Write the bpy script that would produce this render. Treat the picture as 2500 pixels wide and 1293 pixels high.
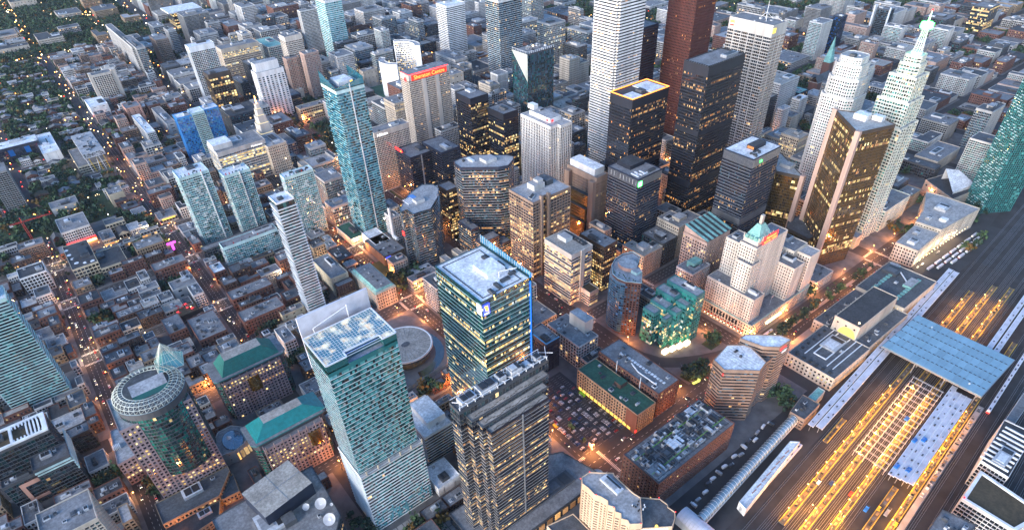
import bpy, math, random
import numpy as np
random.seed(11); RNG = np.random.default_rng(7)
for o in list(bpy.data.objects): bpy.data.objects.remove(o)
SC = bpy.context.scene; COL = SC.collection
R = math.radians
# ---------------------------------------------------------------- camera
cam = bpy.data.cameras.new('camera'); cam_ob = bpy.data.objects.new('camera', cam); COL.objects.link(cam_ob)
CAM = (0.0, 0.0, 447.0)          # observation pod, metres; X east, Y north along the street grid
F_PX, PITCH, ROLL, YAW, SHIFT = 1508.2, 40.394, -2.49, 37.035, 157.9
cam.sensor_fit = 'HORIZONTAL'; cam.sensor_width = 36.0
cam.lens = 36.0 * F_PX / 2500.0; cam.shift_y = SHIFT / 2500.0
cam.clip_start = 1.0; cam.clip_end = 20000.0
def cam_axes():
    p, r, y = R(PITCH), R(ROLL), R(YAW)
    Fv = np.array([math.sin(y)*math.cos(p), math.cos(y)*math.cos(p), -math.sin(p)])
    Rv = np.array([math.cos(y), -math.sin(y), 0.0]); Uv = np.cross(Rv, Fv)
    return Rv*math.cos(r)+Uv*math.sin(r), -Rv*math.sin(r)+Uv*math.cos(r), Fv
import mathutils
_r, _u, _f = cam_axes()
m = mathutils.Matrix(((_r[0], _u[0], -_f[0], CAM[0]), (_r[1], _u[1], -_f[1], CAM[1]), (_r[2], _u[2], -_f[2], CAM[2]), (0, 0, 0, 1)))
cam_ob.matrix_world = m
SC.camera = cam_ob
# ---------------------------------------------------------------- sky, sun, exposure
SUN_EL, SUN_AZ = 14.0, -100.0       # degrees; azimuth clockwise from grid north (+Y)
w = bpy.data.worlds.new("World"); SC.world = w; w.use_nodes = True
nt = w.node_tree; bg = nt.nodes['Background']
sky = nt.nodes.new('ShaderNodeTexSky'); sky.sky_type = 'NISHITA'; sky.sun_disc = False
sky.sun_elevation = R(SUN_EL); sky.sun_rotation = R(SUN_AZ); sky.altitude = 100; sky.air_density = 1.0; sky.dust_density = 1.0; sky.ozone_density = 4.4
nt.links.new(sky.outputs[0], bg.inputs[0]); bg.inputs[1].default_value = 0.095
sl = bpy.data.lights.new('sun', 'SUN'); sl.energy = 0.95; sl.angle = R(40); sl.color = (1.0, 0.92, 0.86)
so = bpy.data.objects.new('sun', sl); COL.objects.link(so)
sv = mathutils.Vector((math.sin(R(SUN_AZ))*math.cos(R(SUN_EL)), math.cos(R(SUN_AZ))*math.cos(R(SUN_EL)), math.sin(R(SUN_EL))))
so.rotation_euler = sv.to_track_quat('Z', 'Y').to_euler()
SC.view_settings.view_transform = 'Standard'; SC.view_settings.look = 'None'
SC.view_settings.exposure = 2.42; SC.view_settings.gamma = 1.0; SC.view_settings.use_curve_mapping = False
SC.cycles.max_bounces = 5; SC.cycles.diffuse_bounces = 2; SC.cycles.glossy_bounces = 3; SC.cycles.transmission_bounces = 3
SC.cycles.sample_clamp_indirect = 3.0; SC.cycles.caustics_reflective = False; SC.cycles.caustics_refractive = False
SC.cycles.use_light_tree = True
HAZE = 0.000016                   # scattering per metre of the evening haze
EM = 2.2                          # level of lit windows and lamps
LAMP_W = 4300.0                   # watts of one sodium street lamp
# ---------------------------------------------------------------- materials
MATS = []; MID = {}
def mat(name, col, rough=0.8, metal=0.0, var=0.25, scale=0.15, emit=None, es=0.0, spec=0.5, island=0.0, detail=4, streak=False, coat=0.0, stain=0.0):
    mt = bpy.data.materials.new(name); mt.use_nodes = True
    n = mt.node_tree.nodes; l = mt.node_tree.links; b = n['Principled BSDF']
    b.inputs['Roughness'].default_value = rough; b.inputs['Metallic'].default_value = metal
    b.inputs['Specular IOR Level'].default_value = spec
    c = (*col, 1)
    tc = n.new('ShaderNodeNewGeometry'); ns = n.new('ShaderNodeTexNoise'); ns.inputs['Scale'].default_value = scale; ns.inputs['Detail'].default_value = detail
    if streak:
        mp = n.new('ShaderNodeMapping'); mp.inputs['Scale'].default_value = (1, 1, 0.12); l.new(tc.outputs['Position'], mp.inputs[0]); l.new(mp.outputs[0], ns.inputs['Vector'])
    else: l.new(tc.outputs['Position'], ns.inputs['Vector'])
    mr = n.new('ShaderNodeMapRange'); mr.inputs[1].default_value = 0.3; mr.inputs[2].default_value = 0.7
    mr.inputs[3].default_value = 1-var; mr.inputs[4].default_value = 1+var; l.new(ns.outputs[0], mr.inputs[0])
    val = mr.outputs[0]
    oi = n.new('ShaderNodeObjectInfo')
    ad = n.new('ShaderNodeMath'); ad.operation = 'ADD'; l.new(tc.outputs['Random Per Island'], ad.inputs[0]); l.new(oi.outputs['Random'], ad.inputs[1])
    fr = n.new('ShaderNodeMath'); fr.operation = 'FRACT'; l.new(ad.outputs[0], fr.inputs[0])
    if island:
        m2 = n.new('ShaderNodeMapRange'); m2.inputs[3].default_value = 1-island; m2.inputs[4].default_value = 1+island; l.new(fr.outputs[0], m2.inputs[0])
        mu = n.new('ShaderNodeMath'); mu.operation = 'MULTIPLY'; l.new(val, mu.inputs[0]); l.new(m2.outputs[0], mu.inputs[1]); val = mu.outputs[0]
    sc = n.new('ShaderNodeVectorMath'); sc.operation = 'SCALE'; sc.inputs[0].default_value = col; l.new(val, sc.inputs['Scale'])
    l.new(sc.outputs[0], b.inputs['Base Color'])
    if stain:
        n5 = n.new('ShaderNodeTexNoise'); n5.inputs['Scale'].default_value = .45; n5.inputs['Detail'].default_value = 6; n5.inputs['Roughness'].default_value = .7; l.new(tc.outputs['Position'], n5.inputs['Vector'])
        m5 = n.new('ShaderNodeMapRange'); m5.inputs[1].default_value = .42; m5.inputs[2].default_value = .62; m5.inputs[3].default_value = 1-stain; m5.inputs[4].default_value = 1+stain*.5; l.new(n5.outputs[0], m5.inputs[0])
        u5 = n.new('ShaderNodeMath'); u5.operation = 'MULTIPLY'; l.new(val, u5.inputs[0]); l.new(m5.outputs[0], u5.inputs[1]); l.new(u5.outputs[0], sc.inputs['Scale'])
    if coat:
        b.inputs['Coat Weight'].default_value = 1.0; b.inputs['Coat IOR'].default_value = coat; b.inputs['Coat Roughness'].default_value = 0.04
        wn = n.new('ShaderNodeTexWhiteNoise'); wn.noise_dimensions = '1D'; l.new(fr.outputs[0], wn.inputs['W'])
        vs = n.new('ShaderNodeVectorMath'); vs.operation = 'SUBTRACT'; vs.inputs[1].default_value = (.5,.5,.5); l.new(wn.outputs['Color'], vs.inputs[0])
        v2 = n.new('ShaderNodeVectorMath'); v2.operation = 'SCALE'; v2.inputs['Scale'].default_value = .05; l.new(vs.outputs[0], v2.inputs[0])
        v3 = n.new('ShaderNodeVectorMath'); v3.operation = 'ADD'; l.new(v2.outputs[0], v3.inputs[0]); l.new(tc.outputs['Normal'], v3.inputs[1])
        v4 = n.new('ShaderNodeVectorMath'); v4.operation = 'NORMALIZE'; l.new(v3.outputs[0], v4.inputs[0]); l.new(v4.outputs[0], b.inputs['Coat Normal'])
    if emit:
        hc = n.new('ShaderNodeMix'); hc.data_type = 'RGBA'; hc.inputs['A'].default_value = (emit[0], emit[1]*.78, emit[2]*.6, 1); hc.inputs['B'].default_value = (emit[0], min(1,emit[1]*1.18), min(1,emit[2]*1.7), 1)
        wh = n.new('ShaderNodeTexWhiteNoise'); wh.noise_dimensions = '1D'; l.new(fr.outputs[0], wh.inputs['W']); l.new(wh.outputs['Value'], hc.inputs['Factor']); l.new(hc.outputs['Result'], b.inputs['Emission Color'])
        m3 = n.new('ShaderNodeMapRange'); m3.inputs[3].default_value = es*EM*0.25; m3.inputs[4].default_value = es*EM*1.5
        pw = n.new('ShaderNodeMath'); pw.operation = 'POWER'; pw.inputs[1].default_value = 1.6; l.new(fr.outputs[0], pw.inputs[0]); l.new(pw.outputs[0], m3.inputs[0])
        # noise painted into the glow suggests the room behind a lit pane
        n2 = n.new('ShaderNodeTexNoise'); n2.inputs['Scale'].default_value = 0.9; n2.inputs['Detail'].default_value = 2; l.new(tc.outputs['Position'], n2.inputs['Vector'])
        m4 = n.new('ShaderNodeMapRange'); m4.inputs[1].default_value = 0.35; m4.inputs[2].default_value = 0.65; m4.inputs[3].default_value = 0.35; m4.inputs[4].default_value = 1.3; l.new(n2.outputs[0], m4.inputs[0])
        mm = n.new('ShaderNodeMath'); mm.operation = 'MULTIPLY'; l.new(m3.outputs[0], mm.inputs[0]); l.new(m4.outputs[0], mm.inputs[1])
        l.new(mm.outputs[0], b.inputs['Emission Strength'])
        mt.cycles.emission_sampling = 'NONE'
    MID[name] = len(MATS); MATS.append(mt); return mt
W_ = dict(conc=(.40,.39,.38), concd=(.22,.22,.22), beige=(.46,.39,.32), cream=(.50,.43,.31), tanb=(.27,.20,.135), brick=(.135,.060,.046), brickd=(.075,.045,.038),
  mauve=(.30,.225,.235), blackm=(.009,.012,.022), white=(.68,.68,.68), offwhite=(.55,.54,.53), granite=(.075,.018,.014), stone=(.42,.37,.31), pink=(.42,.29,.24), salmon=(.47,.25,.19),
  steel=(.42,.40,.38), dgrey=(.09,.095,.105), bronze=(.055,.042,.034), copper=(.19,.42,.36), brown=(.13,.092,.072), brownl=(.23,.165,.13), tealm=(.03,.17,.18), royal=(.03,.20,.48), silver=(.52,.54,.47), aquaw=(.40,.56,.56), bluem=(.06,.15,.24), warmstone=(.52,.46,.40), peach=(.60,.42,.28), navy=(.012,.02,.042), slate=(.055,.06,.07))
for k, c in W_.items(): mat('wall_'+k, c, 0.75 if max(c) > .06 else 0.5, 0, 0.22, 0.12, streak=True, island=0.10)
G_ = dict(dark=(.010,.014,.020), mid=(.035,.058,.078), teald=(.008,.055,.060), tealm=(.025,.15,.155), teall=(.10,.34,.33), aqua=(.15,.42,.46), blue=(.012,.13,.42), bluel=(.06,.33,.66), bluegrey=(.06,.125,.17), green=(.006,.085,.065), gold=(.46,.27,.06), emerald=(.008,.20,.15), emeraldl=(.05,.42,.33), greyblue=(.07,.17,.24), blind=(.36,.36,.34), brown=(.045,.032,.024), indigo=(.02,.03,.055), fin=(.07,.26,.42), cyan=(.035,.19,.25), cyanl=(.11,.36,.43), oval=(.008,.08,.15))
for k, c in G_.items(): mat('glass_'+k, c, 0.12, 0.85 if k == 'gold' else 0.2, 0.1, 0.05, island=0.30, spec=0.9, coat=1.9)
mat('crown_glass', (.05,.20,.24), .2, .2, .2, .2, emit=(.95,.80,.42), es=.0, coat=1.6)
mat('lit_warm', (.3,.2,.1), .5, emit=(1.0,.60,.20), es=.125); mat('lit_yellow', (.3,.25,.1), .5, emit=(1.0,.72,.26), es=.145)
mat('lit_dim', (.15,.09,.05), .5, emit=(1.0,.50,.16), es=0.05); mat('lit_cool', (.3,.32,.3), .5, emit=(.80,.95,.78), es=.10); mat('lit_orange', (.3,.12,.04), .5, emit=(1.0,.40,.08), es=.14)
Rf = dict(grey=(.21,.205,.21), light=(.36,.355,.36), white=(.74,.75,.77), dark=(.05,.052,.058), green=(.03,.10,.065), brown=(.075,.055,.03), mint=(.22,.45,.40), beige=(.36,.32,.28), slate=(.10,.105,.115))
for k, c in Rf.items(): mat('roof_'+k, c, 0.9, 0, 0.25, 0.09, detail=8, stain=.28)
mat('roof_turquoise', (.006,.21,.215), .45, 0, .2, .3); mat('roof_teal', (.008,.13,.105), .5, 0, .2, .3); mat('asphalt', (.040,.039,.042), .9, 0, .3, .05, detail=8); mat('paving', (.13,.125,.125), .9, 0, .25, .12, detail=8)
mat('paving_pale', (.32,.30,.29), .9, 0, .2, .1, detail=6); mat('ballast', (.030,.028,.030), .95, 0, .45, .06, detail=9); mat('grass', (.030,.055,.022), .95, 0, .35, .05, detail=8)
mat('paint', (.62,.62,.58), .7, 0, .2, 1.0); mat('metal_white', (.72,.72,.74), .45, .1, .1, .4); mat('metal_grey', (.30,.31,.33), .5, .5, .15, .4); mat('metal_dark', (.035,.037,.042), .5, .3, .2, .4)
mat('equip', (.42,.43,.45), .6, .1, .2, .5, island=.5); mat('equip_dark', (.07,.075,.085), .6, .1, .2, .5, island=.5)
mat('leaf', (.040,.082,.034), .9, 0, .35, .12, island=.5); mat('leaf_dark', (.024,.055,.034), .9, 0, .35, .1, island=.5); mat('leaf_autumn', (.13,.075,.015), .9, 0, .35, .2, island=.5); mat('bark', (.05,.035,.025), .9)
mat('tarp_blue', (.02,.16,.50), .5); mat('yellow_paint', (.62,.40,.03), .5); mat('red_paint', (.42,.03,.025), .5); mat('lime', (.25,.60,.03), .5); mat('wood_pale', (.30,.2,.1), .8)
mat('canopy_white', (.55,.54,.60), .7, 0, .2, .12, detail=8); mat('shed_glass', (.23,.36,.42), .3, .2, .12, .05, island=.12, spec=.8); mat('tube_glass', (.28,.38,.42), .25, .5, .15, .08, spec=.8)
mat('plat', (.13,.10,.07), .9, 0, .25, .2, detail=6); mat('yellow_edge', (.60,.40,.05), .8)
def glow(name, col, s, sample=False):
    mt = bpy.data.materials.new(name); mt.use_nodes = True; b = mt.node_tree.nodes['Principled BSDF']
    b.inputs['Base Color'].default_value = (*[c*.5 for c in col], 1); b.inputs['Emission Color'].default_value = (*col, 1); b.inputs['Emission Strength'].default_value = s*EM
    if not sample: mt.cycles.emission_sampling = 'NONE'
    MID[name] = len(MATS); MATS.append(mt)
glow('glow_sodium', (1, .38, .08), 1.6); glow('glow_warm', (1, .70, .34), .9); glow('glow_red', (1, .03, .03), .28); glow('glow_tail', (1, .04, .02), .6); glow('glow_head', (1, .86, .6), 1.2); glow('glow_green', (.05, 1, .10), 1.6, True)
glow('glow_blue', (.05, .08, 1), .22); glow('glow_magenta', (.85, .06, .9), .35, True); glow('glow_white', (.95, .95, 1), .16); glow('glow_yellow', (1, .66, .12), .13); glow('glow_neonblue', (.02, .20, 1), .12); glow('glow_crown', (1, .80, .45), .065); glow('glow_signred', (1,.05,.03), .10); glow('glow_rim', (1, .27, .05), .30); glow('glow_lime', (.9, 1, .2), .1)
for i, c in enumerate([(.60,.60,.60),(.30,.31,.33),(.02,.021,.025),(.06,.065,.075),(.28,.02,.02),(.03,.06,.16),(.42,.40,.36)]): mat('car_paint_%d' % i, c, .3, .2, .02, 1, spec=.8)
mat('car_glass', (.012,.014,.018), .1, .3, .02, 1, spec=.9); mat('tyre', (.012,.012,.013), .9)
CARCOL = ['white','grey','black','charcoal','dark red','navy blue','silver']
# ---------------------------------------------------------------- mesh building
class MB:
    def __init__(s): s.v = []; s.n = []; s.m = []
    def quads(s, a, mi):
        a = np.asarray(a, float).reshape(-1, 4, 3)
        if len(a) == 0: return
        s.v.append(a.reshape(-1, 3)); s.n.append(np.full(len(a), 4)); s.m.append(np.full(len(a), MID[mi]) if isinstance(mi, str) else np.asarray(mi))
    def ngon(s, pts, mi):
        s.v.append(np.asarray(pts, float)); s.n.append(np.array([len(pts)])); s.m.append(np.array([MID[mi]]))
    def box(s, x0, y0, z0, x1, y1, z1, mi, top=None, bottom=False):
        q = [[(x0,y0,z0),(x1,y0,z0),(x1,y0,z1),(x0,y0,z1)], [(x1,y0,z0),(x1,y1,z0),(x1,y1,z1),(x1,y0,z1)],
             [(x1,y1,z0),(x0,y1,z0),(x0,y1,z1),(x1,y1,z1)], [(x0,y1,z0),(x0,y0,z0),(x0,y0,z1),(x0,y1,z1)]]
        s.quads(q, mi); s.quads([[(x0,y0,z1),(x1,y0,z1),(x1,y1,z1),(x0,y1,z1)]], top or mi)
        if bottom: s.quads([[(x0,y1,z0),(x1,y1,z0),(x1,y0,z0),(x0,y0,z0)]], mi)
    def prism(s, poly, z0, z1, mi, top=None, cap=True):
        n = len(poly)
        s.quads([[(*poly[i],z0),(*poly[(i+1)%n],z0),(*poly[(i+1)%n],z1),(*poly[i],z1)] for i in range(n)], mi)
        if cap: s.ngon([(*p, z1) for p in poly], top or mi)
    def obox(s, p, q, wd, z0, z1, mi, top=None):
        "box along the segment p-q, wd wide"
        d = np.subtract(q, p).astype(float); L = np.hypot(*d); d /= L; nn = np.array([-d[1], d[0]])*wd/2
        p, q = np.array(p, float), np.array(q, float)
        s.prism([tuple(p-nn), tuple(q-nn), tuple(q+nn), tuple(p+nn)], z0, z1, mi, top)
    def bar(s, a, b, r, mi, n=5):
        a, b = np.array(a, float), np.array(b, float); d = b-a; d /= np.linalg.norm(d)
        u = np.cross(d, (0,0,1) if abs(d[2]) < .9 else (1,0,0)); u /= np.linalg.norm(u); v = np.cross(d, u)
        t = np.arange(n)*2*np.pi/n; ra, rb = (r if isinstance(r, tuple) else (r, r))
        c = np.cos(t)[:, None]*u + np.sin(t)[:, None]*v; A = a+c*ra; B = b+c*rb; j = (np.arange(n)+1) % n
        s.quads(np.stack([A, B, B[j], A[j]], 1), mi)
        s.ngon(B, mi); s.ngon(A[::-1], mi)
    def ball(s, c, r, mi, n=6):
        t = np.linspace(0, np.pi, n//2+2); p = np.arange(n+1)*2*np.pi/n
        P = np.stack([np.outer(np.sin(t), np.cos(p)), np.outer(np.sin(t), np.sin(p)), np.outer(np.cos(t), np.ones_like(p))], -1)*r+np.array(c)
        s.quads(np.stack([P[:-1,:-1], P[1:,:-1], P[1:,1:], P[:-1,1:]], 2).reshape(-1,4,3), mi)
    def tri(s, a, b, c, mi): s.ngon([a, b, c], mi)
    def mesh(s, name, org=(0,0,0)):
        me = bpy.data.meshes.new(name); V = np.concatenate(s.v)-np.array(org, float); N = np.concatenate(s.n); M = np.concatenate(s.m)
        me.vertices.add(len(V)); me.vertices.foreach_set('co', V.astype(np.float32).ravel())
        me.loops.add(len(V)); me.loops.foreach_set('vertex_index', np.arange(len(V), dtype=np.int32))
        me.polygons.add(len(N)); me.polygons.foreach_set('loop_start', np.concatenate([[0], np.cumsum(N)[:-1]]).astype(np.int32))
        u, inv = np.unique(M, return_inverse=True)
        for k in u: me.materials.append(MATS[k])
        me.polygons.foreach_set('material_index', inv.astype(np.int32)); me.update(calc_edges=True)
        return me
    def build(s, name, parent=None, kind=None, org=None):
        if not s.v: return None
        o0 = org if org is not None else (tuple(parent['org']) if parent is not None and 'org' in parent else (0,0,0))
        o = bpy.data.objects.new(name, s.mesh(name, o0)); COL.objects.link(o)
        if parent is not None: o.parent = parent
        if kind: o['kind'] = kind
        return o
def thing(name, label, cat, loc=(0,0,0), group=None, rotz=0):
    o = bpy.data.objects.new(name, None); COL.objects.link(o); o.location = loc; o.rotation_euler[2] = rotz
    o['label'] = label; o['category'] = cat; o['org'] = [float(v) for v in loc]; o.empty_display_size = .1
    if group: o['group'] = group
    return o
def tag(o, label, cat, group=None):
    o['label'] = label; o['category'] = cat
    if group: o['group'] = group
    return o
def struct(mb, name):
    o = mb.build(name); o['kind'] = 'structure'; return o
# ---------------------------------------------------------------- facades
def G(**k): return [('glass_'+a if not a.startswith('lit') else a, v) for a, v in k.items()]
OFF = G(dark=5, mid=2, blind=.5, lit_warm=1.6, lit_yellow=1.0, lit_dim=1.2)
ST = {  # wall, glass mix, bay width, floor height, pier width, spandrel height, depth, top band
 'rbc': ('glass_teald', G(teald=4, green=3, tealm=1.2, dark=2, lit_yellow=4.2, lit_warm=1.6, lit_cool=.8), 1.6, 4.0, 0, 1.7, .18, 1.0, 'wall_aquaw'),
 'ritz': ('glass_tealm', G(teall=4.6, tealm=3.0, aqua=2.2, dark=1.5, teald=1.2, brown=.5, lit_orange=.14, lit_warm=.12, blind=.3), 1.7, 3.7, 0, 1.35, .16, 3, 'wall_white'),
 'ritzlow': ('wall_white', G(tealm=3, teald=2, teall=1, dark=2, lit_warm=.3, lit_yellow=.2), 1.8, 3.6, 0, 1.0, .35, 2),
 'dark': ('wall_slate', G(dark=4, teald=2, mid=1, lit_warm=.8), 3, 3.8, .2, .8, .3, 2),
 'simcoe': ('wall_blackm', G(dark=6, brown=2, indigo=2, lit_warm=2.2, lit_dim=2.4, lit_yellow=.9), 1.5, 3.8, 0, 2.0, .2, 1.5, 'wall_steel'),
 'bandgrey': ('wall_offwhite', G(brown=4, dark=3, gold=2, lit_dim=1.2, tealm=.6), 2.4, 3.6, 0, .7, .4, 2), 
 'bandgrey2': ('wall_conc', G(dark=4, mid=2, lit_dim=.6, lit_warm=.4), 3, 3.7, .6, 1.7, .5, 4),
 'plain_white': ('wall_white', G(mid=1), 14, 9, 12, 8, .2, 2), 'plain_grey': ('wall_conc', G(mid=1, lit_warm=.4), 12, 6, 10, 4.6, .2, 2), 'plain_cream': ('wall_cream', G(dark=2, lit_warm=1), 8, 5, 6.6, 3.6, .2, 2),
 'darkgrid': ('wall_slate', G(dark=4, mid=2, lit_warm=.9, tealm=.5), 3.2, 3.8, .5, 1.0, .4, 2), 'darkgrid2': ('wall_dgrey', G(mid=3, dark=2, tealm=1, blind=.6), 3.4, 3.6, .5, .8, .5, 1),
 'condo_beige': ('wall_beige', G(dark=3, mid=2, tealm=1, lit_dim=.3), 3.2, 3.1, .7, 1.1, .7, 3), 'condo_brown': ('wall_brownl', G(dark=3, mid=2, lit_dim=.4), 3.4, 3.2, .5, 1.1, 1.0, 2),
 'brick_grid': ('wall_brick', G(dark=4, mid=2, lit_warm=.9, lit_yellow=.6, blind=.4), 3.4, 4.1, 1.7, 2.0, .35, 2), 'tan_grid': ('wall_tanb', G(dark=4, mid=1.5, lit_warm=.7, lit_dim=.5), 3.2, 3.9, 1.3, 1.5, .4, 1.6),
 'cream_grid': ('wall_cream', G(dark=5, mid=2, lit_warm=.25), 4.2, 4.6, .9, 1.3, .5, 1.6), 'concrete_grid': ('wall_conc', G(dark=5, mid=1, lit_warm=.9, lit_dim=.7), 4.0, 3.9, .7, .9, .6, 1.6),
 'citi': ('wall_brownl', G(dark=4, brown=2, bluegrey=1.1, lit_dim=.8, lit_warm=.6), 2.6, 3.7, 0, 2.0, .4, 3),
 'crys': ('wall_tealm', G(green=2, emerald=3, emeraldl=2, teall=1, lit_yellow=2.6, lit_cool=.8), 3.0, 3.9, .25, 1.0, .3, 3.5),
 'curveblue': ('wall_bluem', G(greyblue=4, bluegrey=2, bluel=.6, mid=1.5, dark=1.5, lit_warm=.15), 2.6, 3.1, .2, .8, .25, 2), 'curvebrick': ('wall_brick', G(greyblue=2, bluel=.5, dark=2, mid=1, lit_warm=.25), 3.0, 3.1, 1.3, 1.1, .4, 2),
 'darkstripe': ('wall_navy', G(indigo=3, dark=3, lit_warm=.15), 2.0, 3.8, .7, .5, .4, 4), 'darkbrown_band': ('wall_bronze', G(brown=4, dark=2, lit_dim=.8, lit_warm=.3), 3, 3.6, 0, 1.3, .5, 1.2),
 'tan': ('wall_warmstone', G(brown=3, dark=2, lit_yellow=2.6, lit_warm=2, lit_dim=1), 3.2, 3.7, 0, 1.5, .5, 6), 'bronze_lit': ('wall_bronze', G(brown=2, dark=2, lit_yellow=2.2, lit_warm=2, lit_dim=1), 3, 3.8, .5, 1.2, .4, 4),
 'brown': ('wall_brownl', G(brown=3, dark=3, lit_warm=2.0, lit_dim=1.6, lit_yellow=.8), 4.4, 3.7, .55, 1.35, .5, 2.5), 'glassband': ('wall_navy', G(dark=4, teald=1.6, bluegrey=1.2, lit_warm=1.2, lit_dim=1.8), 2.2, 3.6, 0, 1.5, .25, 3, 'wall_steel'),
 'glassbandblue': ('glass_mid', G(mid=3, bluegrey=2, teald=1.5, dark=2, lit_warm=.7, lit_dim=.7), 2.2, 3.5, 0, 1.3, .25, 2, 'wall_steel'), 'brown_pilaster': ('wall_brown', G(dark=1, brown=2), 5, 12, 4, 11, .3, 1), 'brown_pilaster2': ('wall_brownl', G(brown=3, dark=3, lit_yellow=.7, lit_dim=.8), 1.8, 3.8, .9, .5, .6, 7),
 'white_grid': ('wall_offwhite', G(dark=4, mid=2, lit_warm=.5), 2.8, 3.5, .8, 1.2, .4, 2), 'white_darkgrid': ('wall_white', G(dark=8, lit_warm=.4), 3.4, 4.2, .8, .9, .5, 1.4),
 'theatre': ('wall_white', G(dark=3, teald=3, tealm=1.4, lit_warm=.14, lit_dim=.2), 3, 3.55, 0, .0, .2, 1), 'stone_grid': ('wall_stone', G(dark=5, lit_warm=.5), 3.2, 4.2, 1.6, 2.0, .4, 2.5), 'stone_lit': ('wall_stone', G(dark=2, lit_yellow=2.6, lit_warm=1.6), 3.0, 4.2, 1.3, 2.0, .4, 3),
 'resi': ('wall_aquaw', G(mid=3, bluegrey=2, greyblue=1.6, tealm=1.2, teall=.7, dark=2, blind=.6, lit_warm=.25), 2.6, 3.0, .3, .9, .9, 3.2), 'resi_white': ('wall_offwhite', G(mid=2, tealm=1.5, dark=2, lit_warm=.4), 2.8, 3.1, .5, .9, .8, 1.5),
 'glass_office': ('wall_conc', G(bluegrey=3, mid=2, tealm=1, lit_yellow=.9, lit_cool=.5, dark=1), 2.4, 3.8, .2, .7, .25, 3), 'shangri': ('wall_aquaw', G(cyan=4, teald=2, cyanl=1.6, greyblue=1, dark=1.2, lit_warm=.14), 2.2, 3.25, 0, .4, .35, 4),
 'hotel_grid': ('wall_warmstone', G(dark=5, brown=1, lit_warm=.4), 2.5, 3.0, .55, .9, .5, 7), 'sheraton': ('wall_warmstone', G(dark=4, brown=2, lit_warm=.2, lit_dim=.5), 2.4, 3.05, .5, 1.0, .5, 8), 
 'dark_glass': ('wall_navy', G(dark=5, indigo=2, mid=1.4, lit_warm=.8, lit_dim=.8), 2.8, 3.8, .15, 1.5, .2, 3), 'black_lit': ('wall_blackm', G(dark=4, indigo=1.5, lit_yellow=2.2, lit_warm=1.5, lit_dim=.6), 2.8, 3.8, .35, 1.0, .4, 9),
 'whitestripe': ('wall_offwhite', G(dark=5, brown=2, lit_warm=.4), 3.3, 3.8, 1.35, .3, .5, 3), 'crystal': ('wall_slate', G(teald=3, tealm=2, bluegrey=3, mid=2.2, lit_dim=.25), 3.2, 4.0, .14, .25, .15, 2),
 'fcp': ('wall_white', G(dark=5, brown=2.5, lit_warm=.9, lit_dim=.7), 2.6, 3.95, .0, 2.15, .35, 4), 'tdblack': ('wall_blackm', G(dark=6, indigo=2.5, brown=.8, lit_warm=1.2, lit_orange=.6, lit_dim=1.4), 1.5, 3.7, .2, 1.2, .3, 11), 'tdblack2': ('wall_navy', G(dark=5, indigo=3, bluegrey=.6, lit_warm=.6, lit_dim=1.2), 1.5, 3.7, .2, 1.2, .3, 10, 'metal_grey'),
 'commerce': ('wall_steel', G(dark=4, brown=2, mid=1, lit_warm=.3, lit_dim=.6), 3.0, 3.85, .2, 1.25, .4, 14), 'greyglass': ('wall_offwhite', G(bluegrey=3, mid=2, lit_dim=.3), 2.2, 3.6, .6, 1.3, .4, 3), 'goldglass': ('wall_bronze', G(gold=7, brown=1.6, lit_yellow=1.8, lit_dim=1.4), 2.0, 3.7, .12, .45, .2, 3),
 'pink_grid': ('wall_pink', G(brown=3, dark=3, lit_warm=1.6, lit_yellow=.6), 3.2, 3.8, 1.3, 1.6, .5, 4), 'louvre': ('wall_offwhite', G(dark=5, mid=1, lit_dim=.2), 3, 4, .3, .7, .6, 2), 'whiteband': ('wall_white', G(mid=3, dark=3, lit_dim=.3), 3, 3.7, 0, 1.9, .4, 4), 'whiteband2': ('wall_warmstone', G(dark=4, mid=1, lit_dim=.2), 3, 3.5, .5, 1.6, .5, 9),
 'bluegrey': ('wall_offwhite', G(bluegrey=4, mid=3, dark=1, lit_warm=.5, lit_dim=.6), 2.6, 3.8, 0, .6, .3, 4), 'teal_res': ('wall_offwhite', G(tealm=3, teald=2, mid=2, teall=1, lit_warm=.25), 2.8, 3.0, .25, .8, .7, 2), 'blue_res': ('wall_navy', G(blue=2, indigo=3, dark=2, lit_dim=.2), 2.8, 3.1, .2, .7, .4, 2),
 'beige_plain': ('wall_beige', G(dark=1, lit_warm=.6), 9, 9, 7, 7.5, .3, 4), 'ribbed': ('wall_offwhite', G(dark=5), 2.6, 12, 1.2, .6, .8, 2), 'white_blank': ('wall_white', G(bluegrey=3, blind=1, dark=1), 7.5, 3.5, 3.6, 1.2, .4, 8), 'cream_lit': ('wall_cream', G(dark=2, lit_yellow=2, lit_warm=1), 4.2, 4.2, .6, 1.6, .5, 2),
 'beige_lit': ('wall_beige', G(dark=2, lit_yellow=2.2, lit_cool=.6, brown=1), 3.2, 3.9, .7, 2.0, .5, 8), 'teal_low': ('wall_conc', G(tealm=3, mid=2, lit_warm=.5), 4, 4, .6, 1.2, .4, 2), 'pink_res': ('wall_pink', G(dark=2, mid=2, teall=1, lit_warm=.35), 3.2, 3.1, 1.4, 1.3, .6, 3), 'aqua': ('wall_white', G(aqua=5, teall=3, tealm=1, lit_cool=.3), 3, 3.9, .0, .9, .25, 4),
 'darkband': ('wall_offwhite', G(dark=4, mid=2, lit_warm=.3), 3.2, 3.0, .3, 1.0, 1.0, 2), 'brown_tower': ('wall_bronze', G(brown=2, dark=2, lit_yellow=1.6, lit_warm=1.3), 5, 3.9, 1.2, .7, .6, 8), 'white_frame': ('wall_white', G(mid=3, tealm=2, dark=3, lit_warm=.4), 3.4, 3.1, .3, .5, .9, 10), 'bandlit': ('wall_conc', G(bluegrey=2, mid=2, lit_yellow=2.0, lit_cool=.6), 3.4, 3.9, .15, 1.6, .3, 6),
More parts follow.
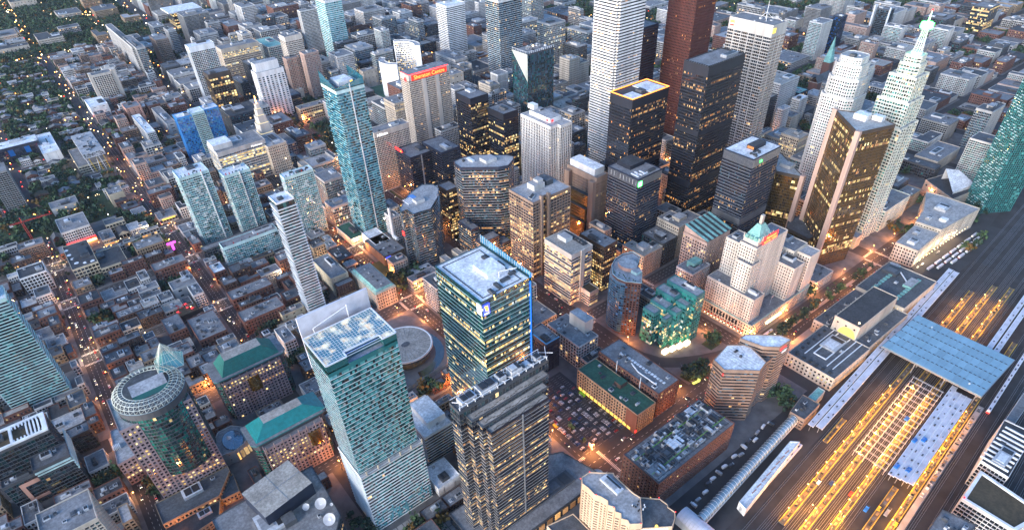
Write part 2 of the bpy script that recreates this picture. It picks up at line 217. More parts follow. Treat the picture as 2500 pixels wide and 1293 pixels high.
 'bluetower': ('wall_royal', G(bluel=4, blue=3, cyanl=1.2, mid=.6, lit_warm=.1), 2.4, 3.0, .2, .4, .5, 2), 'ago': ('wall_navy', G(blue=1, indigo=3), 8, 12, .2, .3, .1, 4), 'salmon': ('wall_salmon', G(dark=1, lit_warm=.1), 10, 3.2, 7, 1.6, .3, 2), 'white_darkcentre': ('wall_warmstone', G(dark=6, indigo=1), 4, 3.4, 1.2, .9, .8, 4), 'brown_grid': ('wall_brownl', G(dark=4, lit_dim=.3), 3.6, 4.0, 1.0, 2.0, .5, 3),
 'lit_glass': ('wall_slate', G(lit_yellow=3, lit_warm=2, dark=2.5, mid=1.5), 3.2, 4.0, .3, .9, .3, 2), 'apt_grid': ('wall_concd', G(dark=4, mid=2, lit_warm=.25, lit_dim=.4), 3.2, 3.0, .5, 1.0, .9, 2), 'store': ('wall_conc', G(lit_yellow=3, lit_orange=1, dark=1), 4, 5, .5, 2.2, .4, 2), 'whitefin': ('wall_slate', G(dark=3, mid=2, bluegrey=1, lit_dim=.2), 3, 3.6, 0, .9, .4, 2), 'condo_row': ('wall_conc', G(tealm=2, dark=2, mid=2, lit_warm=.5), 3, 3.1, 1.0, 1.1, .6, 2),
 'rowbrick': ('wall_brickd', G(dark=3, mid=1, lit_warm=.7, lit_dim=.5), 3, 3.4, 1.5, 1.6, .3, 1), 'rybig': ('wall_warmstone', G(dark=6, lit_warm=.25, lit_dim=.3), 2.9, 3.6, 1.7, 1.7, .35, 2.4), 'metro': ('wall_mauve', G(dark=4, mid=2, lit_yellow=2.0, lit_warm=.4, lit_dim=.5), 3.3, 3.7, 1.35, 1.5, .5, 1.6), 'metrocurve': ('wall_slate', G(emerald=2.6, green=3, teald=1.6, dark=1.5, lit_yellow=1.5), 2.6, 3.7, .12, .8, .25, 7),
 'unionw': ('wall_stone', G(dark=3, lit_yellow=1.5, lit_warm=.6), 4.0, 4.2, 2.2, 2.2, .4, 2.5), 'inter': ('wall_peach', G(dark=6, brown=1), 3.6, 3.2, 1.2, 1.6, .7, 6), 'cityhall': ('wall_white', G(dark=3, lit_yellow=2.4, lit_warm=1), 2.6, 3.6, .35, 1.3, .6, 2), 'ltower': ('wall_tealm', G(teald=4, tealm=1.6, dark=3, teall=.4), 3.0, 3.1, .15, .35, .6, 2), 'brookfield': ('wall_silver', G(teald=2.5, tealm=2.5, dark=2, teall=1, lit_yellow=.9, lit_warm=.3), 3.0, 3.8, .6, 1.5, .5, 2), 'brookdots': ('wall_offwhite', G(teald=2.5, dark=3, tealm=1.5, lit_yellow=.8), 3.0, 3.7, 1.25, 1.7, .5, 2.5), 'scotia': ('wall_granite', G(dark=4, brown=3, lit_orange=.5, lit_dim=1.0), 2.6, 3.9, 1.3, 1.9, .4, 6), 'tiff': ('wall_aquaw', G(teald=4, tealm=2.0, teall=.5, dark=4, lit_warm=.12), 2.4, 3.2, .0, .75, .8, 3), 'pent': ('wall_offwhite', G(mid=1), 9, 9, 8.4, 8.4, .1, .5),
}
def inset(poly, d):
    P = [np.array(p, float) for p in poly]; n = len(P); out = []
    for i in range(n):
        a, b, c = P[i-1], P[i], P[(i+1) % n]; e = b-a; f = c-b
        e /= np.hypot(*e); f /= np.hypot(*f); n1 = np.array([-e[1], e[0]]); n2 = np.array([-f[1], f[0]])
        k = 1+n1@n2; out.append(b+(n1+n2)*d/max(k, .35))
    return out
def ccw(p):
    a = sum(p[i][0]*p[(i+1)%len(p)][1]-p[(i+1)%len(p)][0]*p[i][1] for i in range(len(p)))
    return list(p) if a > 0 else list(p)[::-1]
def rect(x0, y0, x1, y1): return [(x0,y0),(x1,y0),(x1,y1),(x0,y1)]
PARTS_LEFT = {}
def px_size(p, s): return s*F_PX/max(1, math.dist(p, CAM))
def facade(root, wall, wins, poly, z0, z1, style, parts=0, base=0.0, faces=None):
    wm, gl, bw, fh, pw, sh, d, top = ST[style][:8]; line = ST[style][8] if len(ST[style]) > 8 else None
    wn, gi, wt = wm, np.array([MID[g] for g, _ in gl]), np.array([v for _, v in gl], float); wt /= wt.sum()
    lit = np.array([MATS[i].name.startswith('lit') for i in gi])
    pi = inset(poly, d); n = len(poly); cells = []
    top = min(top, (z1-z0)*.3); zt = z1-top; zb = z0+base
    nf = max(1, int(round((zt-zb)/fh))); zs = np.linspace(zb, zt, nf+1); sp = min(sh, (zs[1]-zs[0])*.92)
    for i in range(n):
        o0, o1, i0, i1 = np.array(poly[i], float), np.array(poly[(i+1)%n], float), pi[i], pi[(i+1)%n]
        e = o1-o0; L = np.hypot(*e); e /= L; nn = np.array([e[1], -e[0]]); mid = (o0+o1)/2
        vis = nn@(np.array(CAM[:2])-mid) > -0.12*np.hypot(*(np.array(CAM[:2])-mid))
        if L < 1.2 or (faces is not None and i not in faces) :
            wall.quads([[(*o0,z0),(*o1,z0),(*o1,z1),(*o0,z1)]], wn); continue
        nb = max(1, int(round(L/bw)))
        if not vis: nb = max(1, nb//2)
        ts = np.linspace(0, 1, nb+1); P = i0+(i1-i0)*ts[:, None]
        wall.quads([[(*o0,zt),(*o1,zt),(*o1,z1),(*o0,z1)], [(*o0,zt),(*i0,zt),(*i1,zt),(*o1,zt)]], wn)
        if base > 0: wall.quads([[(*o0,z0),(*o1,z0),(*o1,zb),(*o0,zb)], [(*o0,zb),(*o1,zb),(*i1,zb),(*i0,zb)]], wn)
        if sp > .05:
            a = zs[:-1]; bz = a+sp; q = np.zeros((nf, 3, 4, 3))
            for k, (pa, za) in enumerate([((o0,a),(o1,a),(o1,bz),(o0,bz)), ((o0,bz),(o1,bz),(i1,bz),(i0,bz)), ((i0,a),(i1,a),(o1,a),(o0,a))] and [(0,0)]*0): pass
            for k, row in enumerate([((o0,a),(o1,a),(o1,bz),(o0,bz)), ((o0,bz),(o1,bz),(i1,bz),(i0,bz)), ((i0,a),(i1,a),(o1,a),(o0,a))]):
                for j, (pp, zz) in enumerate(row): q[:,k,j,0] = pp[0]; q[:,k,j,1] = pp[1]; q[:,k,j,2] = zz
            wall.quads(q.reshape(-1,4,3), wn)
            if line:
                zl, zh, pr_ = bz-.34, bz+.02, nn*.06; A2, B2 = o0+pr_, o1+pr_; q = np.zeros((nf, 2, 4, 3))
                for k, row in enumerate([((A2,zl),(B2,zl),(B2,zh),(A2,zh)), ((A2,zh),(B2,zh),(o1-nn*.04,zh),(o0-nn*.04,zh))]):
                    for j, (pp, zz) in enumerate(row): q[:,k,j,0] = pp[0]; q[:,k,j,1] = pp[1]; q[:,k,j,2] = zz
                wall.quads(q.reshape(-1,4,3), line)
        if pw > 0 and vis:
            fr = .04; tt = ts[1:-1] if L/bw > 1.5 else ts[1:-1]; hp = pw/2
            c = o0+(o1-o0)*tt[:, None]; A, B = c-e*hp+nn*fr, c+e*hp+nn*fr; Ai, Bi = A-nn*(d+fr), B-nn*(d+fr)
            def col(p, q): 
                z = np.full((len(p),1), zb); y = np.full((len(p),1), zt)
                return np.stack([np.hstack([p,z]), np.hstack([q,z]), np.hstack([q,y]), np.hstack([p,y])], 1)
            if len(tt): wall.quads(col(A,B), wn); wall.quads(col(Ai,A), wn); wall.quads(col(B,Bi), wn)
            for (p, s) in ((o0, 1), (o1, -1)):
                q = p+e*s*max(hp, d*.6); f = [p+nn*fr, q+nn*fr] if s > 0 else [q+nn*fr, p+nn*fr]
                wall.quads([[(*f[0],zb),(*f[1],zb),(*f[1],zt),(*f[0],zt)], [(*q,zb),(*(q-nn*d),zb),(*(q-nn*d),zt),(*q,zt)]], wn)
        # panes, one quad per bay and storey, lit rooms in runs along each floor
        noise = .70*RNG.random((nf, nb))+.30*np.repeat(RNG.random((nf, nb//3+1)), 3, 1)[:, :nb]
        fl = RNG.random((nf,1))**2.2*2.9
        pl = wt[lit].sum()
        pick = np.zeros((nf, nb), int); isl = RNG.random((nf, nb))*.25+noise*.75 < np.clip(pl*fl, 0, .97)*.85
        if lit.any(): pick[isl] = RNG.choice(np.where(lit)[0], isl.sum(), p=wt[lit]/wt[lit].sum())
        if (~lit).any(): pick[~isl] = RNG.choice(np.where(~lit)[0], (~isl).sum(), p=wt[~lit]/wt[~lit].sum())
        za, zc = zs[:-1]+sp*.98, zs[1:]
        q = np.zeros((nf, nb, 4, 3)); q[:,:,0,:2] = P[:-1]; q[:,:,1,:2] = P[1:]; q[:,:,2,:2] = P[1:]; q[:,:,3,:2] = P[:-1]
        q[:,:,0,2] = za[:,None]; q[:,:,1,2] = za[:,None]; q[:,:,2,2] = zc[:,None]; q[:,:,3,2] = zc[:,None]
        mi = gi[pick]
        if parts and vis:
            for f in range(nf):
                for b in range(nb): PARTS_LEFT.setdefault(root, []).append((math.dist(q[f,b].mean(0), CAM), q[f,b], int(mi[f,b]), e, nn, pw))
        else: wins.quads(q.reshape(-1,4,3), mi.ravel())
def flush_parts(root, wins, limit):
    "nearest panes become window objects of their own, the rest one joined part"
    L = PARTS_LEFT.pop(root, [])
    if not L: return
    L.sort(key=lambda t: t[0]); org = np.array(root['org']); cache = {}
    for dist, q, mi, e, nn, pw in L[:limit]:
        c = q.mean(0); w2 = np.hypot(*(q[1]-q[0])[:2])-pw; h = q[2,2]-q[1,2]; key = (round(w2,1), round(h,1), mi, round(e[0],2), round(e[1],2))
        if key not in cache:
            b = MB(); u = np.array([*e,0])*w2/2; v = np.array([0,0,h/2]); k = np.array([*nn,0])
            b.quads([[-u-v+k*.01, u-v+k*.01, u+v+k*.01, -u+v+k*.01]], mi*np.ones(1, int))
            fw = min(.18, h*.06)
            for s in (-1, 1): 
                vv = np.array([0,0,1.])*fw; zc = v*s-(vv if s > 0 else 0)
                b.quads([[-u+zc+k*.07, u+zc+k*.07, u+zc+vv+k*.07, -u+zc+vv+k*.07]], 'metal_grey')
            cache[key] = b.mesh('window')
        o = bpy.data.objects.new('window', cache[key]); COL.objects.link(o); o.parent = root; o.location = c-org
    for t in L[limit:]: wins.quads(t[1][None], np.array([t[2]]))
UNIT = {}
def unit_mesh(k):
    if k in UNIT: return UNIT[k]
    b = MB(); m1 = 'equip' if k < 4 else 'equip_dark'
    b.box(-.5,-.5,0,.5,.5,.85,m1)
    if k % 2 == 0: b.box(-.36,-.36,.85,-.02,.36,1.0,'metal_dark'); b.box(.04,-.36,.85,.38,.36,1.0,'metal_dark')
    else: b.box(-.4,-.3,.85,.1,.3,1.0,m1); b.box(.2,-.4,.85,.42,.4,.95,'metal_dark')
    UNIT[k] = b.mesh('rooftop_unit'); return UNIT[k]
def add_unit(root, x, y, z, sx, sy, sz, rot=0, k=None, name='rooftop_unit'):
    o = bpy.data.objects.new(name, unit_mesh(random.randrange(6) if k is None else k)); COL.objects.link(o); o.parent = root
    org = root['org']; o.location = (x-org[0], y-org[1], z-org[2]); o.scale = (sx, sy, sz); o.rotation_euler[2] = rot
    return o
def inside(p, poly):
    c = False; n = len(poly)
    for i in range(n):
        a, b = poly[i], poly[i-1]
        if (a[1] > p[1]) != (b[1] > p[1]) and p[0] < (b[0]-a[0])*(p[1]-a[1])/(b[1]-a[1])+a[0]: c = not c
    return c
def roof_on(root, rb, poly, z, rm, par=.9, wallm='wall_conc', units=0, big=None):
    pi = inset(poly, .45); n = len(poly)
    rb.ngon([(*p, z-.02) for p in pi], rm)
    for i in range(n):
        j = (i+1) % n
        rb.quads([[(*pi[i],z-.02),(*pi[i],z+par),(*pi[j],z+par),(*pi[j],z-.02)], [(*pi[i],z+par),(*poly[i],z+par),(*poly[j],z+par),(*pi[j],z+par)], [(*poly[i],z-.01),(*poly[j],z-.01),(*poly[j],z+par),(*poly[i],z+par)]], wallm)
    if units:
        xs = [p[0] for p in poly]; ys = [p[1] for p in poly]; A = (max(xs)-min(xs)); Bv = (max(ys)-min(ys)); put = []
        ip = [tuple(q) for q in inset(poly, 2.0)]
        for t in range(units*12):
            if len(put) >= units: break
            first = len(put) == 0
            sx, sy, sz = (random.uniform(.22,.4)*A, random.uniform(.22,.4)*Bv, random.uniform(2.4,4)) if first and units < 5 else (random.uniform(1.6,5), random.uniform(1.6,4.5), random.uniform(1,2.6))
            x, y = random.uniform(min(xs),max(xs)), random.uniform(min(ys),max(ys))
            if all(inside((x+a*sx/2, y+c*sy/2), ip) for a in (-1,1) for c in (-1,1)) and all(abs(x-q[0]) > (sx+q[2])/2+.3 or abs(y-q[1]) > (sy+q[3])/2+.3 for q in put):
                put.append((x,y,sx,sy)); add_unit(root, x, y, z-.02, sx, sy, sz)
FOOT = []
def reserve(poly, z, name=''):
    xs = [p[0] for p in poly]; ys = [p[1] for p in poly]; FOOT.append((min(xs)-2, min(ys)-2, max(xs)+2, max(ys)+2))
def building(name, label, cat, vols, group=None, parts=0, plim=300, extra=None, noroof=False):
    "vols: (poly, z0, z1, style, roof material, rooftop units)"
    p0 = ccw(vols[0][0]); c = np.mean(p0, 0); root = thing(name, label, cat, (float(c[0]), float(c[1]), 0.0), group)
    wall, wins, rb = MB(), MB(), MB()
    for vi, v in enumerate(vols):
        if vi: rb.build('roof', root); rb = MB()
        poly, z0, z1, style, rm, units = v[:6]; poly = ccw(poly); kw = v[6] if len(v) > 6 else {}
        facade(root, wall, wins, poly, z0, z1, style, parts, **kw)
        roof_on(root, rb, poly, z1, 'roof_'+rm, wallm=ST[style][0], units=units, par=.9 if z1-z0 > 6 else .5)
        if z0 < 1: reserve(poly, z1)
    if extra: extra(root, wall, wins, rb)
    flush_parts(root, wins, plim)
    wall.build('wall', root); rb.build('roof', root); wins.build('windows', root, 'stuff')
    return root
def text(s, loc, rot, size, matn, parent=None, name='sign_lettering', ext=.05, align='CENTER'):
    cu = bpy.data.curves.new(name, 'FONT'); cu.body = s; cu.size = size; cu.extrude = ext; cu.align_x = align; cu.materials.append(MATS[MID[matn]])
    o = bpy.data.objects.new(name, cu); COL.objects.link(o); o.rotation_euler = rot
    if parent is not None: o.parent = parent; g = parent['org']; loc = (loc[0]-g[0], loc[1]-g[1], loc[2]-g[2])
    o.location = loc; return o
def ellipse(cx, cy, rx, ry, n=40, a0=0, a1=360): return [(cx+rx*math.cos(R(a0+(a1-a0)*i/n)), cy+ry*math.sin(R(a0+(a1-a0)*i/n))) for i in range(n if a1-a0 == 360 else n+1)]

_U = ['','first','second','third','fourth','fifth','sixth','seventh','eighth','ninth','tenth','eleventh','twelfth','thirteenth','fourteenth','fifteenth','sixteenth','seventeenth','eighteenth','nineteenth']
def ordw(n):
    if n < 20: return _U[n]
    t = {2:'twent',3:'thirt',4:'fort',5:'fift',6:'sixt',7:'sevent',8:'eight',9:'ninet'}[n//10]
    return t+'ieth' if n % 10 == 0 else t+'y-'+_U[n % 10]

_n = MATS[MID['crown_glass']].node_tree; _b = _n.nodes['Principled BSDF']; _g = _n.nodes.new('ShaderNodeNewGeometry'); _x = _n.nodes.new('ShaderNodeTexNoise'); _x.inputs['Scale'].default_value = .16; _x.inputs['Detail'].default_value = 3
_n.links.new(_g.outputs['Position'], _x.inputs['Vector']); _m = _n.nodes.new('ShaderNodeMapRange'); _m.inputs[1].default_value = .46; _m.inputs[2].default_value = .68; _m.inputs[3].default_value = 0; _m.inputs[4].default_value = .10*EM; _n.links.new(_x.outputs[0], _m.inputs[0]); _n.links.new(_m.outputs[0], _b.inputs['Emission Strength'])  # patchy yellow glow put into the crown panes for the lit space below
DATA = [
 ('rbc', 'glass_office_tower', 'green glass tower with white roof, blue fin and lion logo', 'tower', 178.0, 'rbc', 'white', 0, (192.0, 289.1, 237.0, 349.4)),
 ('whiteblk', 'office_block', 'low glass office with white roof and big white roof box', 'office', 36.5, 'bandgrey', 'white', 2, (144.3, 322.0, 172.5, 365.1)),
 ('whitelow', 'pavilion', 'flat white pavilion roof with grey squares between hotel and black tower', 'pavilion', 10.0, 'plain_white', 'white', 2, (133.0, 288.8, 155.6, 313.9)),
 ('cbc', 'broadcast_building', 'grey roofed broadcasting building with white satellite dishes', 'building', 44.0, 'darkgrid', 'grey', 2, ((-24.0, 331.6), (-4.3, 305.0), (42.7, 281.3), (53.5, 294.9), (56.3, 351.7), (47.8, 351.9), (-1.6, 354.6), (-23.9, 354.0))),
 ('tiffpod', 'low_office_block', 'stepped office podium with blue lit sign at street corner', 'office', 22.0, 'dark', 'grey', 1, (-98.7, 542.3, -81.1, 555.7)),
 ('beige_bl', 'apartment_tower', 'beige apartment tower with planted terraces on its roof', 'tower', 95.0, 'condo_beige', 'grey', 6, (-112, 360, -79.7, 390)),
 ('databrick', 'brick_warehouse', 'brick warehouse block covered with rooftop cooling machinery', 'warehouse', 34.0, 'brick_grid', 'grey', 0, (262.3, 164.2, 359.7, 202.5)),
 ('greenroof', 'brick_warehouse', 'tan and red brick warehouse with dark green roof beside car park', 'warehouse', 25.0, 'tan_grid', 'green', 9, (309.5, 229.0, 334.1, 307.1)),
 ('greybrick', 'brick_warehouse', 'red brick warehouse with long grey roof behind the green roof', 'warehouse', 32.0, 'brick_grid', 'grey', 10, (338.0, 230.4, 366.9, 307.1)),
 ('sqblock', 'office_block', 'grey concrete office with square window grid and cluttered roof', 'office', 30.0, 'concrete_grid', 'grey', 9, (328.7, 325.9, 356.0, 373.5)),
 ('octblock', 'office_block', 'dark office with chamfered corner and pale blue roof trim', 'office', 38.0, 'darkstripe', 'grey', 2, (300.2, 342.9, 317.9, 371.2)),
 ('brownback', 'office_tower', 'dark bronze office tower with lit floors and barrel vaulted roof', 'tower', 62.0, 'bronze_lit', 'grey', 4, (440.1, 403.8, 461.2, 444.3)),
 ('brownmid', 'office_tower', 'narrow brown office tower with rows of yellow lit windows', 'tower', 72.0, 'bronze_lit', 'grey', 0, (373.0, 619.7, 390.5, 641.5)),
 ('chimbase', 'steam_plant', 'brown steam plant with grey roof machinery below the chimney', 'plant', 14.0, 'brown_pilaster', 'grey', 8, (271.9, 623.0, 303.2, 674.8)),
 ('chimside', 'office_block', 'white gridded plant block behind the white chimney', 'office', 42.0, 'white_grid', 'grey', 4, (307.0, 656.2, 319.8, 675.0)),
 ('theatre', 'apartment_tower', 'slim white banded apartment tower with slanting slab edges', 'tower', 147.0, 'theatre', 'white', 1, (153.9, 589.7, 173.1, 610.2)),
 ('copper', 'heritage_building', 'stone heritage office with mint copper roof edge', 'building', 24.0, 'stone_grid', 'grey', 4, (220.7, 548.2, 245.9, 608.8)),
 ('whitehall', 'theatre_hall', 'windowless white theatre hall with long grey roof', 'theatre', 26.0, 'plain_cream', 'grey', 1, (193.5, 606.6, 215.2, 660.6)),
 ('resA', 'apartment_tower', 'pale glass apartment tower, left one of the cluster', 'tower', 98.0, 'resi', 'white', 3, (110.9, 834.7, 148.2, 865.4)),
 ('resB', 'apartment_tower', 'pale glass apartment tower, middle one of the cluster', 'tower', 90.0, 'resi', 'white', 3, (160.3, 819.6, 194.7, 842.9)),
 ('resC', 'apartment_tower', 'pale glass apartment tower just behind the white banded tower', 'tower', 92.0, 'resi', 'white', 4, (216.6, 756.1, 256.4, 770.8)),
 ('resD', 'apartment_block', 'wide glass apartment slab with rooftop terraces', 'apartments', 34.0, 'resi', 'grey', 2, (115.8, 747.4, 187.0, 763.4)),
 ('resE', 'office_block', 'glass office block with pale penthouse beside the apartment towers', 'office', 44.0, 'glass_office', 'grey', 1, (285.0, 807.2, 313.7, 841.1)),
 ('respod', 'apartment_podium', 'gridded podium below the glass apartment towers', 'podium', 16.0, 'darkgrid2', 'grey', 0, (98.8, 790.9, 199.8, 802.4)),
 ('shangri', 'apartment_tower', 'slim teal glass tower with pointed glass crown', 'tower', 200.0, 'shangri', 'grey', 2, (285.5, 696.6, 322.3, 736.9)),
 ('hilton', 'hotel', 'beige gridded hotel slab with white rooftop lettering', 'hotel', 91.0, 'hotel_grid', 'grey', 3, (372.9, 804.3, 431.4, 825.6)),
 ('sheraton', 'hotel', 'tall beige hotel slab with glowing red sign', 'hotel', 140.0, 'sheraton', 'grey', 3, (465.4, 847.8, 538.8, 873.4)),
 ('redlogo', 'office_tower', 'black glass office with red rooftop logo', 'tower', 60.0, 'dark_glass', 'grey', 3, (401.3, 758.7, 438.4, 800.7)),
 ('darksq', 'office_tower', 'dark glass office with plain grey roof beside the red logo tower', 'tower', 66.0, 'dark_glass', 'grey', 1, (437.4, 731.0, 470.3, 783.7)),
 ('nortelA', 'office_tower', 'black office tower with lit windows and lower shoulder', 'tower', 118.0, 'black_lit', 'grey', 1, (511.8, 755.7, 544.9, 795.0)),
 ('nortelB', 'office_tower', 'black office tower with yellow lit floors behind its twin', 'tower', 104.0, 'black_lit', 'grey', 1, (532.9, 704.7, 560.3, 742.7)),
 ('crystal', 'glass_office_tower', 'faceted blue glass tower with unfinished open top', 'tower', 132.0, 'crystal', 'grey', 0, (675.5, 821.1, 733.8, 861.9)),
 ('tdtower', 'office_tower', 'tallest black steel tower with grey roof', 'tower', 210.0, 'tdblack', 'grey', 1, (624.9, 434.1, 693.4, 469.8)),
 ('tdnorth', 'office_tower', 'black tower with orange lit roof rim and white roof panels', 'tower', 176.0, 'tdblack', 'dark', 0, (558.3, 485.1, 622.8, 521.6)),
 ('tdwest', 'office_tower', 'black office tower with green lit logo on the corner', 'tower', 108.0, 'tdblack2', 'grey', 0, (519.1, 431.1, 560.5, 480.1)),
 ('tdsouth', 'office_tower', 'black office tower with white machinery roof', 'tower', 140.0, 'tdblack2', 'white', 0, (597.4, 338.0, 650.2, 377.2)),
 ('brickgold', 'office_tower', 'brown stone office with white roof box and stepped glass centre', 'tower', 88.0, 'brown_pilaster2', 'grey', 0, (514.7, 493.7, 535.0, 547.6)),
 ('commerce', 'office_tower', 'pale steel banded tower with roof mast and yellow logos', 'tower', 222.0, 'commerce', 'grey', 5, (776.8, 454.8, 808.5, 520.9)),
 ('redmid', 'office_block', 'beige stone block with lit windows between the black towers', 'office', 70.0, 'stone_lit', 'grey', 1, (806.8, 625.2, 829.2, 634.6)),
 ('goldlow', 'bank_hall', 'long stone bank block with rows of lit windows', 'bank', 34.0, 'stone_lit', 'grey', 3, (894.1, 431.3, 940.8, 496.1)),
 ('pinkoffice', 'office_block', 'pink stone office with slanted green striped roof', 'office', 66.0, 'pink_grid', 'grey', 0, (527.9, 330.7, 569.6, 364.1)),
 ('lantern', 'office_block', 'small office with pale green roof box and lit glass base', 'office', 38.0, 'white_grid', 'grey', 2, (501.5, 324.5, 532.8, 347.5)),
 ('arena', 'stadium_hall', 'white framed hall with brown planted roof beside the tracks', 'hall', 26.0, 'louvre', 'brown', 0, ((473.5, 11.4), (435.2, 9.3), (435.3, -27.5), (467.3, -35.8))),
 ('telus', 'office_block', 'white louvred office block beside the tracks', 'office', 30.0, 'louvre', 'dark', 2, ((540.8, 20.8), (480.0, 14.9), (478.8, -5.5), (542.9, -0.9))),
 ('br_low', 'office_block', 'dark roofed block by the rail curve', 'office', 28.0, 'darkgrid', 'grey', 6, ((412.3, 14.4), (385.0, 12.8), (395.1, -5.6), (417.9, -7.8))),
 ('grey_br', 'office_block', 'grey plain station annex beside the white louvred block', 'office', 12.0, 'concrete_grid', 'grey', 2, ((612.0, 23.6), (564.9, 21.1), (565.8, 13.8), (614.8, 15.9))),
 ('longbank', 'office_tower', 'glass office tower behind the crystal tower with beige crown', 'tower', 92.0, 'glass_office', 'grey', 1, (924.1, 1048.8, 969.3, 1089.3)),
 ('whiteband', 'office_tower', 'white banded tower with rounded corners', 'tower', 125.0, 'whiteband', 'white', 1, (778.4, 1214.2, 826.8, 1252.8)),
 ('bay', 'office_tower', 'tall blue grey glass tower with white ribbed edge', 'tower', 160.0, 'bluegrey', 'grey', 1, (787, 1041, 845, 1085)),
 ('brownlow', 'office_block', 'dark glass midrise with flat beige roof near the white banded tower', 'office', 46.0, 'darkgrid', 'grey', 1, (830.8, 1388.6, 873.7, 1418.0)),
 ('tealres', 'apartment_tower', 'narrow teal apartment tower behind the curved twin', 'tower', 78.0, 'teal_res', 'grey', 1, (670.3, 1316.3, 691.0, 1348.8)),
 ('courthouse', 'courthouse', 'grey stone courthouse with flared white roof', 'courthouse', 48.0, 'bandgrey2', 'grey', 3, (727.1, 1116.7, 757.5, 1193.4)),
 ('eaton', 'shopping_hall', 'long beige shopping hall with glazed roof', 'hall', 30.0, 'beige_plain', 'grey', 3, (846.8, 1213.5, 904.8, 1301.1)),
 ('oldhall', 'heritage_hall', 'stone hall with steep slate roofs beside the striped grey block', 'hall', 26.0, 'stone_grid', 'grey', 0, (708.1, 1002.7, 723.6, 1045.1)),
 ('ribbed', 'office_block', 'pale vertical ribbed block left of the crystal tower', 'office', 52.0, 'ribbed', 'grey', 0, (727.0, 974.3, 752.5, 997.8)),
 ('policegrid', 'office_tower', 'white gridded slab tower left of the curved twin towers', 'tower', 66.0, 'white_grid', 'grey', 2, (533.4, 1256.4, 569.8, 1299.4)),
 ('darkbox', 'office_block', 'dark glass office with red rooftop strip near the curved twins', 'office', 36.0, 'darkgrid', 'grey', 3, (592.7, 1273.7, 643.2, 1296.4)),
 ('whiteA', 'office_tower', 'blank white tower with grey window columns', 'tower', 88.0, 'white_blank', 'grey', 0, (348.8, 1200.5, 401.0, 1226.2)),
 ('whiteA_low', 'office_block', 'teal glass pavilion with mint roof below the blank white tower', 'office', 32.0, 'dark_glass', 'grey', 1, (366.3, 1208.6, 423.8, 1249.2)),
 ('consulate', 'office_block', 'cream office with lit rows and white roof units by the park', 'office', 24.0, 'cream_lit', 'grey', 6, (394.9, 1151.0, 462.5, 1172.9)),
 ('osg', 'office_tower', 'large beige office slab with rows of lit windows', 'tower', 66.0, 'beige_lit', 'grey', 2, (373.7, 1485.6, 456.7, 1521.6)),
 ('teals', 'hospital_wing', 'low mint roofed hospital wing', 'hospital', 50.0, 'teal_low', 'mint', 1, (474.4, 1484.7, 510.4, 1569.9)),
 ('white3', 'office_tower', 'white banded tower with dark roof', 'tower', 108.0, 'whiteband2', 'grey', 1, (455.5, 1311.1, 491.7, 1341.9)),
 ('twinA', 'apartment_tower', 'pink apartment tower with notched corners, taller twin', 'tower', 84.0, 'pink_res', 'grey', 1, (468.1, 1260.2, 498.6, 1284.5)),
 ('twinB', 'apartment_tower', 'pink grey apartment tower, shorter twin', 'tower', 72.0, 'pink_res', 'grey', 1, (443.3, 1297.1, 470.4, 1317.8)),
 ('aquatower', 'office_tower', 'aqua glass tower with horizontal white lines', 'tower', 140.0, 'aqua', 'grey', 1, (584.8, 1384.1, 623.7, 1434.2)),
 ('aptstripe', 'apartment_tower', 'grey balcony apartment slab left of the aqua tower', 'tower', 108.0, 'darkband', 'grey', 1, (565.1, 1484.1, 607.5, 1500.4)),
 ('browntower', 'office_tower', 'dark brown tower with lit window columns', 'tower', 86.0, 'brown_tower', 'grey', 1, (281.8, 1264.1, 322.9, 1296.4)),
 ('frametower', 'apartment_tower', 'tall white framed apartment tower behind the brown tower', 'tower', 110.0, 'white_frame', 'white', 1, (289.0, 1376.4, 337.6, 1399.7)),
 ('litoffice', 'office_block', 'grey office slab with lit bands and rooftop lettering', 'office', 58.0, 'bandlit', 'grey', 1, (193.3, 978.7, 268.8, 1027.4)),
 ('opera', 'opera_hall', 'windowless grey hall beside the blue glass tower', 'hall', 26.0, 'plain_grey', 'grey', 1, (182.5, 1249.5, 198.5, 1354.9)),
 ('ago', 'gallery', 'art gallery with dark blue titanium front', 'gallery', 26.0, 'ago', 'white', 4, (-76.2, 1334.7, -10.6, 1372.6)),
 ('ago2', 'gallery_wing', 'pale gallery wing with stepped white roofs', 'gallery', 18.0, 'plain_white', 'white', 4, (-14.7, 1286.4, 11.7, 1388.5)),
 ('rowwhite', 'apartment_block', 'long white apartment block with roof terraces', 'apartments', 30.0, 'resi_white', 'white', 4, (142.4, 1219.3, 156.3, 1327.8)),
 ('pinkblock', 'apartment_block', 'salmon pink blank walled apartment block', 'apartments', 36.0, 'salmon', 'grey', 1, (141.0, 1354.6, 167.7, 1386.9)),
 ('stripeblk', 'apartment_tower', 'white apartment slab with dark glazed centre panel', 'tower', 56.0, 'white_darkcentre', 'grey', 1, (127, 1540, 164, 1562)),
 ('stripeblk2', 'office_block', 'white windowless wedge block beside the dark panelled slab', 'office', 20.0, 'plain_white', 'white', 1, (94.1, 1467.4, 126.5, 1521.9)),
 ('hospL', 'hospital', 'long concrete hospital slab on the avenue', 'hospital', 60.0, 'bandgrey2', 'grey', 3, (237.0, 1678.3, 251.1, 1942.1)),
 ('hospR', 'office_tower', 'brown grey square office with dark top windows', 'tower', 58.0, 'brown_grid', 'grey', 1, (293.8, 1703.5, 322.4, 1761.7)),
 ('hospM', 'office_tower', 'grey glass slab with white roof tanks', 'tower', 62.0, 'glass_office', 'grey', 2, (241.4, 1650.3, 259.6, 1777.7)),
 ('ziggurat', 'office_block', 'stepped beige office with lit balconies', 'office', 28.0, 'bandgrey2', 'grey', 1, (216.9, 1380.5, 247.8, 1407.6)),
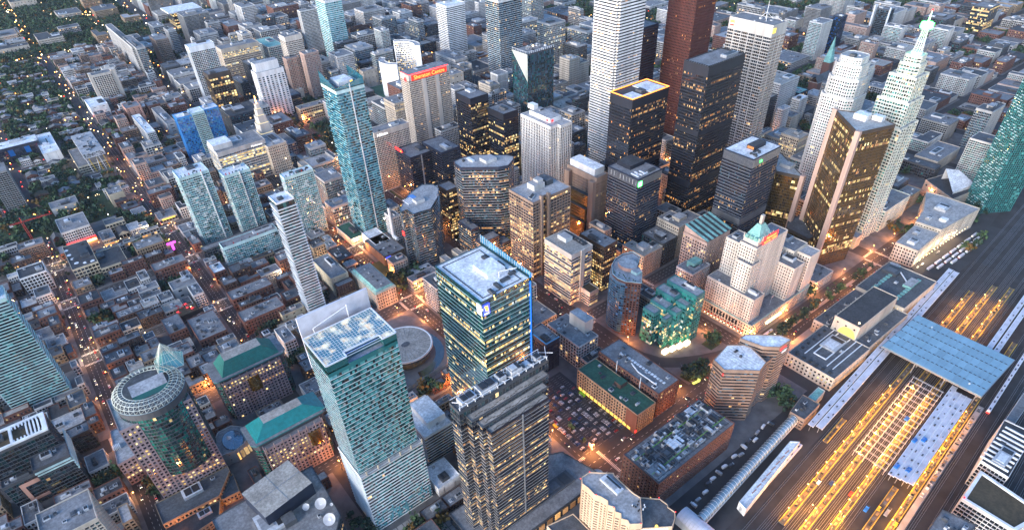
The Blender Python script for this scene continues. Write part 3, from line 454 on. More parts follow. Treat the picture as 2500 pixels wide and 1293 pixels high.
 ('mars', 'research_centre', 'glass research centre with bright white overhanging roof', 'office', 40.0, 'lit_glass', 'white', 4, (417.0, 2034.6, 487.6, 2099.3)),
 ('brickhosp', 'hospital', 'large red brick hospital block', 'hospital', 44.0, 'brick_grid', 'grey', 3, (475.6, 1755.1, 514.5, 1830.3)),
 ('slabhosp', 'hospital', 'white slab hospital tower with horizontal windows', 'hospital', 70.0, 'white_grid', 'grey', 2, (536.5, 1806.6, 572.7, 1863.2)),
 ('leftapt', 'apartment_tower', 'dark gridded apartment tower at the old neighbourhood edge', 'tower', 62.0, 'apt_grid', 'grey', 1, (-89.5, 1126.8, -63.7, 1163.2)),
 ('mec', 'brick_block', 'cream brick block with dark roof and white roof discs', 'building', 20.0, 'cream_grid', 'dark', 4, (-43.5, 850.3, -13.9, 920.9)),
 ('mec2', 'brick_block', 'long cream brick wing with dark flat roof', 'building', 14.0, 'cream_grid', 'dark', 2, (-15.1, 840.0, 16.8, 887.6)),
 ('brickwin', 'brick_block', 'brown brick block with white windows and grey roof', 'building', 20.0, 'brick_grid', 'grey', 3, (35.7, 776.8, 74.7, 797.7)),
 ('beigeQ', 'office_block', 'tan concrete block with wide window grid and cluttered roof', 'office', 22.0, 'tan_grid', 'grey', 5, (30.9, 841.1, 65.3, 864.4)),
 ('redwhite', 'office_block', 'white gridded midrise with red lit canopy', 'office', 24.0, 'white_grid', 'grey', 3, (-37.8, 952.5, -2.3, 999.4)),
 ('whitegrid2', 'office_block', 'white gridded office with black roof well', 'office', 26.0, 'white_darkgrid', 'dark', 2, (-97.2, 860.7, -68.4, 887.9)),
 ('longhall', 'school_hall', 'long low hall with pale roof beside trees', 'hall', 14.0, 'plain_grey', 'grey', 2, (-37.3, 1063.4, -1.3, 1088.3)),
 ('apt_left', 'apartment_block', 'brown balcony apartment block with flat beige roofs', 'apartments', 20.0, 'condo_brown', 'grey', 3, (-90.1, 951.0, -60.1, 971.2)),
 ('yellowblk', 'warehouse', 'yellow and cream warehouse with pale roof', 'warehouse', 20.0, 'plain_cream', 'grey', 5, (38.2, 1037.8, 58.8, 1066.1)),
 ('brickred2', 'apartment_block', 'red brick apartment block with grey roof by the street', 'apartments', 22.0, 'brick_grid', 'grey', 3, (84.7, 991.9, 119.2, 1010.5)),
 ('lowstore', 'store', 'low grey store with bright yellow shopfront', 'store', 8.0, 'store', 'grey', 2, (78.2, 933.8, 103.1, 958.6)),
 ('tavern', 'store', 'small grey roofed corner store with orange lights', 'store', 10.0, 'store', 'grey', 3, (1.7, 922.4, 18.2, 952.6)),
 ('warehA', 'brick_warehouse', 'dark brick warehouse with light parapet north of the green roofs', 'warehouse', 16.0, 'brick_grid', 'grey', 8, (90.5, 658.8, 139.6, 680.4)),
 ('warehB', 'brick_warehouse', 'brick warehouse with silver roof ducts beside the slim banded tower', 'warehouse', 18.0, 'brick_grid', 'grey', 9, (85.7, 606.4, 133.4, 630.1)),
 ('whitecorner', 'heritage_building', 'white corner block with windows and roof units above the red patio', 'building', 18.0, 'white_grid', 'grey', 4, (57.6, 695.4, 69.8, 721.1)),
 ('greyroofW', 'low_building', 'grey roofed low block beside the red patio', 'building', 16.0, 'plain_grey', 'grey', 2, (42.5, 726.2, 70.3, 747.6)),
 ('smallwhite', 'brick_block', 'small brick block with bright white roof', 'building', 16.0, 'brick_grid', 'white', 2, (92.2, 729.1, 107.2, 753.2)),
 ('wideroof', 'warehouse', 'wide grey warehouse roof crowded with silver ducts', 'warehouse', 16.0, 'brick_grid', 'grey', 12, (37.6, 610.0, 67.4, 657.7)),
 ('greysq', 'low_building', 'low block with dark roof and corner light well', 'building', 15.0, 'brick_grid', 'grey', 3, (14.7, 644.8, 34.1, 679.7)),
 ('creamlow', 'low_building', 'cream sided low hall with green grey roof', 'building', 12.0, 'plain_cream', 'grey', 2, (125.0, 597.4, 151.7, 609.1)),
 ('whitesmall', 'office_block', 'narrow white building with square windows beside the hotel tower', 'office', 24.0, 'white_grid', 'grey', 2, (105.0, 536.0, 117.5, 564.5)),
 ('darkroofc', 'low_building', 'dark roofed low block beside the white theatre hall', 'building', 14.0, 'brick_grid', 'dark', 3, (223.3, 653.4, 244.6, 685.8)),
 ('heritbrick', 'heritage_building', 'small tan brick warehouse with arched windows', 'building', 22.0, 'tan_grid', 'grey', 2, (207.7, 689.8, 224.4, 698.8)),
 ('cathedral', 'cathedral', 'brick cathedral with tall green copper spire', 'church', 22.0, 'stone_grid', 'grey', 0, (1190.4, 580.4, 1214.4, 597.7)),
 ('tealA', 'apartment_tower', 'teal glass apartment tower with white crown', 'tower', 74.0, 'teal_res', 'grey', 1, (1372.0, 694.3, 1413.0, 723.4)),
 ('blueslab', 'apartment_tower', 'dark blue glass slab beside the teal apartment tower', 'tower', 76.0, 'blue_res', 'grey', 1, (1437.0, 688.7, 1460.6, 708.7)),
 ('darkslab', 'apartment_block', 'dark grey balcony apartment slab', 'apartments', 52.0, 'apt_grid', 'grey', 2, (1557.4, 800.2, 1606.0, 837.7)),
 ('pinkslab', 'apartment_block', 'pale pink apartment block with roof terrace', 'apartments', 40.0, 'pink_res', 'grey', 2, (1612.7, 742.0, 1667.0, 766.2)),
 ('whitefin', 'office_block', 'dark banded office with tall white end fin', 'office', 54.0, 'whitefin', 'grey', 1, (1645.9, 681.9, 1668.9, 715.8)),
 ('tealmid', 'apartment_block', 'teal gridded apartment block near the green beacon', 'apartments', 34.0, 'teal_res', 'grey', 3, (1604.0, 626.6, 1628.1, 666.5)),
 ('tealright', 'apartment_block', 'teal apartment slab with white end wall', 'apartments', 38.0, 'teal_res', 'grey', 1, (1639.3, 545.1, 1672.0, 578.7)),
 ('litgold', 'office_block', 'glass office with golden lit floors', 'office', 52.0, 'lit_glass', 'grey', 1, (1822.5, 537.7, 1874.1, 575.5)),
 ('whitesq', 'store', 'white panelled store block with grid joints', 'store', 18.0, 'white_grid', 'grey', 1, (1685.4, 515.9, 1717.3, 539.1)),
 ('condolong', 'apartment_block', 'long concrete apartment row with teal bays', 'apartments', 30.0, 'condo_row', 'grey', 4, (1377.7, 391.9, 1416.7, 443.1)),
 ('condo2', 'apartment_block', 'dark balcony apartment block with white frame', 'apartments', 30.0, 'apt_grid', 'grey', 4, (1141.4, 325.7, 1180.3, 367.9)),
 ('hall_r', 'theatre_hall', 'brick theatre with curved grey roofs and lit entrance', 'theatre', 18.0, 'beige_plain', 'grey', 2, (1025.3, 286.6, 1101.7, 320.1)),
 ('brickrow', 'office_block', 'long brown block beside the traffic filled street', 'office', 22.0, 'pink_grid', 'grey', 4, (1460.1, 484.6, 1524.7, 530.2)),
 ('flatiron', 'office_block', 'pink grey balconied block behind the stepped towers', 'office', 36.0, 'pink_res', 'grey', 2, (1444.2, 605.6, 1461.5, 636.5)),
 ('court1', 'office_block', 'square block with lit courtyard', 'office', 16.0, 'brick_grid', 'grey', 2, (1538.3, 428.7, 1588.9, 468.4)),
 ('brookmid', 'office_block', 'green roofed office block below the pale steel tower', 'office', 34.0, 'dark_glass', 'mint', 2, (1088.6, 558.7, 1118.4, 606.9)),
 ('brookmid2', 'office_block', 'white topped slab beside the green roofed office', 'office', 44.0, 'white_grid', 'white', 1, (1036.0, 527.3, 1061.6, 542.7)),
 ('stonebank', 'office_block', 'stone office with cornice beside the lit bank block', 'office', 32.0, 'stone_grid', 'grey', 3, (988.0, 509.6, 1015.2, 540.6)),
]
# ---------------------------------------------------------------- ground, streets
gb = MB(); gb.box(-850,-650,-1.0,3500,4300,0.0,'asphalt'); struct(gb, 'ground')
XR = [(-330,14),(-200,14),(-62,17),(82,17),(258,18),(380,34),(484,20),(747,20),(945,22),(1075,14),(1210,18),(1370,16),(1540,18),(1700,16),(1870,18),(2040,16),(2230,16)]
YR = [(223,29),(380,17),(537,20),(684,16),(812,15),(915,20),(1090,13),(1290,14),(1465,20),(1640,13),(1830,14),(2010,22),(2230,16),(2480,14),(2760,16)]
NOSOUTH = {82: 537, 258: 223, 1075: 250, 484: 223, 380: 300}
def in_view(x, y, mrg=90):
    # crude ground footprint of the picture
    P = [(-168-mrg,498-mrg*2),(469,-33-mrg*2),(2208+mrg*2,584-mrg),(80-mrg,2886+mrg*2)]
    return inside((x,y), P)
pv = MB(); kerb = []
xs = [-500]+[x for x,_ in XR]+[2450]; xw = {x:w for x,w in XR}; yw = {y:w for y,w in YR}; ys = [y for y,_ in YR]+[3050]
BLOCKS = []
for i in range(len(xs)-1):
    for j in range(len(ys)-1):
        x0 = xs[i]+xw.get(xs[i],0)/2; x1 = xs[i+1]-xw.get(xs[i+1],0)/2; y0 = ys[j]+yw.get(ys[j],0)/2; y1 = ys[j+1]-yw.get(ys[j+1],0)/2
        if any(in_view(a,b) for a in (x0,x1,(x0+x1)/2) for b in (y0,y1,(y0+y1)/2)):
            BLOCKS.append((x0,y0,x1,y1)); pv.box(x0,y0,-.05,x1,y1,.13,'paving')
pv.box(490,196,-.05,738,208.5,.13,'paving_pale'); pv.box(265,158,-.05,478,208.5,.13,'paving'); pv.box(60,196,-.05,248,208.5,.13,'paving')
pv.box(755,150,-.05,930,208.5,.13,'asphalt')
struct(pv, 'pavement')
mk = MB()
def dashes(x0,y0,x1,y1,step=6.0,ln=2.6,wd=.22):
    L = math.dist((x0,y0),(x1,y1)); d = ((x1-x0)/L,(y1-y0)/L)
    for k in range(int(L/step)):
        a = k*step; mk.obox((x0+d[0]*a,y0+d[1]*a),(x0+d[0]*(a+ln),y0+d[1]*(a+ln)),wd,.0,.006,'paint')
for x, wd in XR[2:8]:
    y0 = NOSOUTH.get(x, 245)+14; y1 = 1500 if x > 60 else 1000
    for off in ((-wd/4, 0, wd/4) if wd > 15 else (0,)): dashes(x+off, y0, x+off, y1)
for y, wd in YR[:6]:
    for off in (-wd/4, 0, wd/4): dashes(-60, y+off, 940, y+off)
struct(mk, 'lane_markings')
cw = MB()
for x, wx in XR[2:8]:
    for y, wy in YR[:6]:
        if NOSOUTH.get(x, 0) > y or (x < 0 and y < 300): continue
        for s in (-1, 1):
            n = int(wx/1.3)
            for k in range(n): xx = x-wx/2+.4+k*1.3; cw.box(xx, y+s*(wy/2+2.2)-1.6, 0, xx+.6, y+s*(wy/2+2.2)+1.6, .01, 'paint')
            n = int(wy/1.3)
            for k in range(n): yy = y-wy/2+.4+k*1.3; cw.box(x+s*(wx/2+2.2)-1.6, yy, 0, x+s*(wx/2+2.2)+1.6, yy+.6, .01, 'paint')
struct(cw, 'crosswalks')
md = MB()
for y0, y1 in ((560,670),(700,800),(826,902),(930,1078),(1100,1280),(1300,1450)): md.box(376.5,y0,-.05,383.5,y1,.25,'paving_pale'); md.box(377.5,y0+1,.2,382.5,y1-1,.5,'grass')
md.box(505,221,-.05,735,224.5,.2,'paving_pale')
struct(md, 'road_median')
pk = MB()
for r in ((395,930,470,1120),(-170,1010,60,1120),(260,600,300,640),(1100,585,1240,690),(455,255,470,268)): pk.box(r[0],r[1],-.05,r[2],r[3],.17,'grass')
pk.box(-240,2040,-.05,360,3020,.17,'grass')
struct(pk, 'lawn')
FOOT += [(395,930,470,1120),(1100,585,1240,690),(-170,1010,30,1120)]
# road curving past the gardens, paved square with tiles
cr = MB(); RP = [(388,318),(392,296),(400,278),(416,264),(436,252),(456,243),(474,238)]
for k in range(len(RP)-1): cr.obox(RP[k],RP[k+1],15,-.05,.137+.004*k,'asphalt')
cr.box(402,238,-.05,440,239.5,.3,'paving_pale'); struct(cr,'curved_road'); FOOT.append((366,208,500,277))
gi = MB(); gi.prism(ccw([(399,251),(401,232),(432,236),(428,241),(414,250)]),-.05,.2,'grass'); struct(gi,'garden_island')
ramp = MB(); RQ = [(417,246),(411,243),(413,238),(409,234.5),(401,236)]
for k in range(4): ramp.obox(RQ[k],RQ[k+1],2.6,.2,.7+.03*k,'glow_lime')
tag(ramp.build('garden_ramp'),'curving yellow lit ramp in the garden island by the octagonal office','ramp')
sqm = MB(); sqm.box(55,210,-.05,134,292,.14,'paving'); sq_ = struct(sqm,'plaza'); tm_ = MB(); tm_.box(-2.35,-2.35,0,2.35,2.35,.07,'paving_pale'); TMm = tm_.mesh('paving_tile')
for i in range(14):
    for j in range(15):
        x, y = 59+i*5.5, 213+j*5.5
        if 73 < x < 131 and y > 288: continue
        o = bpy.data.objects.new('paving_tile', TMm); COL.objects.link(o); o.parent = sq_; o.location = (x,y,.135)
# open car park
lot = MB(); lot.box(256,228+9,-.05,312,335,.16,'asphalt'); struct(lot, 'car_park_ground'); FOOT.append((256,228,312,345))
lm = MB()
for r in range(7):
    x = 261+r*7.6
    for k in range(34): lm.box(x-2.4, 241+k*2.75, .15, x+2.4, 241.1+k*2.75, .166, 'paint')
struct(lm, 'parking_bay_lines')
PARTS = {'sqblock','greenroof','greybrick','databrick','beige_bl'}
PI = math.pi
def W(rot=0): return (PI/2, 0, rot)   # upright lettering: rot 0 faces south, -90 deg faces west
FS, FW = (PI/2,0,0), (PI/2,0,-PI/2)
def loc(root, p): g = root['org']; return tuple(p[k]-g[k] for k in range(3))
def part_box(root, name, x0,y0,z0,x1,y1,z1, m, top=None):
    b = MB(); b.box(x0,y0,z0,x1,y1,z1,m,top,True); return b.build(name, root)
def x_rbc(root, wall, wins, rb):
    x0,y0,x1,y1 = 192,289,237,349.5; z = 178
    t = MB()
    for a,b_,c,d in ((x0+4,y0+4,x1-5,y0+4.7),(x0+4,y1-4.7,x1-5,y1-4),(x0+4,y0+4,x0+4.7,y1-4),(x1-5.7,y0+4,x1-5,y1-4)): t.box(a,b_,z-.1,c,d,z+.25,'metal_dark')
    for k in range(26): t.box(x0+5.0,y0+6+k*2,z-.1,x0+5.4,y0+6.5+k*2,z+.5,'metal_grey')
    t.build('window_washing_track', root)
    part_box(root,'penthouse',213,310,z-.1,230,328,z+3.2,'wall_white','roof_white')
    for (x,y,a,c) in ((222,300,8,3),(213,297,3,8),(231,303,6,3),(205,294,3,7),(228,331,4,9),(231.5,318,2.5,8)): add_unit(root,x,y,z-.05,a,c,2.2,0,5)
    b = MB(); b.bar((221,306,z),(221,306,z+5),.35,'metal_white'); b.bar((221,306,z+5),(233,300,z+6),.35,'metal_white'); b.build('roof_crane', root)
    f = MB()
    f.box(237.3,288,0,238.4,352,z+2,'glass_teald'); 
    for k in range(22): 
        y = 288+k*2.9; f.quads([[(237.9,y+2.8,z+2),(237.9,y,z+2),(237.9,y,z+5+.17*k),(237.9,y+2.8,z+5+.17*k+.17)],[(238.1,y,z+2),(238.1,y+2.8,z+2),(238.1,y+2.8,z+5+.17*k+.17),(238.1,y,z+5+.17*k)]],'glass_fin')
    for k in range(23): f.box(237.6,288+k*2.9,z+2,238.5,288.15+k*2.9,z+5+.17*k,'metal_white')
    f.build('glass_fin', root)
    n = MB(); n.box(236.4,288.4,4,237.1,288.95,z-2,'glow_neonblue'); n.box(236.2,288.2,z+2,237.3,289,z+5,'glow_neonblue'); n.build('blue_light_strip', root)
    s = MB(); s.box(193,288.5,z-12,198.5,288.95,z-2.5,'glow_blue'); lg = s.build('logo_sign', root)
    y = MB(); y.prism(rect(194.6,288.3,197,288.52),z-8.3,z-4,'glow_yellow'); y.box(194,288.3,z-5.6,195.2,288.52,z-3.6,'glow_yellow'); y.box(196.4,288.3,z-9,197.4,288.52,z-7,'glow_yellow'); yy = y.build('lion_emblem', lg); yy.location = (0,0,0); 
    for v in yy.data.vertices: v.co -= mathutils.Vector(root['org'])
    text('RBC',(195.75,288.4,z-11.6),FS,2.6,'glow_white',root)
    part_box(root,'white_sign_panel',191.55,290,z-12,191.95,295,z-3,'glow_white')
EXTRA = {'rbc': x_rbc}
def x_letters(s, p, rot, size, m='glow_white', back=None, name='sign_lettering'):
    def f(root, wall, wins, rb):
        text(s, p, rot, size, m, root, name)
        if back: part_box(root, 'sign_board', *back)
    return f
def x_hilton(root, wall, wins, rb): text('Hilton', (386,804.0,84.5), FS, 7.0, 'glow_white', root)
EXTRA['hilton'] = x_hilton
def x_sheraton(root, wall, wins, rb):
    text('Sheraton Centre', (502,847.4,133.2), FS, 8.2, 'glow_yellow', root); part_box(root,'sign_board',470,847.5,131.8,534,847.75,140,'glow_signred')
    b = MB(); b.prism([(x,y) for x,y in ellipse(0,0,3.4,3.4,20)],0,.4,'glow_red'); o = b.build('round_emblem', root, org=(0,0,0)); o.rotation_euler = FW; o.location = loc(root,(465.2,858,133))
    for x in (488,512): part_box(root,'blank_wall_strip',x,847.35,0,x+7,847.9,131,'wall_warmstone')
    b = MB(); b.box(466,849,140,538,872,141.6,'glow_red','roof_grey'); b.build('red_lit_rim', root)
EXTRA['sheraton'] = x_sheraton
def x_redlogo(root, wall, wins, rb):
    o = part_box(root,'logo_sign',400.6,781,61,401.4,800,65,'glow_red'); part_box(root,'yellow_logo_spot',400.3,782,61.6,400.7,784,64,'glow_yellow'); part_box(root,'pale_corner_strip',419,758.3,0,421,759,60,'wall_conc')
EXTRA['redlogo'] = x_redlogo
def x_td(root, wall, wins, rb):
    x0,y0,x1,y1,z = 625,434,693,470,210
    b = MB()
    for k in range(20): b.box(x0+k*3.45,y0,z+.9,x0+1.6+k*3.45,y0+1.4,z+2,'metal_dark')
    for k in range(11): b.box(x0,y0+k*3.3,z+.9,x0+1.4,y0+1.5+k*3.3,z+2,'metal_dark'); b.box(x1-1.4,y0+k*3.3,z+.9,x1,y0+1.5+k*3.3,z+2,'metal_dark')
    b.build('roof_vents', root)
    for zz in (60,128): part_box(root,'mechanical_floor_band',x0-.12,y0-.12,zz,x1+.12,y1+.12,zz+7,'wall_blackm')
EXTRA['tdtower'] = x_td
def x_tdn(root, wall, wins, rb):
    x0,y0,x1,y1,z = 558.3,485.1,622.8,521.6,176
    b = MB(); t = .7
    for a in ((x0-.2,y0-.2,x1+.2,y0+t),(x0-.2,y1-t,x1+.2,y1+.2),(x0-.2,y0+t,x0+t,y1-t),(x1-t,y0+t,x1+.2,y1-t)): b.box(a[0],a[1],z+.9,a[2],a[3],z+1.9,'glow_rim')
    b.build('orange_lit_rim', root)
    part_box(root,'white_roof_panel',561,488,z-.1,579,505,z+.7,'roof_white'); part_box(root,'white_roof_panel',594,489,z-.1,620,519,z+.7,'roof_white'); add_unit(root,588,500,z,8,10,3,0,5); part_box(root,'mechanical_floor_band',x0-.12,y0-.12,84,x1+.12,y1+.12,91,'wall_blackm')
EXTRA['tdnorth'] = x_tdn
def x_tdw(root, wall, wins, rb):
    z = 108; part_box(root,'roof_penthouse',531,455,z-.1,556,477,z+5,'wall_blackm','roof_dark'); add_unit(root,548,438,z,14,4,2.5,0,5)
    for a in ((524,436,526,448),(526,441,532,443),(530,436,532,448),(534,436,544,438),(536,438,538,446)): part_box(root,'white_roof_duct',a[0],a[1],z-.1,a[2],a[3],z+1,'metal_white')
    part_box(root,'green_logo_sign',519.5,430.4,z-9,525.5,430.95,z-3,'glow_green'); text('TD',(522.5,430.3,z-8),FS,4.4,'glow_white',root)
    for k in range(9): part_box(root,'crown_lit_slot',518.6,434+k*5,z-8,518.98,434.35+k*5,z-2,'metal_white')  # narrow white metal bars across the west side of the crown
    b = MB()
    for k in range(36): b.box(518.5,431.5+k*1.35,z-10,518.95,431.8+k*1.35,z-.5,'metal_grey')
    for k in range(30): b.box(519.5+k*1.38,430.55,z-10,519.8+k*1.38,430.97,z-.5,'metal_grey')
    b.build('crown_fins', root)
EXTRA['tdwest'] = x_tdw
def x_tds(root, wall, wins, rb):
    z = 140
    part_box(root,'dark_penthouse',618,352,z-.1,640,362,z+4.5,'wall_blackm','roof_dark'); part_box(root,'lit_penthouse_window',617.6,353,z+.8,617.95,361,z+3.6,'lit_orange')
    for k in range(9): add_unit(root,606+random.uniform(0,20),341+random.uniform(0,9),z,2.4,2.4,2,0,4)
    text('TD',(612,337.6,z-7),FS,4.2,'glow_green',root); b = MB()
    for k in range(38): b.box(597.9+k*1.38,337.5,z-10,598.2+k*1.38,337.97,z-.5,'metal_grey')
    for k in range(28): b.box(596.9,338.5+k*1.38,z-10,597.37,338.8+k*1.38,z-.5,'metal_grey')
    b.build('crown_fins', root); part_box(root,'mechanical_floor_band',597.2,337.8,58,650.4,377.4,66,'wall_dgrey')
EXTRA['tdsouth'] = x_tds
def x_brickgold(root, wall, wins, rb):
    part_box(root,'white_roof_box',517,500,88,534,545,97,'wall_offwhite','roof_white'); part_box(root,'stone_shaft',509,494,0,514.6,502,84,'wall_brownl'); part_box(root,'stone_shaft',509,538,0,514.6,547,84,'wall_brownl')
    for k,(zz,x) in enumerate(((26,503),(44,506),(62,509.5))): part_box(root,'glass_step',x,503,0,514.5,537,zz,'glass_gold','roof_dark')
EXTRA['brickgold'] = x_brickgold
def x_commerce(root, wall, wins, rb):
    z = 222; b = MB(); c = (797,480,z)
    b.bar(c,(797,480,z+28),(.5,.12),'metal_white')
    for a in ((789,474),(805,474),(797,490)): b.bar((*a,z),(797,480,z+9),.3,'metal_white')
    b.build('roof_mast', root); part_box(root,'yellow_logo',777.5,454.4,z-9,784,454.9,z-3,'glow_yellow'); part_box(root,'yellow_logo',776.2,512,z-9,776.7,518,z-3,'glow_yellow'); part_box(root,'red_logo_stripe',776.05,512,z-9,776.18,518,z-7.4,'glow_red'); part_box(root,'white_logo_stripe',776.05,512,z-7.3,776.18,518,z-6.2,'glow_white')
    for k in range(1,6): part_box(root,'steel_pier',776.4,455+k*11,0,776.95,456+k*11,z-14,'wall_steel')
    for k in range(1,3): part_box(root,'steel_pier',777+k*10.5,454.2,0,778+k*10.5,454.75,z-14,'wall_steel')
EXTRA['commerce'] = x_commerce
def x_crystal(root, wall, wins, rb):
    x0,y0,x1,y1,z = 675.5,821,733.8,862,132
    b = MB(); b.ngon([(x0-.5,y1+.2,z+.5),(x0-.5,y0-.5,z-44),(x0-.5,y0-.5,z+.5)],'wall_silver'); b.build('pale_glass_facet', root)
    f = MB()
    for k in range(14): f.box(x0+k*4.4,y0,z+.9,x0+.4+k*4.4,y0+.4,z+4,'metal_white'); 
    for k in range(10): f.box(x0,y0+k*4.4,z+.9,x0+.4,y0+.4+k*4.4,z+4,'metal_white')
    f.box(x0,y0,z+4,x1,y0+.4,z+4.3,'metal_white'); f.box(x0,y0+.4,z+4,x0+.4,y1,z+4.3,'metal_white'); f.build('crown_frame', root)
    for k in range(16): add_unit(root, random.uniform(x0+5,x1-5), random.uniform(y0+5,y1-5), z, random.uniform(2,7), random.uniform(2,5), random.uniform(1,4))
    part_box(root,'work_light',705,842,z+3,707,844,z+4.4,'glow_warm')
EXTRA['crystal'] = x_crystal
def x_shangri(root, wall, wins, rb):
    x0,y0,x1,y1,z = 285.5,696.6,322.3,737,200
    b = MB(); b.quads([[(x0,y1,z),(x0,y0,z),(x0,y0,z+3),(x0,y1,z+15)],[(x0,y0,z),(x1,y0,z),(x1,y0,z+9),(x0,y0,z+3)],[(x1,y0,z),(x1,y1,z),(x1,y1,z+13),(x1,y0,z+9)]],'glass_cyan')
    b.box(x0+9,y0+9,z,x1-9,y1-9,z+6,'wall_white','roof_white'); b.build('glass_crown', root)
    part_box(root,'yellow_emblem',309,705.4,z+1.5,312.5,705.7,z+5,'glow_yellow')
    part_box(root,'white_edge_strip',303,696.0,0,304.2,696.5,z+5,'wall_white')
    bb = MB()
    for k in range(58):
        zz = 8+k*3.25
        for s in range(3): y = y0+1+random.uniform(0,34); bb.box(x0-1.3,y,zz,x0-.05,y+5,zz+.8,'glass_cyanl')
        x = x0+random.uniform(0,13); bb.box(x,y0-1.2,zz,x+4.4,y0-.05,zz+.8,'glass_cyanl')
    bb.build('balconies', root, 'stuff')
    building('tower_podium','low podium with lit entrance and planted roof below the slim teal tower','podium',[(rect(278,655,300,694),0,14,'plain_white','white',0),(rect(262,696,282,740),0,10,'store','green',1)])
EXTRA['shangri'] = x_shangri
def x_resi(x0,y0,x1,y1,z,strip=None):
    def f(root, wall, wins, rb):
        bb = MB()
        for k in range(int(z/3)-2):
            zz = 4+k*3.0
            for s in range(max(2,int((x1-x0)/9))):
                x = x0+random.uniform(0,x1-x0-4); bb.box(x,y0-1.3,zz,x+random.uniform(2.5,5),y0-.05,zz+.95,'wall_offwhite' if s%2 else 'glass_aqua')
            for s in range(2): y = y0+random.uniform(0,max(1,y1-y0-4)); bb.box(x0-1.3,y,zz,x0-.05,y+3.5,zz+.95,'wall_offwhite')
        bb.build('balconies', root, 'stuff')
        if strip: part_box(root,'white_edge_strip',strip,y0-1.5,0,strip+1.0,y0-.05,z+1.5,'wall_white')
        for k in range(6): part_box(root,'roof_screen_panel',x0+3+k*(x1-x0-8)/6,y0+.6,z+.3,x0+4.2+k*(x1-x0-8)/6,y0+1.0,z+3.4,random.choice(['red_paint','wall_tealm','wall_slate']))
    return f
EXTRA['resA'] = x_resi(110.9,834.7,148.2,865.4,98,138); EXTRA['resB'] = x_resi(160.3,819.6,194.7,842.9,90,180); EXTRA['resC'] = x_resi(216.6,756.1,256.4,770.8,92); EXTRA['resD'] = x_resi(115.8,747.4,187,763.4,34)
def x_theatre(root, wall, wins, rb):
    x0,y0,x1,y1 = 153.9,589.7,173.1,610.2
    b = MB()
    for k in range(38):
        z = 8+k*3.55; o = 1.2+.9*math.sin(k*1.9); s = .9*math.cos(k*1.3)
        q = [(x0-o,y0-1.2-s),(x1+1.2,y0-1.2+s*.4),(x1+1.2,y1+1),(x0-o*.4,y1+1)]
        b.prism(q,z,z+.75,'wall_white'); b.ngon([(*p,z) for p in q[::-1]],'wall_white')
    b.build('floor_slabs', root, 'stuff')
    c = MB()
    for k in range(8): c.box(x0+k*2.6,y0-1,0,x0+.5+k*2.6,y0-.5,9,'wall_white'); c.box(x0-1,y0+k*2.8,0,x0-.5,y0+.5+k*2.8,9,'wall_white')
    c.build('base_columns', root)
EXTRA['theatre'] = x_theatre
def x_copper(root, wall, wins, rb):
    b = MB(); x0,y0,x1,y1,z = 220.7,548.2,245.9,608.8,24
    o, i = rect(x0-.8,y0-.8,x1+.8,y1+.8), rect(x0+3,y0+3,x1-3,y1-3)
    for k in range(4): j = (k+1)%4; b.quads([[(*o[k],z-.6),(*o[j],z-.6),(*i[j],z+3.4),(*i[k],z+3.4)]],'roof_mint')
    b.ngon([(*p,z+3.4) for p in i],'roof_grey'); b.build('copper_roof_edge', root)
    for k in range(5): add_unit(root,233,556+k*10,z+3.4,2,2,1.4)
EXTRA['copper'] = x_copper
def x_greenroof(root, wall, wins, rb):
    x0,y0,x1,y1,z = 309.5,229,334.1,307.1,25
    part_box(root,'roof_stair_house',322,262,z-.1,331,270,z+5,'wall_brickd','roof_green')
    for k in range(13): part_box(root,'yellow_lit_shopfront',x0-.35,235+k*5.4,1.2,x0-.05,239+k*5.4,4.4,'glow_yellow')
    part_box(root,'red_corner_lamp',x0-.8,y0-.8,3,x0+.6,y0-.1,6,'glow_red'); part_box(root,'red_brick_end',x0-.3,y0-.3,0,x0+.1,y0+13,z-.2,'wall_brick')
EXTRA['greenroof'] = x_greenroof
def x_greybrick(root, wall, wins, rb):
    z = 32
    for k in range(16): part_box(root,'skylight',352,236+k*3.6,z-.1,354.5,238.4+k*3.6,z+.5,'roof_white')
    b = MB(); b.bar((345,240,z+1.2),(345,262,z+1.2),.7,'metal_white',8); b.bar((345,262,z+1.2),(349,274,z+1.2),.7,'metal_white',8); b.bar((345,240,z),(345,240,z+3),1.0,'metal_white',8); b.build('roof_duct', root)
    for y in (252,282): b = MB(); b.bar((337.4,y,3),(337.4,y,z+6),.45,'metal_white',7); b.build('white_flue_pipe', root)
EXTRA['greybrick'] = x_greybrick
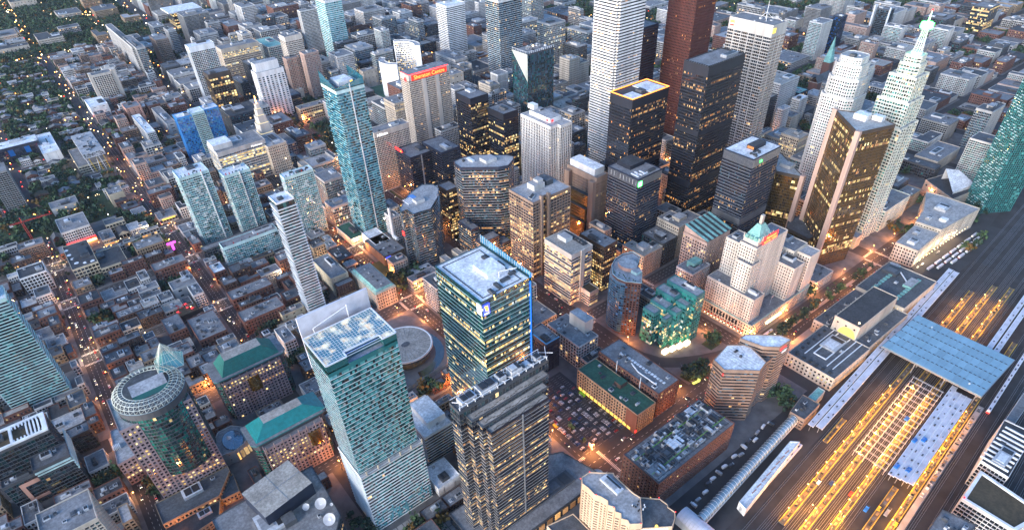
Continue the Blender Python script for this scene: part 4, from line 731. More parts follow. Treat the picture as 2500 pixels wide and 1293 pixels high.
def x_databrick(root, wall, wins, rb):
    x0,y0,x1,y1,z = 262.3,164.2,359.7,202.5,34
    b = MB()
    for k in range(6): b.box(x0+2,y0+3+k*6,z+2.2,x1-2,y0+3.3+k*6,z+2.6,'lime' if k%3==1 else 'metal_dark')
    for k in range(15): b.box(x0+3+k*6.4,y0+2,z+2.2,x0+3.3+k*6.4,y1-2,z+2.6,'metal_grey')
    for k in range(15): 
        for j in range(4): b.box(x0+3+k*6.4,y0+3+j*10,z-.1,x0+3.3+k*6.4,y0+3.3+j*10,z+2.3,'metal_dark')
    b.build('steel_gantry', root)
    random.seed(5); put = []
    for t in range(900):
        sx,sy = random.choice([(3,8),(8,3),(4,4),(6,3),(10,7),(2.5,2.5),(5,9)]); x,y = random.uniform(x0+6,x1-6), random.uniform(y0+5,y1-5)
        if all(abs(x-q[0])>(sx+q[2])/2+.5 or abs(y-q[1])>(sy+q[3])/2+.5 for q in put) and len(put)<70: put.append((x,y,sx,sy)); add_unit(root,x,y,z-.05,sx,sy,random.uniform(2,5.5))
    for k in range(4):
        for j in range(3): part_box(root,'cooling_fan_box',296+k*3.4,178+j*3.4,z+2.7,299+k*3.4,181+j*3.4,z+4.4,'metal_white')
    part_box(root,'pale_roof_slab',264,166,z-.1,278,181,z+1.4,'roof_light'); part_box(root,'pale_roof_slab',340,185,z-.1,357,200,z+1.2,'roof_light')
EXTRA['databrick'] = x_databrick
def x_sq(root, wall, wins, rb): part_box(root,'roof_penthouse',347.7,337,30,359.1,360.5,45,'wall_warmstone','roof_light')
EXTRA['sqblock'] = x_sq
def x_white(root, wall, wins, rb): part_box(root,'white_roof_box',152.6,329,36.4,170.8,357.2,44,'wall_white','roof_white')
EXTRA['whiteblk'] = x_white
def x_oct(root, wall, wins, rb):
    b = MB(); q = inset(rect(300.2,342.9,317.9,371.2),.9); o = rect(300,342.7,318.1,371.4)
    for k in range(4): j=(k+1)%4; b.quads([[(*o[k],38.95),(*o[j],38.95),(*q[j],39.5),(*q[k],39.5)]],'glass_fin')
    b.build('blue_roof_trim', root)
EXTRA['octblock'] = x_oct
def x_pink(root, wall, wins, rb):
    x0,y0,x1,y1,z = 527.9,330.7,569.6,364.1,66; b = MB(); b.quads([[(x0,y0,z+1),(x1,y0,z+1),(x1,y1,z+9),(x0,y1,z+9)]],'roof_dark')
    for k in range(6): xx = x0+k*8; b.quads([[(xx,y0,z+1.3),(xx+4,y0,z+1.3),(xx+4,y1,z+9.3),(xx,y1,z+9.3)]],'roof_mint')
    b.box(x0,y1-.6,z,x1,y1,z+9,'wall_pink'); b.quads([[(x0,y1,z),(x0,y0,z),(x0,y0,z+1),(x0,y1,z+9)],[(x1,y0,z),(x1,y1,z),(x1,y1,z+9),(x1,y0,z+1)]],'wall_pink'); b.build('slanted_green_roof', root)
EXTRA['pinkoffice'] = x_pink
def x_lantern(root, wall, wins, rb): part_box(root,'pale_green_roof_box',511,331,38,525,341,45,'roof_mint','roof_mint'); part_box(root,'orange_roof_hut',527,336,38,531,340,41,'wood_pale')
EXTRA['lantern'] = x_lantern
def x_arena(root, wall, wins, rb):
    P = [(473.5,11.4),(435.2,9.3),(435.3,-27.5),(467.3,-35.8)]; b = MB(); q = inset(ccw(P),2.4); n = 4; o = ccw(P)
    for k in range(n): j=(k+1)%n; b.quads([[(*o[k],27.4),(*o[j],27.4),(*q[j],27.4),(*q[k],27.4)],[(*o[k],26),(*o[j],26),(*o[j],27.4),(*o[k],27.4)],[(*q[j],26),(*q[k],26),(*q[k],27.4),(*q[j],27.4)]],'wall_white')
    b.build('white_roof_frame', root); part_box(root,'red_beacon',436,8,27.4,437,9,28.6,'glow_red')
EXTRA['arena'] = x_arena
def x_telus(root, wall, wins, rb):
    for k in range(9): part_box(root,'roof_louvre',484+k*6,-3,30,485.2+k*6,17,31.4,'wall_white')
EXTRA['telus'] = x_telus
def x_chim(root, wall, wins, rb):
    b = MB(); b.bar((303,640,20),(303,648,20),2.2,'wall_white',14); b.bar((303,648,18),(303,651,24),2.2,'wall_white',14); b.bar((303,650,20),(303,650,62),(2.5,1.9),'wall_white',16); b.build('white_chimney', root); part_box(root,'blue_sign',274,622.4,10,281,622.8,12.8,'glow_blue'); part_box(root,'yellow_sign_lamp',272.4,622.3,10.2,273.6,622.8,11.6,'glow_yellow')
    b = MB(); b.bar((303,650,62.05),(303,650,62.3),1.4,'metal_dark',16); b.build('chimney_mouth', root)
EXTRA['chimbase'] = x_chim
def x_lit(root, wall, wins, rb): text('Mackenzie',(254,978.2,52.5),FS,4.2,'glow_white',root); part_box(root,'white_roof_box',193,990,58,222,1018,66,'wall_offwhite','roof_white')
EXTRA['litoffice'] = x_lit
def x_cath(root, wall, wins, rb):
    b = MB(); b.box(1240,592,0,1254,606,46,'wall_brick'); b.build('bell_tower', root); s = MB()
    c = (1247,599,92); o = [(1240,592,46),(1254,592,46),(1254,606,46),(1240,606,46)]
    for k in range(4): s.ngon([o[k],o[(k+1)%4],c],'roof_mint')
    s.build('copper_spire', root)
    r = MB(); r.quads([[(1190,580,22),(1240,580,22),(1240,589,34),(1190,589,34)],[(1240,598,22),(1190,598,22),(1190,589,34),(1240,589,34)]],'roof_slate'); r.box(1190,580,0,1240,598,22,'wall_brick'); r.build('nave', root)
EXTRA['cathedral'] = x_cath
def x_hall(root, wall, wins, rb):
    b = MB(); x0,x1 = 708,723.6
    for k in range(5): y = 1003+k*9; b.quads([[(x0,y,26),(x1,y,26),(x1,y+4,38),(x0,y+4,38)],[(x1,y+8,26),(x0,y+8,26),(x0,y+4,38),(x1,y+4,38)]],'roof_slate'); b.tri((x0,y,26),(x0,y+4,38),(x0,y+8,26),'wall_stone')
    b.bar((716,1048,0),(716,1048,60),(5,4),'wall_stone',4); b.build('steep_slate_roof', root)
EXTRA['oldhall'] = x_hall
def x_stripe(root, wall, wins, rb): part_box(root,'white_side_frame',122,1540.5,0,127,1550.5,60,'wall_warmstone'); part_box(root,'white_side_frame',163.8,1540.5,0,172,1550.5,60,'wall_warmstone')
EXTRA['stripeblk'] = x_stripe
def x_mars(root, wall, wins, rb): part_box(root,'white_overhanging_roof',405,2022,41,495,2104,44,'wall_white','roof_white')
EXTRA['mars'] = x_mars
def x_whiteA(root, wall, wins, rb): part_box(root,'roof_penthouse',352,1206,88,396,1224,103,'wall_white','roof_light')
EXTRA['whiteA'] = x_whiteA
def x_mec(root, wall, wins, rb):
    for k,(x,y) in enumerate(((-41,908),(-40,893),(-38,880),(-36,866),(-27,860),(-26,880),(-19,858))):
        b = MB(); b.prism(ellipse(0,0,2.6,2.6,16),0,.3,'roof_white'); o = b.build('white_roof_disc', root, org=(0,0,0)); o.location = loc(root,(x,y,20))
EXTRA['mec'] = x_mec
def x_wfin(root, wall, wins, rb): part_box(root,'white_end_fin',1638,713,0,1646,717,62,'wall_white'); part_box(root,'white_end_fin',1645.5,681,0,1649,684,60,'wall_white')
EXTRA['whitefin'] = x_wfin
def x_store(root, wall, wins, rb): part_box(root,'yellow_shop_sign',82,933.3,5.5,100,933.7,7.5,'glow_yellow')
EXTRA['lowstore'] = x_store
def x_red(root, wall, wins, rb): part_box(root,'red_lit_canopy',-38.5,950.8,5,-2,952.4,8,'glow_red'); part_box(root,'orange_lit_canopy',-37,950.2,2.5,-3,952.3,4.4,'glow_sodium')
EXTRA['redwhite'] = x_red
def x_cbc(root, wall, wins, rb):
    b = MB(); P = [(8,318.5),(47.7,325.1),(42.1,358),(2,350.6)]; b.prism(ccw(P),44,57.5,'wall_navy','roof_beige')
    o = b.build('tilted_grey_hall', root)
    s = MB(); s.obox((27.8,321.8),(22,354.3),.35,57.5,57.65,'metal_grey'); s.obox((5,334.5),(44.9,341.5),.35,57.5,57.65,'metal_grey'); s.build('roof_seams', root)
    for (x,y,r) in ((46,312,4.4),(45,295,4.6),(36,316.5,2.7),(52,306,1.2)):
        if r <= 0: continue
        d = MB(); n = 20; prev = None
        for k in range(5):
            rr = r*k/4; zz = .10*rr*rr/ r*1.6; ring = [(rr*math.cos(t*2*PI/n), rr*math.sin(t*2*PI/n), zz) for t in range(n)]
            if prev and k > 1: d.quads([[prev[t],prev[(t+1)%n],ring[(t+1)%n],ring[t]][::-1] for t in range(n)],'metal_white'); d.quads([[prev[t],prev[(t+1)%n],ring[(t+1)%n],ring[t]] for t in range(n)],'metal_white')
            elif prev: d.ngon(ring,'metal_white')
            prev = ring
        d.bar((0,0,0),(0,0,r*.5),.12,'metal_grey'); d.bar((0,0,-2),(0,0,0),.4,'metal_grey')
        LB = {4.4:'large white satellite dish nearer the roof corner of the broadcasting building',4.6:'largest white satellite dish on the curved end of the broadcasting roof',2.7:'middle sized white satellite dish beside the roof hut',1.2:'smallest white satellite dish by the broadcasting roof edge'}[r]
        dish = thing('satellite_dish',LB,'satellite dish',(x,y,46.5))
        q = d.build('dish', dish, org=(0,0,0)); q.rotation_euler = (R(25),R(-20),0)
    part_box(root,'roof_hut',17,310,44,26,319,49,'wall_slate','roof_slate')
EXTRA['cbc'] = x_cbc
# ---------------------------------------------------------------- data driven buildings
for d in DATA:
    i, nm, lb, ct, z, st, rf, un, ft = d
    poly = rect(*ft) if not isinstance(ft[0], tuple) else ft
    building(nm, lb, ct, [(poly, 0, z, st, rf, un)], extra=EXTRA.get(i), parts=1 if i in PARTS else 0)
def arc(cx, cy, r0, r1, a0, a1, n=18): return [(cx+r1*math.cos(R(a0+(a1-a0)*k/n)), cy+r1*math.sin(R(a0+(a1-a0)*k/n))) for k in range(n+1)]+[(cx+r0*math.cos(R(a1+(a0-a1)*k/n)), cy+r0*math.sin(R(a1+(a0-a1)*k/n))) for k in range(n+1)]
# ---------------------------------------------------------------- black stepped tower (front centre)
def stair(y):
    L = [(210.4,249.3),(133.7,249.3),(133.7,238),(138.8,238),(138.8,232),(143,232),(143,226.5),(146,226.5),(146,221),(196.5,221),(196.5,226.5),(200,226.5),(200,232),(205.6,232),(205.6,238),(210.4,238)]
    P = {221: L, 226.5: L[:6]+[(143,226.5),(200,226.5)]+L[12:], 232: L[:4]+[(138.8,232),(205.6,232)]+L[14:], 238: L[:3]+[(210.4,238)]}
    return P[y]
def x_simcoe(root, wall, wins, rb):
    z = 148; b = MB()
    for k in range(13):
        x = 135+k*6.2; b.bar((x,239,z+1),(x+6,248,z+3.4),.22,'metal_white'); b.bar((x,248,z+1),(x+6,239,z+3.4),.22,'metal_white'); b.bar((x,238.6,z-6),(x,238.6,z+3.4),.3,'metal_white')
    for y in (238.6,248.6): b.bar((134,y,z+3.4),(210,y,z+3.4),.25,'metal_white')
    b.build('crown_truss', root)
    for (x,a,c,h) in ((144,12,7,5),(160,14,8,6),(172,6,6,7),(184,9,7,7),(196,7,6,3),(204,5,6,5)): add_unit(root,x,243.5,z,a,c,h,0,random.randrange(4))
    for (yy,zz,x0,x1) in ((235,141,141,203),(229.3,137,145,198),(223.7,133,148,195)):
        t = MB(); t.box(x0,yy-1.6,zz-.05,x1,yy+1.6,zz+.12,'roof_beige'); 
        for k in range(22): t.box(x0+2+k*(x1-x0-4)/22,yy-.9+.8*math.sin(k),zz+.1,x0+4+k*(x1-x0-4)/22,yy-.5+.8*math.sin(k),zz+.3,'roof_brown')
        t.build('ledge_roof', root)
    part_box(root,'white_corner_track',172,220.3,18,173,220.95,133.5,'metal_grey')
building('office_tower','black bronze glass tower with stepped top and white roof trusses in front','tower',
  [(stair(221),0,133,'simcoe','beige',0),(stair(226.5),133,137,'dark','beige',0),(stair(232),137,141,'dark','beige',0),(stair(238),141,148,'dark','slate',0)], extra=x_simcoe)
def x_pod(root, wall, wins, rb):
    for k in range(12):
        x = 142+k*8.4; part_box(root,'lit_podium_window',x,207.55,2,x+5.4,207.95,9,random.choice(['lit_dim','lit_dim','lit_warm']))
    b = MB(); b.prism(ellipse(246,214,5,5,20),0,11,'glass_mid','roof_light'); b.build('round_corner_bay', root)
building('podium','low grey podium wrapped round the foot of the black stepped tower','podium',[(ccw([(126,208),(238,208),(246,216),(238,250),(212,262),(126,262)]),0,12,'dark','grey',3)], extra=x_pod)
# ---------------------------------------------------------------- teal hotel tower with glazed crown
def x_ritz(root, wall, wins, rb):
    z = 183; x0,y0,x1,y1 = 76.5,296.2,127,330.7
    N = [(x0,y0),(91,y0),(91,301.5),(117,301.5),(117,y0),(x1,y0),(x1,y1),(x0,y1)]
    b = MB()
    b.prism(N,176,z-.5,'glass_tealm',cap=False); b.ngon([(*p,177.5) for p in N],'roof_light')
    b.build('crown_glass_wall', root)
    g, f = MB(), MB(); nx, ny = 24, 15
    for i in range(nx):
        for j in range(ny):
            a, c = x0+(x1-x0)*i/nx, y0+(y1-y0)*j/ny; a2, c2 = x0+(x1-x0)*(i+1)/nx, y0+(y1-y0)*(j+1)/ny
            if 90.9 < (a+a2)/2 < 117.1 and (c+c2)/2 < 301.5: continue
            m = 'crown_glass'
            g.quads([[(a+.1,c+.1,z-.25),(a2-.1,c+.1,z-.25),(a2-.1,c2-.1,z-.25),(a+.1,c2-.1,z-.25)]], m)
    for i in range(nx+1): f.box(x0+(x1-x0)*i/nx-.09,y0 if not 90.9 < x0+(x1-x0)*i/nx < 117.1 else 301.5,z-.4,x0+(x1-x0)*i/nx+.09,y1,z-.1,'metal_white')
    for j in range(ny+1): f.box(x0,y0+(y1-y0)*j/ny-.09,z-.42,x1,y0+(y1-y0)*j/ny+.09,z-.12,'metal_white')
    for k in range(8): f.obox(N[k],N[(k+1)%8],.9,z-.5,z+.25,'metal_white')
    g.build('skylight_panes', root, 'stuff'); f.build('skylight_frame', root)
    t = MB(); t.box(91.2,y0+.1,176.2,116.8,y0+.7,176.7,'glow_blue'); t.build('blue_light_strip', root)
    w_ = MB(); w_.box(78,337.5,150,130,339,194.5,'canopy_white'); w_.box(79,331,0,129,337.5,174,'wall_offwhite','roof_light'); w_.build('north_screen_wall', root)
    c = MB(); c.bar((86,335,184),(112,335,190),.35,'metal_white'); c.bar((112,335,175),(112,335,191),.5,'metal_white'); c.bar((86,335,184),(86,334,181),.3,'metal_white'); c.build('window_crane', root)
    lp = MB()
    for k in range(6): lp.box(80+k*9.6,291.9,71.6,80.8+k*9.6,292.8,76,'wall_cream')
    lp.box(75.5,291.8,71.4,129,296,72.2,'roof_light'); lp.build('ledge_columns', root)
    q = MB()
    for k in range(30):
        for r in range(6):
            if random.random() < .32: q.box(76.5+k*1.72,292.62,3+r*3.2,78.1+k*1.72,292.78,6+r*3.2,'glass_aqua')
    q.build('pale_blue_panels', root, 'stuff')
building('hotel_tower','teal glass hotel tower with glazed crown lit from inside','tower',[(rect(76.5,296.2,127,330.7),72,176,'ritz','light',0),(rect(75.5,292.8,129,330.9),0,71.4,'ritzlow','light',0)], extra=x_ritz)
reserve(rect(70,285,135,352),0)
# ---------------------------------------------------------------- round concert hall
rt = thing('concert_hall','round concert hall with cracked grey disc roof beside the teal hotel tower','concert hall',(202,455,0))
b = MB(); b.prism(ccw([(172,443),(171,413),(228,417),(247,441),(247,500),(233,518),(176,518)]),0,5,'wall_conc','paving'); b.build('plinth', rt)
b = MB(); n = 48; c0 = (202.5,456); prof = [(24,5,'glass_dark'),(27,9,'glass_gold'),(29,17,'glass_mid'),(29.5,19,'wall_conc'),(29.5,20.2,'wall_conc'),(28.4,20.6,'metal_white'),(27.6,20.2,'roof_beige')]
for k in range(len(prof)-1):
    A = ellipse(*c0,prof[k][0],prof[k][0],n); B = ellipse(*c0,prof[k+1][0],prof[k+1][0],n)
    b.quads([[(*A[t],prof[k][1]),(*A[(t+1)%n],prof[k][1]),(*B[(t+1)%n],prof[k+1][1]),(*B[t],prof[k+1][1])] for t in range(n)], prof[k][2])
b.build('glazed_drum', rt); b = MB(); b.ngon([(*p,20.2) for p in ellipse(*c0,27.6,27.6,n)],'roof_beige')
b.prism(ellipse(203,455,5,3.6,9),20.1,20.5,'roof_slate')
for k in range(40): a = k*9+random.uniform(-3,3); r1 = random.uniform(8,16); b.obox((203+r1*math.cos(R(a)),455+r1*math.sin(R(a))),(203+26*math.cos(R(a+3)),455+26*math.sin(R(a+3))),random.uniform(.15,.5),20.1,20.24+.002*k,'roof_slate' if k%3 else 'roof_light')
b.build('disc_roof', rt); reserve(rect(168,410,250,520),20)
b = MB(); b.prism(ccw(arc(202.5,456,31,40,-100,40,14)),4.9,5.06,'glass_dark'); b.build('reflecting_pool', rt)
# ---------------------------------------------------------------- mauve twin-material towers with green roofs
def x_metro(root, wall, wins, rb):
    cx, cy, z = -20, 447, 108; f = MB(); n = 40
    prof = [(26,z),(25.2,z+3.4),(23,z+5.6),(20,z+6.6),(17,z+6.2)]
    P = lambda k, t: (cx+prof[k][0]*math.cos(t*2*PI/n), cy+prof[k][0]*math.sin(t*2*PI/n), prof[k][1])
    for t in range(n):
        for k in range(4): f.bar(P(k,t),P(k+1,t),.27,'wall_silver',3)
        for k in range(5): f.bar(P(k,t),P(k,t+1),.27,'wall_silver',3)
        for k in range(3): f.bar(P(k,t),P(k+1,t+1),.12,'wall_silver',3)
    f.build('lattice_ring', root)
    q = MB(); c = (2,468,z+22); base = [(-9,458,z+2),(10,456,z+2),(14,474,z+2),(2,482,z+2),(-8,476,z+2)]
    for k in range(5):
        a, d = np.array(base[k]), np.array(base[(k+1)%5])
        for s in range(5): q.bar(a+(d-a)*s/5, c, .18,'wall_silver',3)
        for s in (.3,.6): q.bar(a+(np.array(c)-a)*s, d+(np.array(c)-d)*s, .16,'wall_silver',3)
        q.bar(a,d,.25,'wall_silver',3)
    q.build('lattice_pyramid', root)
    m = MB(); 
    for k in range(5): m.ngon([base[k],base[(k+1)%5],(2,468,z+14)],'glass_teall')
    m.build('pyramid_glass', root)
    part_box(root,'roof_penthouse',-32,440,z-.1,-6,455,z+5,'wall_tealm','roof_light')
    d = MB(); d.prism(ellipse(cx,cy,26.2,26.2,n),z-.3,z+.3,'wall_bluem',cap=False); d.build('roof_rim', root)
building('office_tower','mauve office tower with curved green glass front and lattice crown','tower',[(rect(-50,427.5,3,470),0,98,'metro','light',0),(ellipse(-20,447,25.8,25.8,36),34,108,'metrocurve','slate',0)], extra=x_metro, parts=1)
def hip(root, eave, ridge, z0, z1, rm='roof_teal', flat='roof_beige'):
    b = MB(); e = rect(*eave); r = rect(*ridge)
    for k in range(4):
        j = (k+1)%4; b.quads([[(*e[k],z0),(*e[j],z0),(*r[j],z1),(*r[k],z1)]],rm)
    b.ngon([(*p,z1) for p in r], flat); b.build('green_hipped_roof', root)
    s = MB()
    for k in range(4):
        j = (k+1)%4; a, bb, c, d = [np.array([*e[k],z0]),np.array([*e[j],z0]),np.array([*r[j],z1]),np.array([*r[k],z1])]; L = np.linalg.norm(bb-a); n = int(L/2.2)
        for t in range(n+1): s.bar(a+(bb-a)*t/n+[0,0,.1], d+(c-d)*t/n+[0,0,.1], .06, 'wall_tealm', 3)
        for t in range(1,6): s.bar(a+(d-a)*t/6+[0,0,.1], bb+(c-bb)*t/6+[0,0,.1], .06, 'wall_tealm', 3)
    s.build('roof_seams', root, 'stuff')
def x_mA(root, wall, wins, rb):
    hip(root,(29,394.5,91,420),(41,401.5,75,411.5),53,63,'roof_turquoise')
    b = MB(); P = [(31,392)]+ellipse(27,396,4,4,5,270,180)[1:]+[(24.5,420),(90,420)]+ellipse(86,397,5,5,5,0,-90)+[(31,392)][:0]
    P = ccw([(28,392),(24.5,396),(24.5,420),(91,420),(91,397),(87,392)]); b.prism(P,51.6,52.8,'wall_tealm','roof_grey')
    b.build('eave_slab', root)
    f = MB()
    for k in range(8): f.box(33+k*7.2,387.2,44,33.6+k*7.2,387.8,51.5,'wall_pink')
    f.build('facade_fins', root)
    c = MB(); c.prism(ellipse(74,388.5,5.5,3.5,16),26,42,'glass_gold'); c.build('bowed_window', root)
building('office_block','mauve gridded office with bright turquoise hipped roof, nearer of two','office',[(rect(32,387.5,83.5,424),0,48,'metro','grey',0),(ccw([(30,393),(26,397),(26,419),(89,419),(89,398),(86,393)]),0,51.6,'metrocurve','grey',2)], extra=x_mA, parts=1)
def x_mB(root, wall, wins, rb):
    hip(root,(34,492,89,518),(42,500,77,513),52,63)
    P = ccw([(28,489),(25.5,492),(25.5,521.5),(95,521.5),(95,493),(91,489)]); b = MB(); b.prism(P,50.8,52,'wall_tealm','roof_grey'); b.build('eave_slab', root)
    f = MB()
    for k in range(8): f.box(33+k*7.2,487.1,44,33.6+k*7.2,487.7,51,'wall_pink')
    f.build('facade_fins', root); c = MB(); c.prism(ellipse(58,488.5,6,3.5,16),26,42,'glass_gold'); c.build('bowed_window', root)
building('office_block','mauve gridded office with dark green hipped roof, farther of two','office',[(rect(31,487.5,87,520),0,48,'metro','grey',0),(ccw([(30,490),(27,493),(27,520.5),(93,520.5),(93,494),(90,490)]),0,50.8,'metrocurve','grey',1)], extra=x_mB, parts=1)
def x_link(root, wall, wins, rb):
    b = MB(); b.prism(ellipse(17,452,9,13,28),13.9,14.5,'wall_tealm','roof_dark'); c = (17,453,18)
    e = ellipse(17,452,8.6,12.6,24)
    b.quads([[(*e[k],14.5),(*e[(k+1)%24],14.5),(17,452,14.9),(17,452,14.9)] for k in range(24)],'glass_oval')
    for k in range(8): a = ellipse(15,456,2.6,2.6,8); b.ngon([(*a[k],14.6),(*a[(k+1)%8],14.6),(15,456,18)],'metal_white')
    b.build('blue_oval_skylight', root)
    for k in range(5): part_box(root,'lit_entrance_pane',13+k*4.2,438.2+.9*k,1,16.4+k*4.2,438.5+.9*k,10,'lit_warm')
building('entrance_hall','low curved entrance hall with dark blue oval skylight between the mauve offices','hall',[(ccw([(3,440),(14,438),(24,441),(29,447),(29,462),(22,470),(10,470),(3,462)]),0,14,'plain_grey','grey',0)], extra=x_link)
building('office_podium','grey roofed podium with a white roof sculpture beside the mauve tower','podium',[(ccw([(-70,474),(-50,476),(-50,520),(-66,520)]),0,28,'metro','light',0),],extra=lambda r,a,b_,c: [part_box(r,'white_roof_star',-66+k*1.2,492+abs(k)*.3,28,-65.4+k*1.2,498-abs(k)*.3,31,'metal_white') for k in (-2,-1,0,1,2)])
building('office_podium','stepped brown podium with yellow lit windows below the mauve tower','podium',[(ccw([(-58,402),(-13,400),(3,420),(3,427),(-58,427)]),0,13,'tan_grid','slate',2),(ccw([(-58,380),(-20,384),(-14,400),(-58,402)]),0,8,'tan_grid','dark',1),(ccw([(-12.5,398),(2,397),(4,419),(-10,419.5)])[:],0,9,'tan_grid','slate',0)])
# ---------------------------------------------------------------- left edge complex
def x_tiff(root, wall, wins, rb):
    b = MB()
    for k in range(36): 
        z = 8+k*3.2; b.box(-89.2,634,z,-87.8,659,z+1.5,'glass_teall' if k%3 else 'wall_slate') if k%2 else None
    b.build('side_balconies', root, 'stuff')
    part_box(root,'lit_crown_box',-132,642,124,-92,658,131,'glass_teall','roof_white')
building('apartment_tower','tall teal apartment tower with white floor bands cut by the left edge','tower',[(rect(-138,634.8,-88,659.5),0,124,'tiff','white',0)], extra=x_tiff)
def x_frame(root, wall, wins, rb):
    b = MB(); z = 60
    for a in ((-150,515.6,-101.2,518),(-150,538.5,-101.2,541),(-104,518,-101.2,538.5),(-128,518,-126,538.5)): b.box(a[0],a[1],z+.9,a[2],a[3],z+2.4,'wall_white')
    for k in range(9): b.box(-126+k*2.6,518,z+.9,-125+k*2.6,521,z+2.2,'wall_white'); b.box(-126+k*2.6,535,z+.9,-125+k*2.6,538.5,z+2.2,'wall_white')
    for k in range(5): b.box(-116+k*2.8,521,z+.9,-114.8+k*2.8,535,z+2.2,'wall_white')
    b.build('white_roof_frame', root)
    l = MB()
    for k in range(5): l.box(-124+.6*k,496.6+.6*k,38-k*3.2,-96.4,498,39.4-k*3.2,'wall_aquaw'); l.box(-97.2,496.6,38-k*3.2,-96.2,538,39.4-k*3.2,'wall_aquaw')
    l.build('white_louvres', root)
    p = MB()
    for a in ((-140,505.2,6,-114,505.8,9),(-140,505.2,9,-137,505.8,24),(-117,505.2,9,-114,505.8,24),(-140,505.2,24,-114,505.8,28)): p.box(a[0],a[1],a[2],a[3],a[4],a[5],'wall_salmon')
    p.build('brick_portal', root)
building('office_block','dark teal stepped office with white roof frame and brick portal','office',[(rect(-150,515.5,-101,541),0,60,'dark','brown',4),(rect(-124,497.4,-97,515.4),0,42,'dark','slate',2),(rect(-150,506,-124.1,515.4),0,32,'dark','slate',3)], extra=x_frame)
def x_podlight(root, wall, wins, rb):
    part_box(root,'blue_light_strip',-97,541.7,3,-82,542.1,6.5,'glow_blue')
EXTRA['tiffpod'] = x_podlight
# ---------------------------------------------------------------- peach hotel with sawtooth walls
I1 = [(195.8,177.7),(195.3,171),(197.4,167),(198.7,161.5),(196.3,158.8),(198.6,154.8),(196.4,152),(198.3,148.7),(195.7,145.6),(198,142),(196.9,139.1),(203.7,133.9),(218.3,148.8),(217.2,154.2),(217.3,160.8),(217.3,166.9),(217.6,173.3),(218.9,175.3),(206,187.2),(198.7,187.5),(195,183.3)]
I2 = [(204.5,134.2),(221.5,122),(228.3,125),(231.9,128.3),(231.2,133.9),(232.6,135.7),(232,142.1),(222.4,151.6),(219,149)]
def x_inter(root, wall, wins, rb):
    b = MB(); b.box(217.6,122,60,218,138,74,'wall_peach'); 
    text('INTERCONTINENTAL',(211.5,129.0,66.5),(PI/2,0,R(-36)),2.0,'glow_white',root)
    g = MB(); g.ball((212.5,128.4,70.5),1.2,'glow_yellow',8); g.build('round_lit_emblem', root)
    for p in ((196,170,76),(197,187,76),(206,187,76),(198,155,76),(203,134.6,76),(232,143,69),(232,128,69)):
        g = MB(); g.ball(p,.4,'glow_red'); g.build('red_roof_lamp', root)
    for k in range(14): 
        x, y = random.uniform(209,216), random.uniform(140,150); q = MB(); q.bar((x,y,75),(x,y,76.2),.45,random.choice(['metal_white','metal_dark']),8); q.build('roof_vent', root)
building('hotel','peach hotel with sawtooth walls and grey roof at the lower edge','hotel',[(I1,0,75,'inter','light',1),(I2,0,68,'inter','slate',1),(ccw([(172,195),(172,183),(186,172),(194.5,172),(194.5,190)]),0,30,'inter','slate',0)], extra=x_inter, parts=1)
# ---------------------------------------------------------------- octagonal office pair
C1 = [(399.7,174.4),(413.3,177.2),(420.7,201.3),(405.8,213.3),(380.8,209.0),(377.3,195.1)]; C2 = [(431.8,178.0),(449,177.1),(446.8,187),(424.5,208),(415.9,208.2),(421.8,187.8)]
building('office_tower','brown banded octagonal office with ribbed white roof','tower',[(C1,0,64,'citi','white',0)],extra=lambda r,a,b_,c: (add_unit(r,402,196,64,2,2,2.5), add_unit(r,405,203,64,4,2,1.5), [part_box(r,'roof_rib',383+k*3,181,63.9,383.25+k*3,208,64.12,'roof_light') for k in range(3,9)], part_box(r,'red_corner_lamp',376.6,194.6,58,377.3,195.6,60,'glow_red')))
def x_citi(root, wall, wins, rb):
    text('citi',(441,177.1,60),(PI/2,0,R(-3)),5.5,'glow_white',root); b = MB(); P = [(438+5*math.cos(R(a)),177.0,65.5+2.4*math.sin(R(a))) for a in range(20,161,14)]
    for k in range(len(P)-1): b.bar(P[k],P[k+1],.5,'glow_red',4)
    b.build('red_logo_arc', root)
building('office_tower','brown angular office with white roof and red arc logo behind the octagon','tower',[(C2,0,70,'citi','white',1),(ccw([(419.8,180),(429,180.2),(421.5,188),(420.5,200.5)]),0,57,'citi','grey',1)],extra=x_citi)
# ---------------------------------------------------------------- green crystal steps
building('office_block','stepped green glass office with zigzag corners lit from inside','office',[(rect(446.5,279.3,460,318),0,61,'crys','light',2),(rect(433.9,297.6,446.4,321),0,55,'crys','light',1),(rect(438,284,446.4,297.5),0,50,'crys','light',0),(rect(422.2,296.6,433.8,317.3),0,48,'crys','light',1),(rect(428,287,437.9,296.5),0,44,'crys','light',0),(rect(411.8,302.2,422.1,317.5),0,43,'crys','light',0),(rect(417,291,427.9,296.5),0,39,'crys','light',0)],
  extra=lambda r,a,b_,c: [part_box(r,'lit_entrance_canopy',412+k*9,282-2*k,.2,419+k*9,286-2*k,4,'glow_warm') for k in range(4)])
